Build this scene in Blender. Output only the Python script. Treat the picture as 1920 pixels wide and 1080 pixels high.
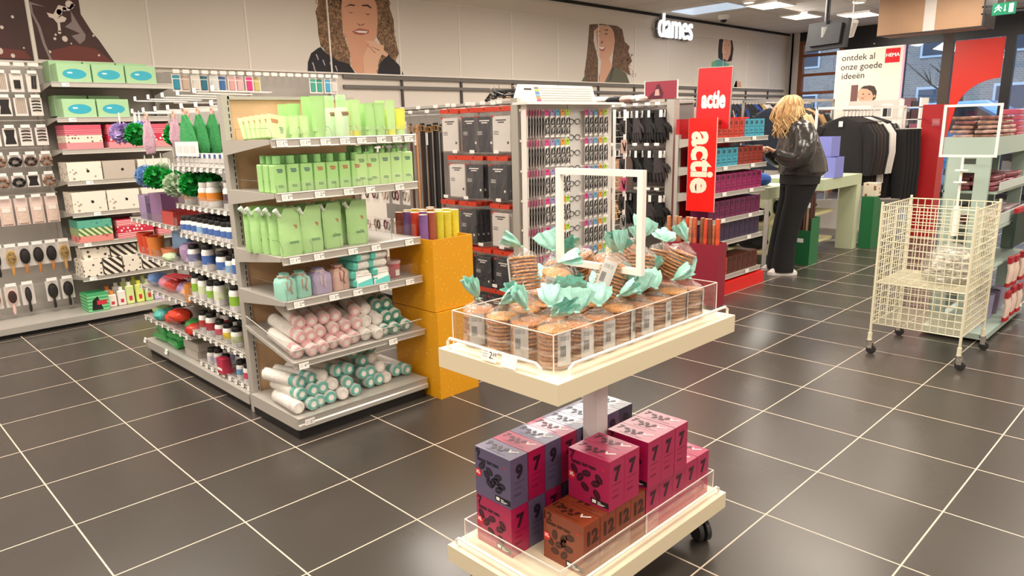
import bpy, math, random
from mathutils import Matrix, Vector, Euler
R = math.radians
random.seed(7)
scn = bpy.context.scene
col = scn.collection
for o in list(bpy.data.objects): bpy.data.objects.remove(o)

# ------------------------------------------------------------------ camera
T = .45
cam_d = bpy.data.cameras.new('camera'); cam = bpy.data.objects.new('camera', cam_d); col.objects.link(cam)
CF, CYAW, CPITCH, CROLL, CPU, CPV = 1339.19, -.8075, -.2316, -.027, -26.7, 14.7
fw = Vector((math.sin(CYAW)*math.cos(CPITCH), math.cos(CYAW)*math.cos(CPITCH), math.sin(CPITCH)))
r0 = Vector((math.cos(CYAW), -math.sin(CYAW), 0)); u0 = r0.cross(fw)
rr = r0*math.cos(CROLL)+u0*math.sin(CROLL); uu = -r0*math.sin(CROLL)+u0*math.cos(CROLL)
cm = Matrix((rr, uu, -fw)).transposed().to_4x4(); cm.translation = Vector((12.2941*T, -1.1274*T, 3.1008*T))
cam.matrix_world = cm
cam_d.sensor_width = 36; cam_d.lens = CF*36/1920; cam_d.shift_x = -CPU/1920; cam_d.shift_y = CPV/1920
cam_d.clip_start = .02
scn.camera = cam
scn.view_settings.view_transform = 'Standard'; scn.view_settings.look = 'None'
scn.view_settings.gamma = 1; scn.view_settings.use_curve_mapping = False
scn.view_settings.exposure = 0.45

# ------------------------------------------------------------------ world: blue dusk
w = bpy.data.worlds.new('dusk'); scn.world = w; w.use_nodes = True
w.node_tree.nodes['Background'].inputs[0].default_value = (.5, .72, 1, 1)
w.node_tree.nodes['Background'].inputs[1].default_value = 1.7

# ------------------------------------------------------------------ ceiling light (area lamps) and added wall-wash lamps
def area(x, y, z, sx, sy, e, c=(1, .9, .78), rot=(0, 0, 0)):
    l = bpy.data.lights.new('ceiling_and_added_wash_light', 'AREA'); l.shape = 'RECTANGLE'; l.size = sx; l.size_y = sy
    l.energy = e; l.color = c; l.spread = R(170)
    o = bpy.data.objects.new('ceiling_and_added_wash_light', l); o.location = (x, y, z); o.rotation_euler = rot; col.objects.link(o)
CZ = 3.02
for x in (.9, 3.0, 5.1, 7.2):
    for y in (-2.6, .3, 3.2, 6.1, 9.0, 12.0):
        area(x, y, CZ-.06, 1.1, 1.1, 34)

for y in (-2, .6, 3.2, 5.8, 8.4, 11): area(.25, y, CZ-.06, .3, 1.6, 34, (1, .94, .87), (0, R(-32), 0))  # added wall-wash row to brighten the left wall, tied to no fixture
# ------------------------------------------------------------------ materials
def lin(h):
    h = h.lstrip('#'); r = [int(h[i:i+2], 16)/255 for i in (0, 2, 4)]
    return tuple(c/12.92 if c <= .04045 else ((c+.055)/1.055)**2.4 for c in r)+(1,)
_m = {}
def m(h, rough=.5, metal=0, emit=0, coat=0, noise=0, nscale=40, bump=0, sub=0, name=None, spec=.5, h2=None):
    key = (h, rough, metal, emit, coat, noise, nscale, bump, name, spec, h2)
    if key in _m: return _m[key]
    a = bpy.data.materials.new(name or 'paint_'+h.lstrip('#')); a.use_nodes = True; nt = a.node_tree; b = nt.nodes['Principled BSDF']
    b.inputs['Base Color'].default_value = lin(h); b.inputs['Roughness'].default_value = rough
    b.inputs['Metallic'].default_value = metal; b.inputs['Coat Weight'].default_value = coat
    b.inputs['Specular IOR Level'].default_value = spec
    if emit: b.inputs['Emission Color'].default_value = lin(h); b.inputs['Emission Strength'].default_value = emit
    if noise or h2:
        tc = nt.nodes.new('ShaderNodeTexCoord'); n = nt.nodes.new('ShaderNodeTexNoise'); n.inputs['Scale'].default_value = nscale
        n.inputs['Detail'].default_value = 4
        nt.links.new(tc.outputs['Object'], n.inputs['Vector'])
        r = nt.nodes.new('ShaderNodeValToRGB'); r.color_ramp.elements[0].position = .38; r.color_ramp.elements[1].position = .62
        c = lin(h); k = noise
        if h2: r.color_ramp.elements[0].color = c; r.color_ramp.elements[1].color = lin(h2)
        else:
            r.color_ramp.elements[0].color = tuple(v*(1-k) for v in c[:3])+(1,); r.color_ramp.elements[1].color = tuple(min(1, v*(1+k)) for v in c[:3])+(1,)
        nt.links.new(n.outputs['Fac'], r.inputs['Fac']); nt.links.new(r.outputs['Color'], b.inputs['Base Color'])
    if bump:
        tc = nt.nodes.new('ShaderNodeTexCoord'); n = nt.nodes.new('ShaderNodeTexNoise'); n.inputs['Scale'].default_value = nscale*1.5
        nt.links.new(tc.outputs['Object'], n.inputs['Vector'])
        bp = nt.nodes.new('ShaderNodeBump'); bp.inputs['Strength'].default_value = bump; bp.inputs['Distance'].default_value = .01
        nt.links.new(n.outputs['Fac'], bp.inputs['Height']); nt.links.new(bp.outputs['Normal'], b.inputs['Normal'])
    _m[key] = a; return a
def clear(name, h='#ffffff', base=.06, edge=.55, rough=.06, bump=0, tint='#ffffff', milky=False):
    key = ('clear', name)
    if key in _m: return _m[key]
    a = bpy.data.materials.new(name); a.use_nodes = True; nt = a.node_tree; nt.nodes.remove(nt.nodes['Principled BSDF'])
    out = nt.nodes['Material Output']; tr = nt.nodes.new('ShaderNodeBsdfTransparent'); tr.inputs[0].default_value = lin(tint)
    g = nt.nodes.new('ShaderNodeBsdfPrincipled' if milky else 'ShaderNodeBsdfGlossy'); g.inputs['Base Color' if milky else 'Color'].default_value = lin(h); g.inputs['Roughness'].default_value = rough
    lw = nt.nodes.new('ShaderNodeLayerWeight'); lw.inputs['Blend'].default_value = .35
    mr = nt.nodes.new('ShaderNodeMapRange'); mr.inputs['To Min'].default_value = base; mr.inputs['To Max'].default_value = edge
    nt.links.new(lw.outputs['Facing'], mr.inputs['Value']); mx = nt.nodes.new('ShaderNodeMixShader')
    fac = mr.outputs['Result']
    if bump:
        tc = nt.nodes.new('ShaderNodeTexCoord'); n = nt.nodes.new('ShaderNodeTexNoise'); n.inputs['Scale'].default_value = bump
        n.inputs['Detail'].default_value = 3; n.inputs['Distortion'].default_value = 1.5
        nt.links.new(tc.outputs['Object'], n.inputs['Vector'])
        bp = nt.nodes.new('ShaderNodeBump'); bp.inputs['Strength'].default_value = .9; bp.inputs['Distance'].default_value = .02
        nt.links.new(n.outputs['Fac'], bp.inputs['Height']); nt.links.new(bp.outputs['Normal'], g.inputs['Normal']); nt.links.new(bp.outputs['Normal'], lw.inputs['Normal'])
    nt.links.new(fac, mx.inputs[0]); nt.links.new(tr.outputs[0], mx.inputs[1]); nt.links.new(g.outputs[0], mx.inputs[2])
    nt.links.new(mx.outputs[0], out.inputs['Surface']); _m[key] = a; return a

# ------------------------------------------------------------------ mesh builder
_txt = {}
def text_geo(s, size, ext, off):
    key = (s, size, ext, off)
    if key not in _txt:
        c = bpy.data.curves.new('t', 'FONT'); c.body = s; c.size = size; c.extrude = ext; c.offset = off; c.align_x = 'CENTER'; c.align_y = 'CENTER'
        c.resolution_u = 3
        o = bpy.data.objects.new('t', c); col.objects.link(o); bpy.context.view_layer.update()
        me = o.to_mesh(); _txt[key] = ([tuple(v.co) for v in me.vertices], [tuple(p.vertices) for p in me.polygons])
        o.to_mesh_clear(); bpy.data.objects.remove(o); bpy.data.curves.remove(c)
    return _txt[key]
def frame(origin, xdir, ydir):
    x = Vector(xdir).normalized(); z = x.cross(Vector(ydir)).normalized(); y = z.cross(x)
    M = Matrix((x, y, z)).transposed().to_4x4(); M.translation = Vector(origin); return M
def TR(x=0, y=0, z=0, rx=0, ry=0, rz=0, s=1):
    return Matrix.Translation((x, y, z)) @ Euler((rx, ry, rz)).to_matrix().to_4x4() @ Matrix.Scale(s, 4)
class MB:
    def __init__(s): s.v = []; s.f = []; s.mi = []; s.mats = []
    def add(s, vs, fs, mt, M=None):
        if mt not in s.mats: s.mats.append(mt)
        k = s.mats.index(mt); n = len(s.v)
        s.v += [tuple(M @ Vector(v)) for v in vs] if M is not None else [tuple(v) for v in vs]
        for f in fs: s.f.append(tuple(i+n for i in f)); s.mi.append(k)
        return s
    def box(s, x0, x1, y0, y1, z0, z1, mt, M=None):
        v = [(x0,y0,z0),(x1,y0,z0),(x1,y1,z0),(x0,y1,z0),(x0,y0,z1),(x1,y0,z1),(x1,y1,z1),(x0,y1,z1)]
        return s.add(v, [(3,2,1,0),(4,5,6,7),(0,1,5,4),(1,2,6,5),(2,3,7,6),(3,0,4,7)], mt, M)
    def quad(s, a, b, c, d, mt, M=None): return s.add([a,b,c,d], [(0,1,2,3)], mt, M)
    def poly(s, pts, mt, M=None): return s.add(pts, [tuple(range(len(pts)))], mt, M)
    def loft(s, rings, mt, M=None, caps=True, closed=True):
        n = len(rings[0]); vs = [p for r in rings for p in r]; fs = []
        for i in range(len(rings)-1):
            for j in range(n if closed else n-1):
                k = (j+1) % n; fs.append((i*n+j, i*n+k, (i+1)*n+k, (i+1)*n+j))
        if caps and closed: fs += [tuple(reversed(range(n))), tuple(range((len(rings)-1)*n, len(rings)*n))]
        return s.add(vs, fs, mt, M)
    def tube(s, pts, r, mt, seg=6, M=None, closed=False, caps=True):
        pts = [Vector(p) for p in pts]; n = len(pts); rs = r if isinstance(r, (list, tuple)) else [r]*n
        rings = []; up = None
        for i, p in enumerate(pts):
            a = pts[i-1] if (i or closed) else p; b = pts[(i+1) % n] if (i < n-1 or closed) else p
            d = (b-a)
            d = d.normalized() if d.length > 1e-9 else Vector((0,0,1))
            if up is None: up = d.orthogonal().normalized()
            up = (up-d*up.dot(d)); up = up.normalized() if up.length > 1e-6 else d.orthogonal().normalized()
            q = d.cross(up)
            rings.append([p+(up*math.cos(t)+q*math.sin(t))*rs[i] for t in [2*math.pi*k/seg for k in range(seg)]])
        if closed: rings.append(rings[0]); caps = False
        return s.loft(rings, mt, M, caps)
    def lathe(s, prof, mt, seg=14, M=None, sx=1, sy=1, caps=True):
        rings = [[(r*math.cos(2*math.pi*k/seg)*sx, r*math.sin(2*math.pi*k/seg)*sy, z) for k in range(seg)] for r, z in prof]
        return s.loft(rings, mt, M, caps)
    def cyl(s, r, z0, z1, mt, M=None, seg=14): return s.lathe([(r, z0), (r, z1)], mt, seg, M)
    def ell(s, c, rad, mt, M=None, seg=10, n=6):
        pr = [(max(math.sin(math.pi*i/n), .02), -math.cos(math.pi*i/n)) for i in range(n+1)]
        rings = [[(c[0]+rad[0]*q*math.cos(2*math.pi*k/seg), c[1]+rad[1]*q*math.sin(2*math.pi*k/seg), c[2]+rad[2]*z) for k in range(seg)] for q, z in pr]
        return s.loft(rings, mt, M)
    def prism(s, poly, z0, z1, mt, M=None):
        n = len(poly); vs = [(x, y, z0) for x, y in poly]+[(x, y, z1) for x, y in poly]
        return s.add(vs, [tuple(reversed(range(n))), tuple(range(n, 2*n))]+[(i, (i+1) % n, n+(i+1) % n, n+i) for i in range(n)], mt, M)
    def rbox(s, w, d, z0, z1, r, mt, M=None, k=3, top=None):
        P = rrect(w, d, r, k)
        if top is None: return s.prism(P, z0, z1, mt, M)
        P2 = rrect(w-2*top, d-2*top, max(r-top, .001), k)
        return s.loft([[(x,y,z0) for x,y in P2], [(x,y,z0+top) for x,y in P], [(x,y,z1-top) for x,y in P], [(x,y,z1) for x,y in P2]], mt, M)
    def text(s, t, size, mt, M=None, ext=0, off=0):
        v, f = text_geo(t, size, ext, off); return s.add(v, f, mt, M)
    def disc(s, c, rx, ry, mt, M=None, n=20):
        return s.poly([(c[0]+rx*math.cos(2*math.pi*i/n), c[1]+ry*math.sin(2*math.pi*i/n), c[2] if len(c) > 2 else 0) for i in range(n)], mt, M)
    def mesh(s, name, ang=38):
        me = bpy.data.meshes.new(name); me.from_pydata(s.v, [], s.f)
        for a in s.mats: me.materials.append(a)
        me.polygons.foreach_set('material_index', s.mi); me.polygons.foreach_set('use_smooth', [True]*len(s.f))
        me.set_sharp_from_angle(angle=R(ang)); me.update(); return me
    def build(s, name, parent=None, label=None, ang=38, **kw):
        o = bpy.data.objects.new(name, s.mesh(name, ang)); col.objects.link(o)
        if parent: o.parent = parent
        if label: o['label'] = label
        for k, v in kw.items(): o[k] = v
        return o
def rrect(w, d, r, k=3):
    P = []
    for cx, cy, a in ((w/2-r, d/2-r, 0), (-w/2+r, d/2-r, 90), (-w/2+r, -d/2+r, 180), (w/2-r, -d/2+r, 270)):
        for i in range(k+1): t = R(a+90*i/k); P.append((cx+r*math.cos(t), cy+r*math.sin(t)))
    return P
def tag(o, label, cat, group=None):
    o['label'] = label; o['category'] = cat
    if group: o['group'] = group
    return o
def thing(name, label, cat, loc=(0,0,0), rz=0, group=None):
    o = bpy.data.objects.new(name, None); o.empty_display_size = .05; col.objects.link(o)
    o.location = loc; o.rotation_euler = (0, 0, rz); return tag(o, label, cat, group)
def struct(name, mb): return mb.build(name, kind='structure')
class Proto:      # a kind of thing, built once; put() places copies of the thing and of each part
    def __init__(s, name, cat): s.name = name; s.cat = cat; s.parts = []
    def part(s, name, mb, label=None, sub=None, ang=38):
        e = dict(n=name, me=mb.mesh(name, ang), l=label, sub=[]); (s.parts if sub is None else sub['sub']).append(e); return e
def put(P, label, group, loc, rz=0, rot=None, sc=None):
    if len(P.parts) == 1 and not P.parts[0]['sub']:
        r = bpy.data.objects.new(P.name, P.parts[0]['me']); kids = []
    else:
        r = bpy.data.objects.new(P.name, None); r.empty_display_size = .03; kids = P.parts
    col.objects.link(r); r.location = loc; r.rotation_euler = rot or (0, 0, rz)
    if sc: r.scale = (sc,)*3 if isinstance(sc, (int, float)) else sc
    tag(r, label, P.cat, group)
    def rec(es, par):
        for e in es:
            o = bpy.data.objects.new(e['n'], e['me']); col.objects.link(o); o.parent = par
            if e['l']: o['label'] = e['l']
            rec(e['sub'], o)
    rec(kids, r); return r
NTH = 'first second third fourth fifth sixth seventh eighth ninth tenth eleventh twelfth thirteenth fourteenth fifteenth sixteenth seventeenth eighteenth nineteenth twentieth'.split()
def nth(i): return NTH[i] if i < 20 else '%s in the second twenty' % NTH[i-20]
WHITE = m('#efece6', .45); GREY = m('#a9a49e', .4, .3); STEEL = m('#b9b6b1', .3, .8); BLACK = m('#141313', .5); PAPER = m('#f2efea', .6)
CHROME = m('#d5d3d0', .15, 1); DKGREY = m('#5b5855', .5); CLR = clear('clear_plastic'); ACR = clear('acrylic', base=.03, edge=.35)
BAG = clear('crinkled_bag', '#ffffff', .07, .42, .2, bump=60)
def clamp(v, a, b): return max(a, min(b, v))
# ================================================================== the room
def floor_mat():
    a = bpy.data.materials.new('dark_floor_tiles'); a.use_nodes = True; nt = a.node_tree; b = nt.nodes['Principled BSDF']; N = nt.nodes.new; L = nt.links.new
    g = N('ShaderNodeNewGeometry'); sp = N('ShaderNodeSeparateXYZ'); L(g.outputs['Position'], sp.inputs[0])
    def mth(op, x, y=None):
        n = N('ShaderNodeMath'); n.operation = op
        for i, q in enumerate((x, y)):
            if q is None: continue
            if isinstance(q, (int, float)): n.inputs[i].default_value = q
            else: L(q, n.inputs[i])
        return n.outputs[0]
    ds = []; cells = []
    for k in (0, 1):
        t = mth('DIVIDE', sp.outputs[k], T); fl = mth('FLOOR', t); fr = mth('SUBTRACT', t, fl); cells.append(fl)
        ds.append(mth('SUBTRACT', .5, mth('ABSOLUTE', mth('SUBTRACT', fr, .5))))
    d = mth('MINIMUM', ds[0], ds[1]); gr = mth('LESS_THAN', d, .0062)
    cb = N('ShaderNodeCombineXYZ'); L(cells[0], cb.inputs[0]); L(cells[1], cb.inputs[1])
    wn = N('ShaderNodeTexWhiteNoise'); L(cb.outputs[0], wn.inputs['Vector'])
    no = N('ShaderNodeTexNoise'); no.inputs['Scale'].default_value = .9; no.inputs['Detail'].default_value = 2; L(g.outputs['Position'], no.inputs['Vector'])
    v = mth('ADD', mth('MULTIPLY', wn.outputs['Value'], .3), no.outputs['Fac'])
    rp = N('ShaderNodeValToRGB'); rp.color_ramp.elements[0].position = .3; rp.color_ramp.elements[1].position = 1
    rp.color_ramp.elements[0].color = lin('#3a3532'); rp.color_ramp.elements[1].color = lin('#464039'); L(v, rp.inputs[0])
    mx = N('ShaderNodeMix'); mx.data_type = 'RGBA'; L(gr, mx.inputs[0]); L(rp.outputs[0], mx.inputs[6]); mx.inputs[7].default_value = lin('#c9b8a6')
    L(mx.outputs[2], b.inputs['Base Color'])
    n2 = N('ShaderNodeTexNoise'); n2.inputs['Scale'].default_value = 1.6; n2.inputs['Detail'].default_value = 1; L(g.outputs['Position'], n2.inputs['Vector'])
    r = mth('ADD', mth('MULTIPLY', n2.outputs['Fac'], .12), .22); L(mth('ADD', r, mth('MULTIPLY', gr, .4)), b.inputs['Roughness'])
    bp = N('ShaderNodeBump'); bp.inputs['Strength'].default_value = .25; bp.inputs['Distance'].default_value = .003
    L(mth('SMOOTH_MIN', d, .02), bp.inputs['Height']); L(bp.outputs['Normal'], b.inputs['Normal'])
    return a
XW, YF, XR, YB = -1.1, 13.9, 9.0, -4.5
s = MB(); s.box(XW-.1, XR+.1, YB-.1, YF+.3, -.06, 0, floor_mat()); struct('floor', s)
cm_ = m('#cfc6bb', .8)
def ceil_mat():
    a = bpy.data.materials.new('ceiling_tiles'); a.use_nodes = True; nt = a.node_tree; b = nt.nodes['Principled BSDF']; b.inputs['Roughness'].default_value = .9
    g = nt.nodes.new('ShaderNodeNewGeometry'); br = nt.nodes.new('ShaderNodeTexBrick'); br.offset = 0
    br.inputs['Scale'].default_value = 1; br.inputs['Brick Width'].default_value = 1.2; br.inputs['Row Height'].default_value = .6; br.inputs['Mortar Size'].default_value = .008
    br.inputs['Color1'].default_value = lin('#dcd4ca'); br.inputs['Color2'].default_value = lin('#d8d0c5'); br.inputs['Mortar'].default_value = lin('#a79d92')
    nt.links.new(g.outputs['Position'], br.inputs['Vector']); nt.links.new(br.outputs['Color'], b.inputs['Base Color']); return a
s = MB(); s.box(XW-.1, XR+.1, YB-.1, YF+.1, CZ, CZ+.08, ceil_mat()); struct('ceiling', s)
wallc = m('#e0d7cc', .7)
s = MB(); s.box(XW-.1, XW, YB, YF, 0, CZ, wallc); struct('wall_left', s)
s = MB(); s.box(XR, XR+.1, YB, YF, 0, CZ, wallc); struct('wall_right', s)
s = MB(); s.box(XW-.1, XR+.1, YB-.1, YB, 0, CZ, wallc); struct('wall_back', s)
# dark strip between wall and ceiling
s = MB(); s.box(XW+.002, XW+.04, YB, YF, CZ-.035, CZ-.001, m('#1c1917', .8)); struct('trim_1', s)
# far wall: pier, wooden windows, black entrance frames
wood = m('#7a4527', .45, noise=.12, nscale=14); frm = m('#17181b', .35); brown = m('#4a3a30', .5)
s = MB(); s.box(XW, -.86, YF, YF+.2, 0, CZ, m('#c9c2bd', .7)); s.box(XW+.12, -.98, YF-.08, YF, 0, CZ, m('#b3b2b8', .6)); s.box(3.5, XR, YF, YF+.2, 0, CZ, wallc)
s.box(-.86, 3.5, YF, YF+.2, 2.86, CZ, frm); struct('wall_far', s)
glass = clear('window_glass', '#ffffff', .05, .5, .02)
s = MB(); y0, y1 = YF, YF+.1                                       # wooden window, three panes
for x in (-.86, -.1): s.box(x, x+.08, y0, y1, 0, 2.86, wood)
for z in (0, .9, 1.5, 1.86, 2.2, 2.56, 2.8): s.box(-.78, -.1, y0, y1, z, z+.05, wood)
s.box(-.78, -.1, y0+.04, y0+.05, 0, 2.86, glass)
w1 = s.build('window_1', kind='structure')
s = MB()
for x, c, wd in ((-.02, frm, .05), (1.0, frm, .04), (1.62, brown, .16), (2.52, frm, .14), (3.38, frm, .12)): s.box(x, x+wd, y0, y1+.02, 0, 2.86, c)
for x0, x1 in ((.03, 1.0), (1.04, 1.62), (1.78, 2.52), (2.66, 3.38)):
    s.box(x0, x1, y0, y1, 2.62, 2.86, frm); s.box(x0, x1, y0, y1, 0, .09, frm); s.box(x0, x1, y0+.04, y0+.05, .09, 2.62, glass)
s.box(.5, .53, y0-.02, y0, 2.68, 2.7, STEEL)
struct('window_2', s)
# red sticker with round cut on the right pane
s = MB(); cx, cz, rd = 2.5, 1.35, .62; P = [(1.8, 2.61), (1.8, .9)]
for i in range(13):
    t = R(165-i*6.25); P.append((cx+rd*math.cos(t), cz+rd*math.sin(t)))
P = [p for p in P if p[0] <= 2.51]+[(2.51, 2.61)]
s.prism([(x, z) for x, z in P], 0, .004, m('#d8270f', .35, emit=.12), frame((0, y0+.034, 0), (1, 0, 0), (0, 0, 1)))
s.build('window_3', kind='structure')
# ceiling bulkhead boxes and tracks
# ------------------------------------------------------------------ outside: street, houses, cars
def brick_mat(name, c1, c2, mort, sc=1):
    a = bpy.data.materials.new(name); a.use_nodes = True; nt = a.node_tree; b = nt.nodes['Principled BSDF']
    g = nt.nodes.new('ShaderNodeTexCoord'); mp = nt.nodes.new('ShaderNodeMapping'); mp.inputs['Rotation'].default_value = (R(90), 0, 0)
    br = nt.nodes.new('ShaderNodeTexBrick'); br.inputs['Scale'].default_value = 3*sc
    for k, c in (('Color1', c1), ('Color2', c2), ('Mortar', mort)): br.inputs[k].default_value = lin(c)
    nt.links.new(g.outputs['Object'], mp.inputs[0]); nt.links.new(mp.outputs[0], br.inputs['Vector']); nt.links.new(br.outputs['Color'], b.inputs['Base Color']); return a
s = MB(); s.box(-40, 30, YF+.3, 60, -.08, -.02, m('#6a7078', .6, noise=.15, nscale=2)); s.build('street', kind='structure')
bm = brick_mat('grey_brick', '#857a74', '#978b84', '#b3aaa3')
def house(x0, x1, y, h, lab):
    t = thing('house', lab, 'building', ((x0+x1)/2, y, 0)); w2 = (x1-x0)/2
    s = MB(); s.box(-w2, w2, 0, 4, -.02, h, bm); s.build('facade', t)
    n = max(2, int(w2)); 
    for i in range(n):
        for k in range(2):
            cx = -w2+(i+.5)*2*w2/n; s = MB(); z = .6+k*3
            s.box(cx-.55, cx+.55, -.06, .02, z, z+1.9, m('#cfd6e0', .5)); s.box(cx-.46, cx+.46, -.08, -.05, z+.08, z+.9, m('#2d3a4c', .15)); s.box(cx-.46, cx+.46, -.08, -.05, z+.98, z+1.8, m('#39485c', .15))
            s.build('window', t)
    s = MB(); s.prism([(-.6, h-.02), (4.6, h-.02), (2, h+2)], -w2-.1, w2+.1, m('#3c3f47', .8), frame((0, 0, 0), (0, 1, 0), (0, 0, 1)))
    s.build('roof', t)
house(-22, -13, 34, 6, 'grey brick house across the street, seen through the wooden window')
house(-12.8, -5, 33, 7, 'grey brick house across the street behind the white poster')
house(-4.8, 3, 32, 6.4, 'grey brick house across the street behind the red window sticker')
house(3.2, 12, 30, 7, 'grey brick house at the far right end of the street')
def car(x, y, rz, paint, lab):
    t = thing('parked_car', lab, 'car', (x, y, -.02), rz, 'cars parked outside'); t.scale = (1.15,)*3
    pm = m(paint, .25, .2, coat=.6)
    prof = [(-2.1, .35), (-2.15, .75), (-1.5, .88), (-.95, 1.0), (-.45, 1.42), (.9, 1.45), (1.6, 1.0), (2.05, .9), (2.12, .4)]
    s = MB(); n = 0
    rings = [[(px*k2, yy, (.35+(pz-.35)*k3)) for px, pz in prof] for yy, k2, k3 in ((-.85, .96, .93), (-.7, 1, 1), (.7, 1, 1), (.85, .96, .93))]
    s.loft(rings, pm); s.build('body', t)
    gl = m('#27384d', .08)
    for sy in (-1, 1):
        s = MB(); s.prism([(-.85, .98), (-.42, 1.34), (.8, 1.37), (1.4, .98)], sy*.84, sy*.86, gl, frame((0, 0, 0), (1, 0, 0), (0, 0, 1)) @ TR()); s.build('side_window', t)
    s = MB(); s.quad((-1.02, -.68, .99), (-1.02, .68, .99), (-.5, .62, 1.42), (-.5, -.62, 1.42), gl); s.build('windscreen', t)
    for wx in (-1.35, 1.3):
        for sy in (-1, 1):
            s = MB(); s.lathe([(.3, -.1), (.33, -.07), (.33, .07), (.3, .1)], BLACK, 16, TR(wx, sy*.78, .33, R(90))); s.cyl(.19, -.11, .11, STEEL, TR(wx, sy*.78, .33, R(90))); s.build('wheel', t)
car(.95, 16.0, R(3), '#3f95e0', 'blue car parked outside behind the red column')
car(-5.2, 17.0, R(8), '#8fb4d8', 'pale blue car parked outside, left of the blue one')
car(7.0, 17.0, R(8), '#9fc2e6', 'light blue car parked outside at the far right')
def tree(x, y, h, lab):
    t = thing('street_tree', lab, 'tree', (x, y, -.02), 0, 'bare street trees'); bk = m('#4a4640', .9)
    rnd = random.Random(int(x*10)); s = MB(); s.tube([(0,0,0), (.03, .02, h*.5), (0, .05, h)], [.12, .09, .03], bk, 7); s.build('trunk', t)
    s = MB()
    for i in range(22):
        z = h*(.35+.6*i/22); a = rnd.uniform(0, 6.28); l = rnd.uniform(.5, 1.3)*(1.2-i/30)
        p = Vector((0, .03, z)); q = p+Vector((math.cos(a)*l, math.sin(a)*l, l*.7)); mid = (p+q)/2+Vector((0, 0, -.08))
        s.tube([p, mid, q], [.035, .022, .006], bk, 4)
        for k in range(3):
            a2 = a+rnd.uniform(-1, 1); s.tube([mid, mid+Vector((math.cos(a2)*.4, math.sin(a2)*.4, .35))], [.014, .004], bk, 4)
    s.build('branches', t)
tree(-3.6, 18.6, 5.5, 'bare tree outside the middle window pane'); tree(.5, 19.6, 5, 'bare tree outside behind the door pane')
# ================================================================== foreground display table on casters
birch = m('#e9dcc0', .5, noise=.06, nscale=9); birch_e = m('#dccfb2', .5)
wire_w = m('#f1ece4', .35); postc = m('#dcd6da', .4)
CT = [4.01, 4.46, .71, 1.57]; cx, cy = 4.235, 1.14
tb = thing('display_table', 'two-tier birch display table on black casters carrying waffles above and coffee boxes below', 'table', (cx, cy, 0))
def loc(M=None): return Matrix.Translation((-cx, -cy, 0))
def deck(z0, z1, nm):
    s = MB(); s.box(CT[0], CT[1], CT[2], CT[3], z0, z1-.002, birch_e, loc()); s.box(CT[0], CT[1], CT[2], CT[3], z1-.002, z1, birch, loc()); return s.build(nm, tb)
deck(.735, .79, 'upper_deck'); deck(.11, .165, 'lower_deck')
s = MB(); s.box(-.027, .027, -.027, .027, .165, .735, postc); s.build('post', tb)
def acrylic(x0, x1, y0, y1, z0, z1, joints=()):
    s = MB(); t = .004; L = loc()
    for a in ((x0, x1, y0, y0+t), (x0, x1, y1-t, y1), (x0, x0+t, y0, y1), (x1-t, x1, y0, y1)): s.box(*a, z0, z1, ACR, L)
    ed = m('#efe6dc', .3)  # pale edge tubes paint the glow of light in the acrylic edges
    for p, q in (((x0, y0), (x1, y0)), ((x1, y0), (x1, y1)), ((x1, y1), (x0, y1)), ((x0, y1), (x0, y0))):
        s.tube([(p[0], p[1], z1), (q[0], q[1], z1)], .0016, ed, 4, L)
    for x, y in [(x0, y0), (x1, y0), (x1, y1), (x0, y1)]+list(joints): s.tube([(x, y, z0), (x, y, z1)], .0016, ed, 4, L)
    o = s.build('acrylic_tray', tb, 'clear acrylic tray wall'); return o
acrylic(4.022, 4.405, .757, 1.545, .79, .893)
acrylic(4.03, 4.415, .765, 1.56, .165, .235, [(4.415, 1.165)])
def rail(z, h, r=.0042):
    x0, x1, y0, y1 = 4.035, 4.445, .725, 1.545
    for pts in ([(x0, y0, z), (x0, y0, z+h-.01), (x0+.01, y0, z+h), (x1-.07, y0, z+h), (x1-.055, y0, z+h-.01), (x1-.055, y0, z)],
                [(x1, y0+.045, z), (x1, y0+.045, z+h-.01), (x1, y0+.06, z+h), (x1, y1-.015, z+h), (x1, y1, z+h-.01), (x1, y1, z)]):
        s = MB(); s.tube(pts, r, wire_w, 8, loc())
        for e in (0, -1): s.cyl(.009, 0, .003, wire_w, loc() @ TR(pts[e][0], pts[e][1], z))
        s.build('rail', tb)
rail(.79, .032); rail(.165, .03)
def caster(x, y, rz):
    s = MB(); s.box(-.025, .025, -.025, .025, .1, .11, BLACK); s.cyl(.014, .078, .1, BLACK); s.loft([[(-.02, -.022, .08), (.02, -.022, .08), (.02, .022, .08), (-.02, .022, .08)], [(.006, -.022, .035), (.03, -.022, .035), (.03, .022, .035), (.006, .022, .035)]], m('#26262a', .4))
    s.tube([(-.005, 0, .07), (-.035, 0, .06), (-.045, 0, .045)], [.012, .014, .008], m('#3b3d44', .4), 8)
    c = s.build('caster', tb); c.location = (x-cx, y-cy, 0); c.rotation_euler = (0, 0, rz)
    s = MB()
    for k in (-1, 1): s.lathe([(.02, -.009), (.0375, -.008), (.0375, .008), (.02, .009)], m('#2c2c30', .35), 18, TR(.015, k*.014, .0375, R(90)))
    s.build('wheel', c)
for x, y, a in ((4.08, .8, .6), (4.4, .8, 2.2), (4.4, 1.5, -.5), (4.08, 1.5, 1.4)): caster(x, y, a)
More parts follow.
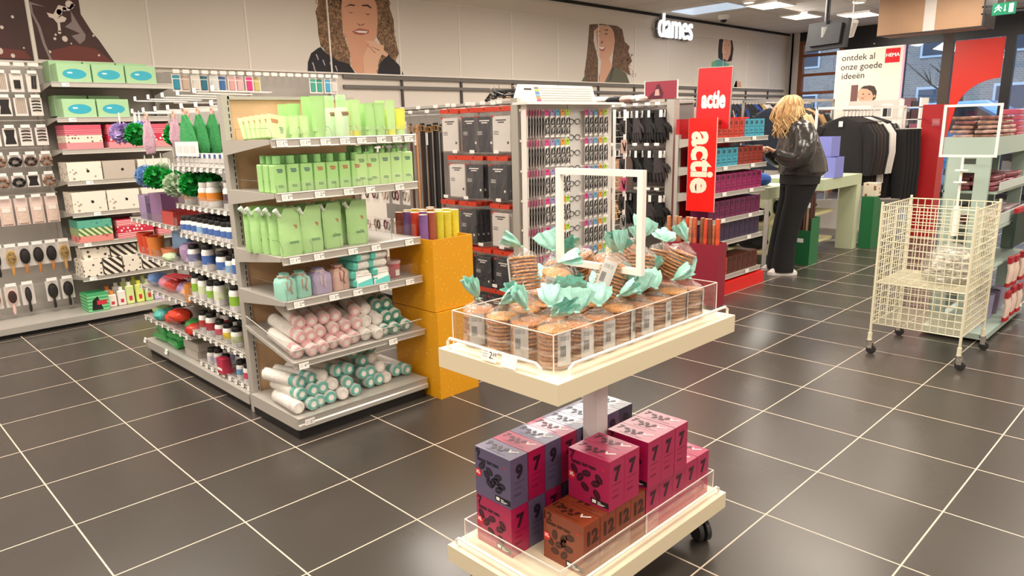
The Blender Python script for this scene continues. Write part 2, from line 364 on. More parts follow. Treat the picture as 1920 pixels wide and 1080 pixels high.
# square sign frame on a thin stem (part of the table)
s = MB(); q = .009
for a in ((4.085, 4.4, .98, .998), (4.085, 4.4, 1.254, 1.272), (4.085, 4.103, .998, 1.254), (4.382, 4.4, .998, 1.254)): s.box(a[0], a[1], cy-q, cy+q, a[2], a[3], wire_w, loc())
s.box(4.229, 4.241, cy-.006, cy+.006, .79, .985, wire_w, loc()); s.build('sign_frame', tb, 'empty white square sign frame above the waffles')
def pcard(par, M, price, w=.042, h=.026, col_=None):      # a white price card with its price, on a part
    s = MB(); s.box(-w/2, w/2, -.0008, .0008, -h/2, h/2, PAPER, M)
    if price:
        F = M @ frame((0, -.0014, 0), (1, 0, 0), (0, 0, 1)); a, b = price.split('.')
        s.text(a+'.', h*.75, BLACK, F @ TR(w*.16, 0, 0)); s.text(b, h*.42, BLACK, F @ TR(w*.36, h*.12, 0))
        for k in range(3): s.quad((-w*.42, h*(.22-.2*k), 0), (-w*.42+w*.34, h*(.22-.2*k), 0), (-w*.42+w*.34, h*(.27-.2*k), 0), (-w*.42, h*(.27-.2*k), 0), m('#a9a5a0'), F)
    return s.build('price_card', par)
pcard(tb, TR(4.215-cx, .716-cy, .812, R(-12)), '2.69', .058, .034); pcard(tb, TR(4.29-cx, .714-cy, .808, R(-15)), None, .054, .03)

# ------------------------------------------------------------------ coffee boxes
BX, BY, BZ = .149, .0715, .1545
def bean(s, x, y, a, r, mt, gap, M):
    A = M @ TR(x, y, 0, 0, 0, a)
    s.disc((0, 0, 0), r*1.22, r*.8, mt, A, 14)
    s.poly([(-r*1.1, -.0006, .0003), (-r*.3, r*.12, .0003), (r*.3, -r*.1, .0003), (r*1.1, .001, .0003), (r*.3, -r*.02, .0003), (-r*.3, r*.2, .0003)], gap, A)
def coffee_box(num, base, ink, pos, topc=None):
    P = Proto('coffee_box', 'coffee box'); s = MB(); bc = m(base, .32, spec=.6, coat=.15); ik = m(ink, .4)
    s.box(0, BX, 0, BY, 0, BZ, bc)
    F = frame((0, -.0006, 0), (1, 0, 0), (0, 0, 1))
    s.text(num, .036, ik, F @ TR(.014, .137, 0), 0, .0012); s.text('lungo intenso', .0165, ik, F @ TR(.056, .119, 0), 0, .0009)
    for k, (bx, by, a) in enumerate(pos): bean(s, bx, by, a, .0135, ik, bc, F)
    red = m('#d8232e', .4); s.disc((.0135, .073, .0002), .0132, .0132, red, F, 14); s.text('XL', .014, PAPER, F @ TR(.0135, .075, .0006), 0, .0006)
    s.quad((.122, .121, 0), (.131, .121, 0), (.131, .125, 0), (.122, .125, 0), red, F)
    bl = m('#161315', .4); s.quad((.084, .008, 0), (.147, .008, 0), (.147, .026, 0), (.084, .026, 0), bl, F)
    for a, b, c2, d in ((.089, .103, .012, .022), (.108, .12, .018, .02), (.108, .135, .0135, .0155), (.108, .128, .0105, .012)): s.quad((a, c2, .0004), (b, c2, .0004), (b, d, .0004), (a, d, .0004), PAPER, F)
    G = frame((BX+.0006, 0, 0), (0, 1, 0), (0, 0, 1))
    s.text(num, .056, ik, G @ TR(.036, .107, 0), 0, .0032)
    for k, z in enumerate((.076, .058, .04, .036)): s.quad((.014, z, 0), (.014+(.044 if k < 1 else .03), z, 0), (.014+(.044 if k < 1 else .03), z+.0012, 0), (.014, z+.0012, 0), ik, G)
    H = frame((0, 0, BZ+.0006), (1, 0, 0), (0, 1, 0))
    s.text(num, .036, ik, H @ TR(.018, .043, 0), 0, .0012)
    for k in range(5): bean(s, .042+k*.012, .04+(-.012 if k % 2 else .004), k*1.1, .0085, ik, bc, H)
    tk = m('#e9d9d4', .3); s.poly([(.1, .05, 0), (.108, .034, 0), (.132, .052, 0), (.13, .058, 0), (.109, .043, 0), (.104, .053, 0)], tk, H)
    s.quad((.034, .012, 0), (.12, .012, 0), (.12, .0135, 0), (.034, .0135, 0), ik, H)
    P.part('coffee_box', s); return P
bp1 = [(.03, .1, .7), (.062, .091, -.6), (.098, .084, .3), (.05, .075, -.9), (.09, .068, -.3), (.062, .052, -.5), (.1, .045, .5), (.076, .06, 1.2), (.112, .06, .1)]
bp2 = [(.022, .095, -1.0), (.067, .094, .2), (.112, .09, -.8), (.044, .075, .9), (.1, .072, .4), (.062, .05, -.6), (.105, .04, -.9)]
bp3 = [(.06+.034*math.cos(i*1.05), .062+.03*math.sin(i*1.05), i*.8) for i in range(6)]+[(.06, .062, .4), (.075, .075, 1.3), (.1, .1, .2)]
CB = {'9': coffee_box('9', '#5d5372', '#211b2b', bp1), '7': coffee_box('7', '#a3174b', '#33081d', bp2), '12': coffee_box('12', '#82381b', '#3a140a', bp3), 'n': coffee_box('9', '#353048', '#15121f', bp1)}
CN = {'9': 'greyish purple', '7': 'magenta', '12': 'reddish brown', 'n': 'dark indigo'}
def cb(k, x, y, z, lab): put(CB[k], lab, 'coffee boxes on the lower deck', (x, y, z), R(random.uniform(-.5, .5)))
z1, z2 = .1655, .1655+BZ+.001
for i, k in enumerate('9799n9nn'):
    k = '97977999'[i] if i < 5 else k
    kk = ['9', '7', '9', '7', '9', '9', '9', 'n'][i]; cb(kk, 4.054, .795+i*.0735, z2, '%s coffee box numbered %s, %s from the front, upper left row' % (CN[kk], {'n': '9'}.get(kk, kk), nth(i)))
    kk = ['7', '9', '7', 'n', '9', '7', '9', 'n'][i]; cb(kk, 4.054, .795+i*.0735, z1, '%s coffee box numbered %s, %s from the front, lower left row' % (CN[kk], {'n': '9'}.get(kk, kk), nth(i)))
for i in range(4): cb('12', 4.262, .868+i*.0735, z1, 'reddish brown coffee box numbered 12, %s from the front of the brown row' % nth(i))
for i in range(2): cb('7', 4.266, .975+i*.0735, z2, 'magenta coffee box on top of the brown boxes, the one %s' % ('nearer the front' if i == 0 else 'nearer the post'))
for i in range(5): cb('7', 4.262, 1.165+i*.0735, z1, 'magenta coffee box standing on the deck at right, %s behind the brown ones' % nth(i))
for i in range(3): cb('7', 4.272, 1.155+i*.0735, z2, 'magenta coffee box, %s of the three stacked highest at right' % nth(i))

# ------------------------------------------------------------------ bags of round waffles with mint bows
wf1 = m('#bf7636', .55, noise=.35, nscale=220, bump=.4); wf2 = m('#d8964e', .55, noise=.3, nscale=220, bump=.3)
mint = m('#9fd3c6', .4, noise=.1, nscale=60); lab_c = m('#c4c1be', .4); MINTC = clear('mint_film', '#8cc9bb', .55, .9, .2, bump=40)
def waffle_bag(seed, n, dark=False):
    rnd = random.Random(seed); P = Proto('waffle_bag', 'bag of waffles')
    W = MB(); h = .0103
    for i in range(n):
        dx, dy = rnd.uniform(-.002, .002), rnd.uniform(-.002, .002); wm = wf1 if (i+seed) % 2 else wf2
        W.lathe([(.034, 0), (.0425, .001), (.0428, .0052), (.039, .0066)], wm, 18, TR(dx, dy, .003+i*h, rnd.uniform(-.03, .03)))
    P.part('waffle_stack', W)
    H = .003+n*h
    B = MB(); seg = 22; prof = [(.041, 0), (.0455, .004), (.0448, H*.5), (.0455, H*.95), (.040, H+.006), (.022, H+.015), (.009, H+.024), (.006, H+.028)]
    rings = []
    for r_, z in prof: rings.append([((r_+(rnd.uniform(-1, 1)*.0022 if r_ > .02 else (math.sin(k*5)*.0018)))*math.cos(2*math.pi*k/seg), (r_+rnd.uniform(-1, 1)*.0015)*math.sin(2*math.pi*k/seg), z+rnd.uniform(-.0012, .0012)) for k in range(seg)])
    B.loft(rings, BAG); bg = P.part('bag', B, ang=15)
    K = MB(); K.lathe([(.006, H+.025), (.0085, H+.028), (.006, H+.031)], mint, 8)
    z0 = H+.03; tilt = rnd.uniform(.4, 1.15); az = rnd.uniform(0, 6.28); seg = 26
    rings = []
    for t in range(7):
        u = t/6; r_ = (.006, .015, .022, .026, .029, .031, .033)[t]; c = Vector((math.cos(az)*math.sin(tilt), math.sin(az)*math.sin(tilt), math.cos(tilt)))*(.062*u)
        ax = Vector((-math.sin(az), math.cos(az), 0)); ay = c.normalized().cross(ax) if u > 0 else Vector((0, 1, 0))
        ring = []
        for k in range(seg):
            a = 2*math.pi*k/seg; q = r_*(1+.26*math.sin(k*1.45+seed+t*.25)*min(1, u*1.6)+rnd.uniform(-.08, .08)*u); flat = .58
            ring.append(tuple(Vector((0, 0, z0))+c+ax*math.cos(a)*q*1.15+ay*math.sin(a)*q*flat+c.normalized()*rnd.uniform(-.007, .005)*u*u if u > 0 else Vector((0, 0, z0))+ax*math.cos(a)*q+Vector((0, 1, 0))*math.sin(a)*q))
        rings.append(ring)
    K.loft(rings, mint, caps=False); P.part('mint_bow', K, 'gathered mint coloured bag top', ang=50)
    L = MB(); a0 = rnd.uniform(-2.6, -.2)
    def patch(a0, wd, z0, z1, mt, r_=.0468, k=5):
        for i in range(k):
            a, b = a0+wd*i/k, a0+wd*(i+1)/k
            L.quad((r_*math.cos(a), r_*math.sin(a), z0), (r_*math.cos(b), r_*math.sin(b), z0), (r_*math.cos(b), r_*math.sin(b), z1), (r_*math.cos(a), r_*math.sin(a), z1), mt)
    patch(a0, .95, .012, H-.004, lab_c); 
    for i in range(7): patch(a0+.16+i*.05, .022, H*.35, H*.62, BLACK, .0472, 1)
    for i in range(4): patch(a0+.15, .6, H*.75+i*.003, H*.75+i*.003+.001, DKGREY, .0472, 2)
    P.part('label_sticker', L, 'pale label with a barcode'); return P
WB = [waffle_bag(i, n) for i, n in enumerate((10, 9, 10, 10, 9, 9))]
rnd = random.Random(11); ycol = [.812+.0925*i for i in range(8)]
xr = [4.072, 4.168, 4.264, 4.358]
side = ['leftmost', 'second from left', 'third from left', 'rightmost']
for j, y in enumerate(ycol):
    for i, x in enumerate(xr):
        if (j, i) in ((1, 0),): continue
        put(WB[(i*3+j*5+i*j) % 6], 'mint topped waffle bag, %s in the %s row from the front' % (side[i], nth(j)), 'waffle bags', (x+rnd.uniform(-.002, .002), y+rnd.uniform(-.002, .002), .791), rnd.uniform(0, 6.28) if i < 3 and j else rnd.uniform(-.6, .6))
side2 = ['left', 'middle', 'right']
for q, (x, y, z, rx, ry) in enumerate([(4.28, 1.12, .91, -.35, .2), (4.3, 1.44, .912, .2, .35), (4.18, 1.32, .93, .5, -.2), (4.08, 1.0, .915, .25, .1), (4.17, 1.02, .895, -.2, .15), (4.10, 1.16, .9, .1, -.3), (4.19, 1.2, .9, .4, .1), (4.1, 1.3, .9, -.5, .2), (4.27, 1.3, .9, .2, -.2), (4.14, 1.42, .905, .3, .3), (4.25, 1.43, .905, -.25, .2)]):
    put(WB[q % 6], 'bag of waffles piled on top of the others, %s from the front of the heap' % nth(q), 'waffle bags', (x, y, z), rot=(rx, ry, q*1.3))
# ================================================================== shelving units
shelfg = m('#b5b0a8', .4, .2); woodb = m('#d2ad86', .55, noise=.08, nscale=7); lipc = m('#c9c5be', .3, .5); kick = m('#141212', .5)
PRICES = ['1.99', '3.49', '2.49', '3.99', '4.99', '1.79', '2.99', '0.99']
def card(par, M, k=None, w=.05, h=.028): return pcard(par, M, PRICES[k % 8] if k is not None else None, w, h)
def shelf_x(par, xb, xf, y0, y1, z, cards=(), lipdrop=.036, slope=0, nm='shelf', bracket=True):
    """shelf whose front lip faces +X"""
    s = MB(); L = frame((xb, y0, z), (math.cos(slope), 0, -math.sin(slope)), (0, 1, 0)); D = (xf-xb)/math.cos(slope); W = y1-y0
    s.box(0, D-.012, 0, W, -.016, 0, shelfg, L)
    if bracket:
        for y in (-.0034, W+.0004): s.prism([(0, -.07), (D-.02, -.018), (D-.02, .001), (0, .001)], y, y+.003, shelfg, L @ Matrix(((1,0,0,0),(0,0,1,0),(0,1,0,0),(0,0,0,1))))
    o = s.build(nm, par); s = MB()
    s.box(D-.012, D-.004, 0, W, -lipdrop+.004, .004, lipc, L); s.tube([(D-.004, 0, .002), (D-.004, W, .002)], .004, lipc, 6, L); s.tube([(D-.004, 0, -lipdrop+.006), (D-.004, W, -lipdrop+.006)], .004, lipc, 6, L)
    s.build('price_rail', o)
    for k, y in enumerate(cards): c = card(o, Matrix.Translation((xf+.002, y, z-.016-(xf-xb)*math.tan(slope))) @ Euler((R(-8), 0, R(90))).to_matrix().to_4x4(), (k*3+int(z*10)) % 8)
    return o
def post(par, x0, x1, y0, y1, h, slots=None, nm='upright'):
    s = MB(); s.box(x0, x1, y0, y1, 0, h, shelfg)
    if slots == '+x':
        ym = (y0+y1)/2+.008; z = .06
        while z < h-.04: s.box(x1, x1+.0006, ym, ym+.005, z, z+.02, BLACK); z += .03
    if slots == '-y':
        xm = (x0+x1)/2; z = .06
        while z < h-.04: s.box(xm, xm+.005, y0-.0006, y0, z, z+.02, BLACK); z += .03
    return s.build(nm, par)
eu = thing('shelf_unit', 'grey end shelf unit with beige back panel holding the pale green bottles', 'shelf', (0, 0, 0))
s = MB(); s.box(2.13, 2.165, 1.0, 1.68, .0, 1.555, woodb); s.build('back_panel', eu)
s = MB(); s.box(2.12, 2.18, .99, 1.68, 1.555, 1.57, shelfg); s.build('top_rail', eu)
post(eu, 2.13, 2.18, .962, .999, 1.575, '+x'); post(eu, 2.13, 2.18, 1.645, 1.69, 1.28, '+x')
s = MB(); s.box(2.18, 2.645, .95, 1.7, .095, .11, shelfg); s.prism([(2.645, .055), (2.667, .055), (2.667, .075), (2.66, .08), (2.66, .095), (2.667, .11), (2.645, .11)], -1.705, -.945, lipc, frame((0, 0, 0), (1, 0, 0), (0, 0, 1)))
s.box(2.18, 2.645, .945, .95, .05, .11, shelfg); bd = s.build('base_deck', eu)
s = MB(); s.box(2.18, 2.64, .955, 1.7, 0, .055, kick); s.build('kickplate', eu)
card(bd, Matrix.Translation((2.669, 1.0, .085)) @ Euler((0, 0, R(90))).to_matrix().to_4x4(), 2)
S1, S2, S3, S4 = 1.368, 1.140, .862, .662
def front_guard(par, y0, y1, z, h=.06, x=2.645):
    s = MB(); s.box(x, x+.002, y0, y1, z, z+h, ACR)
    n = int((y1-y0)/.13)
    for i in range(n+1):
        y = y0+(y1-y0)*i/n; s.tube([(x-.35, y, z+.002), (x-.35, y, z+h), (x-.03, y, z+h), (x-.005, y, z+h*.6), (x-.002, y, z+.002)], .0009, DKGREY, 4)
    s.build('acrylic_divider', par)
for z, cards in ((S1, (.99, 1.1, 1.2, 1.3, 1.39, 1.5, 1.59, 1.66)), (S2, (.99, 1.15, 1.3, 1.42, 1.59)), (S3, (1.0, 1.12, 1.3, 1.43, 1.63)), (S4, (1.0, 1.18, 1.31, 1.46, 1.62))):
    o = shelf_x(eu, 2.18, 2.667, .945, 1.705, z, cards); front_guard(o, .96, 1.69, z, .05 if z > 1 else .07)
o = shelf_x(eu, 2.18, 2.66, .955, 1.71, .47, (1.0, 1.5), .03, R(11.5), bracket=False)
s = MB(); s.box(2.64, 2.643, .96, 1.70, .375, .43, ACR); s.box(2.2, 2.64, .957, .96, .40, .47, ACR)
for e in ((2.2, .957, .53), (2.64, .957, .43)): pass
s.tube([(2.2, .957, .52), (2.642, .957, .43), (2.642, 1.70, .43)], .0022, m('#d8d4ce', .3), 5); s.build('acrylic_divider', o)
# ---- pale green toiletries
g1 = m('#a6d688', .4, noise=.04, nscale=6); g2 = m('#bde39a', .4); g3 = m('#8fc87e', .4); yel = m('#d8de4e', .4); ink = m('#3a6a70', .5); inkr = m('#b5533f', .5); inkg = m('#5f9060', .5)
def words(s, F, w, c, n=3, top=0):
    for k in range(n): s.quad((-w/2+.002*k, top-k*.006, 0), (w/2-.003*((k+1) % 2), top-k*.006, 0), (w/2-.003*((k+1) % 2), top+.004-k*.006, 0), (-w/2+.002*k, top+.004-k*.006, 0), c, F)
def tube_p(nm, w, h, c, cap, ic, base=.03, cat='tube'):
    P = Proto(nm, cat); s = MB(); n = 12; rings = []
    for z, f in ((base, 1), (base+.004, 1.02), (h*.5, .7), (h*.85, .3), (h*.96, .06), (h, .05)):
        rings.append([(w/2*f*.62*math.cos(t) if f > .1 else .0018*math.cos(t), w/2*(1 if f > .5 else 1.08)*math.sin(t), z) for t in [2*math.pi*k/n for k in range(n)]])
    s.loft(rings, c); F = frame((w*.2+.004, 0, 0), (0, 1, .0), (-.12, 0, 1)); words(s, F @ TR(0, h*.72, .0), w*.5, ic)
    for k in range(3): s.quad((-w*.25, h*.35-k*.008, .006), (w*.2, h*.35-k*.008, .006), (w*.2, h*.352-k*.008, .006), (-w*.25, h*.352-k*.008, .006), inkg, F)
    P.part('tube_body', s); s = MB(); s.lathe([(w*.4, 0), (w*.4, base)], cap, 12, sx=.8); P.part('cap', s); return P
def bottle_p(nm, w, d, h, c, capc, ic, pump=False):
    P = Proto(nm, 'bottle'); s = MB(); s.rbox(d, w, 0, h, .008, c, k=2, top=.004)
    F = frame((d/2+.0006, 0, 0), (0, 1, 0), (0, 0, 1)); words(s, F @ TR(0, h*.82), w*.5, ic); words(s, F @ TR(0, h*.25), w*.45, inkg, 2)
    s.cyl(.011, h, h+.006, c); P.part('bottle_body', s)
    s = MB()
    if pump:
        s.cyl(.014, h+.004, h+.02, g3); s.cyl(.004, h+.02, h+.034, g3); s.box(-.01, .03, -.007, .007, h+.032, h+.042, g3); P.part('pump', s)
    else: s.lathe([(.0175, h+.003), (.017, h+.036), (.014, h+.038)], g3, 14); P.part('cap', s)
    return P
tubeA = tube_p('squeeze_tube', .046, .1, g2, g2, inkg, .02); tubeB = tube_p('squeeze_tube', .06, .155, g1, g1, ink); tubeC = tube_p('squeeze_tube', .066, .185, g1, g1, inkr); tubeD = tube_p('squeeze_tube', .05, .17, g2, yel, inkg); tubeE = tube_p('squeeze_tube', .06, .13, yel, g2, ink)
GA = 'green toiletries on the end unit'
rnd = random.Random(3)
P = Proto('sachet', 'sachet'); s = MB(); s.rbox(.012, .085, 0, .105, .004, g2, k=2, top=.003); F = frame((.0066, 0, 0), (0, 1, 0), (0, 0, 1)); words(s, F @ TR(-.01, .08), .035, inkr); words(s, F @ TR(.02, .05), .02, inkg, 5); P.part('sachet', s); SA = P
for i in range(6): put(SA, 'pale green sachet leaning on the top end shelf, %s from the front' % nth(i), GA, (2.6-i*.035, 1.0-i*.004, S1+.004), rot=(R(-12+i*3), R(-16-i*2), R(-8)))
for i, (y, Pq, l) in enumerate(((1.09, tubeA, 'short'), (1.14, tubeA, 'short'), (1.15, tubeB, 'mid-size'), (1.215, tubeC, 'tall'), (1.41, tubeD, 'yellow capped'), (1.49, tubeB, 'mid-size'), (1.545, tubeB, 'mid-size'), (1.61, tubeD, 'yellow capped'), (1.665, tubeE, 'yellow'))):
    x = 2.60 if i not in (2,) else 2.5
    for r_ in range(2): put(Pq, '%s pale green squeeze tube on the top end shelf, %s from left%s' % (l, nth(i), ', back row' if r_ else ''), GA, (x-r_*.085, y, S1+.001), R(rnd.uniform(-6, 6)))
P = Proto('spray_bottle', 'bottle'); s = MB(); s.lathe([(.03, 0), (.031, .004), (.031, .12), (.026, .132), (.012, .138), (.012, .142)], m('#c9e6bd', .35), 16); words(s, frame((.0316, 0, 0), (0, 1, 0), (0, 0, 1)) @ TR(0, .11), .04, m('#8c3c30'), 3); P.part('bottle_body', s)
s = MB(); s.lathe([(.023, .136), (.023, .185), (.02, .19)], clear('green_cap', '#bff0b0', .4, .8, .1, milky=True), 14); P.part('cap', s)
put(P, 'pale green spray bottle with clear cap in the middle of the top end shelf', GA, (2.6, 1.335, S1+.001)); put(P, 'pale green spray bottle standing behind the front one', GA, (2.5, 1.335, S1+.001))
bA = bottle_p('lotion_bottle', .06, .045, .122, g1, g3, ink); bA2 = bottle_p('lotion_bottle', .06, .045, .122, g1, g3, inkr); bB = bottle_p('lotion_bottle', .068, .05, .15, g2, g3, inkg); bC = bottle_p('pump_bottle', .068, .05, .15, g2, g3, ink, True)
for i in range(8):
    for r_ in range(3 if i < 4 else 2): put(bA if i < 3 else bA2, 'short pale green lotion bottle on the second end shelf, %s from left%s' % (nth(i), ('', ', middle row', ', back row')[r_]), GA, (2.612-r_*.058-(.0 if i > 2 else 0), .985+i*.0655-(0), S2+.001))
for i in range(5):
    for r_ in range(2): put(bB if i < 2 else bC, 'tall pale green %s bottle on the second end shelf, %s of five%s' % ('lotion' if i < 2 else 'pump', nth(i), ', back row' if r_ else ''), GA, (2.61-r_*.065, 1.405-.002+i*.0675-(.0), S2+.001) if i < 4 else (2.61-r_*.065, 1.672, S2+.001))
# ---- refill pouches
P = Proto('refill_pouch', 'pouch'); s = MB(); rings = []
pw = m('#aed992', .3, coat=.3, bump=.5, nscale=14)
for k, (z, w_, d_) in enumerate(((0, .112, .05), (.02, .12, .052), (.08, .118, .04), (.14, .118, .02), (.175, .12, .006), (.205, .118, .002), (.21, .116, .002))):
    rings.append([(d_/2*math.cos(t)*(1+.18*math.sin(3*t+k)), w_/2*math.sin(t) if abs(math.sin(t)) > .2 else w_/2*math.sin(t), z-(.028 if (z > .17 and math.sin(t) < -.6) else 0)) for t in [2*math.pi*q/16 for q in range(16)]])
s.loft(rings, pw); words(s, frame((.024, 0, 0), (0, 1, 0), (-.1, 0, 1)) @ TR(.015, .13, .0), .034, inkr); words(s, frame((.029, 0, 0), (0, 1, 0), (-.05, 0, 1)) @ TR(.0, .06, .0), .05, inkg, 2)
P.part('pouch_body', s); s = MB(); s.lathe([(.009, -.01), (.009, .012), (.0115, .014), (.0115, .028)], m('#dfeeda', .3), 10, TR(0, -.052, .185, R(38))); P.part('spout', s)
for i, (y, n) in enumerate(((1.0, 5), (1.13, 3), (1.26, 3), (1.39, 3))):
    for r_ in range(n): put(P, 'pale green refill pouch with spout on the third end shelf, %s column, %s from front' % (nth(i), nth(r_)), GA, (2.60-r_*.06+(.0 if i else .01)-(0 if i < 2 else .03), y+rnd.uniform(-.006, .006)-(r_*.012 if i == 0 else 0)+(.02 if i == 0 else 0), S3+.001), R(rnd.uniform(-8, 12)))
# ---- toiletry bags and cotton pads on the fourth shelf
def bagp(c, cord, lab, y, w, gi):
    t = thing('drawstring_bag', lab, 'bag', (2.58, y, S4+.001), 0, 'bags on the fourth end shelf'); cc = m(c, .6, bump=.25, nscale=10)
    s = MB(); rings = []
    for z, f in ((0, .96), (.01, 1), (.075, 1), (.09, .9), (.1, .55), (.112, .42), (.118, .5)):
        rings.append([(x*f*(1+(.08*math.sin(q*3) if z > .085 else 0)), yy*f*(1+(.08*math.cos(q*3) if z > .085 else 0)), z) for q, (x, yy) in enumerate(rrect(.1, w, .02, 3))])
    s.loft(rings, cc); s.build('pouch_body', t)
    s = MB(); s.tube([(.03, 0, .1), (.05, .01, .085), (.054, .0, .05), (.053, .008, .03)], .0035, m(cord, .6), 5); s.tube([(.03, 0, .1), (.05, -.015, .082), (.0535, -.012, .045)], .0035, m(cord, .6), 5)
    s.tube([(.03*math.cos(a), .03*math.sin(a), .105) for a in [i*.8 for i in range(8)]], .004, m(cord, .6), 5, closed=True); s.build('cord', t)
bagp('#9bd3c2', '#b58f80', 'mint green drawstring bag, leftmost on the fourth end shelf', .985, .075, 0); bagp('#9bd3c2', '#b58f80', 'mint green drawstring bag right behind the leftmost one', 1.06, .075, 0)
bagp('#b3a5c4', '#d9c6c0', 'lilac drawstring bag with pale cord between mint and pink bags', 1.155, .1, 0); bagp('#dcb6a8', '#a0685a', 'pink drawstring bag beside the cotton pads', 1.258, .09, 0)
P = Proto('cotton_pad_pack', 'pack'); s = MB(); s.rbox(.13, .1, 0, .034, .02, m('#f1ede6', .7, bump=.6, nscale=60), k=3, top=.01); P.part('cotton_pads', s)
s = MB(); s.rbox(.142, .11, -.003, .038, .024, BAG, k=3, top=.01); P.part('bag', s); s = MB(); s.rbox(.145, .03, -.0035, .0385, .01, m('#5cb7a6', .4), TR(0, -.045, 0), k=2, top=.01); P.part('teal_band', s)
for i, (y, z, a) in enumerate(((1.36, 0, 0), (1.47, 0, 3), (1.355, .04, -4), (1.465, .04, 5), (1.36, .08, 2), (1.46, .08, -6), (1.37, .12, 8), (1.46, .12, 4))): put(P, 'pack of cotton pads on the fourth end shelf, %s' % ('%s stack, %s from the bottom' % (('left', 'right')[i % 2], nth(i//2))), 'cotton pad packs', (2.585, y, S4+.006+z), R(a))
P = Proto('cotton_swab_pack', 'pack'); s = MB(); s.rbox(.02, .09, 0, .06, .006, m('#f0ece8', .5), k=2, top=.003); F = frame((.0106, 0, 0), (0, 1, 0), (0, 0, 1))
s.poly([(-.043, .003, 0), (.043, .003, 0), (.043, .035, 0), (-.043, .02, 0)], m('#5fc4bc', .4), F)
for i in range(12): s.disc((-.038+i*.0068, .052, .0004), .0018, .0018, BLACK, F, 6)
P.part('cotton_swab_pack', s)
for i in range(2): put(P, 'white and turquoise cotton swab pack leaning in front of the pads, %s one' % ('left', 'right')[i], 'cotton swab packs', (2.655-.0, 1.36+i*.1, S4+.002), rot=(0, R(-12), 0))
P = Proto('swab_tub', 'tub'); s = MB(); s.lathe([(.03, 0), (.036, .07)], clear('pink_tub', '#e27a86', .6, .9, .2, milky=True), 16); s.box(.0345, .036, -.012, .012, .01, .04, PAPER); P.part('tub_body', s); s = MB(); s.lathe([(.038, .07), (.038, .082), (.036, .084)], clear('tub_lid', '#f3d6d2', .5, .9, .2, milky=True), 16); P.part('lid', s)
put(P, 'pink tub of cotton swabs at the right end of the fourth shelf, front one', 'pink tubs', (2.56, 1.60, S4+.001)); put(P, 'pink tub of cotton swabs at the right end of the fourth shelf, rear one', 'pink tubs', (2.48, 1.56, S4+.001))
put(P, 'pink tub of cotton swabs standing far back against the yellow box', 'pink tubs', (2.4, 1.62, S4+.001), sc=1.35)
# ---- cotton rolls in clear sleeves
def roll_p(band, L_=.25, r_=.0305):
    P = Proto('cotton_pad_roll', 'cotton roll'); s = MB(); cw = m('#f2ece4', .75, bump=.4, nscale=40); M = TR(0, 0, 0, 0, R(90), 0)
    s.lathe([(r_*.8, -L_/2), (r_, -L_/2+.006), (r_, L_/2-.006), (r_*.8, L_/2)], cw, 14, M); P.part('cotton_pads', s)
    s = MB(); s.lathe([(r_+.001, L_/2-.06), (r_+.001, L_/2-.028)], m(band, .4), 14, M, caps=False); s.lathe([(r_*.5, L_/2+.0015), (r_*.86, L_/2+.001), (r_+.0005, L_/2-.008)], m(band, .4), 14, M, caps=False); P.part('printed_band', s)
    s = MB(); s.lathe([(r_*.3, -L_/2-.02), (r_+.004, -L_/2), (r_+.003, L_/2), (r_*.9, L_/2+.006), (r_*.4, L_/2+.008)], BAG, 14, M, caps=False); P.part('sleeve', s, ang=15); return P
RT = roll_p('#58b3a6'); RP = roll_p('#ebb4b4'); RW = roll_p('#e9e2da'); RD = roll_p('#1d8a74')
def sl(x, y, k=0): return .47-(x-2.18)*math.tan(R(11.5))+.033+k*.05
i = 0
for k, row in enumerate(([.995+.0615*j for j in range(11)], [1.03+.0615*j for j in range(10)], [1.07+.0615*j for j in range(9)])):
    for j, y in enumerate(row):
        if k == 2 and j in (4,): continue
        Pq = RP if j < 6 else (RD if j > 7 or k == 2 and j > 6 else RW)
        x = 2.51-k*.035+rnd.uniform(-.012, .012)
        put(Pq, 'sleeve of cotton pads on the sloping shelf, %s from left, %s layer' % (nth(j), ('bottom', 'middle', 'top')[k]), 'cotton rolls on the sloping shelf', (x, y, sl(x, y, k)), rot=(rnd.uniform(0, 6), R(11.5), R(rnd.uniform(-7, 4)-(6 if k == 2 else 0))))
for k, row in enumerate(([.985, 1.045, 1.105, 1.165, 1.225, 1.285, 1.4, 1.46, 1.52], [1.01, 1.072, 1.134, 1.2, 1.262, 1.37, 1.43, 1.49, 1.585, 1.645], [1.0, 1.06, 1.12, 1.2, 1.26, 1.40, 1.46], [1.36, 1.43, 1.5])):
    for j, y in enumerate(row):
        x = (2.5 if y < 1.3 else 2.46)-k*.03+rnd.uniform(-.015, .015); z = .111+.033+k*.051
        if k == 1 and j > 7: z = .146
        put(RT if (k+j) % 4 or k > 2 else RW, 'sleeve of cotton pads with teal band on the base deck, %s from left, %s layer' % (nth(j), nth(k)), 'cotton rolls on the base deck', (x, y, z), rot=(rnd.uniform(0, 6), R(rnd.uniform(-2, 2)), R(rnd.uniform(-9, 5) if k < 2 or y > 1.3 else 14)))
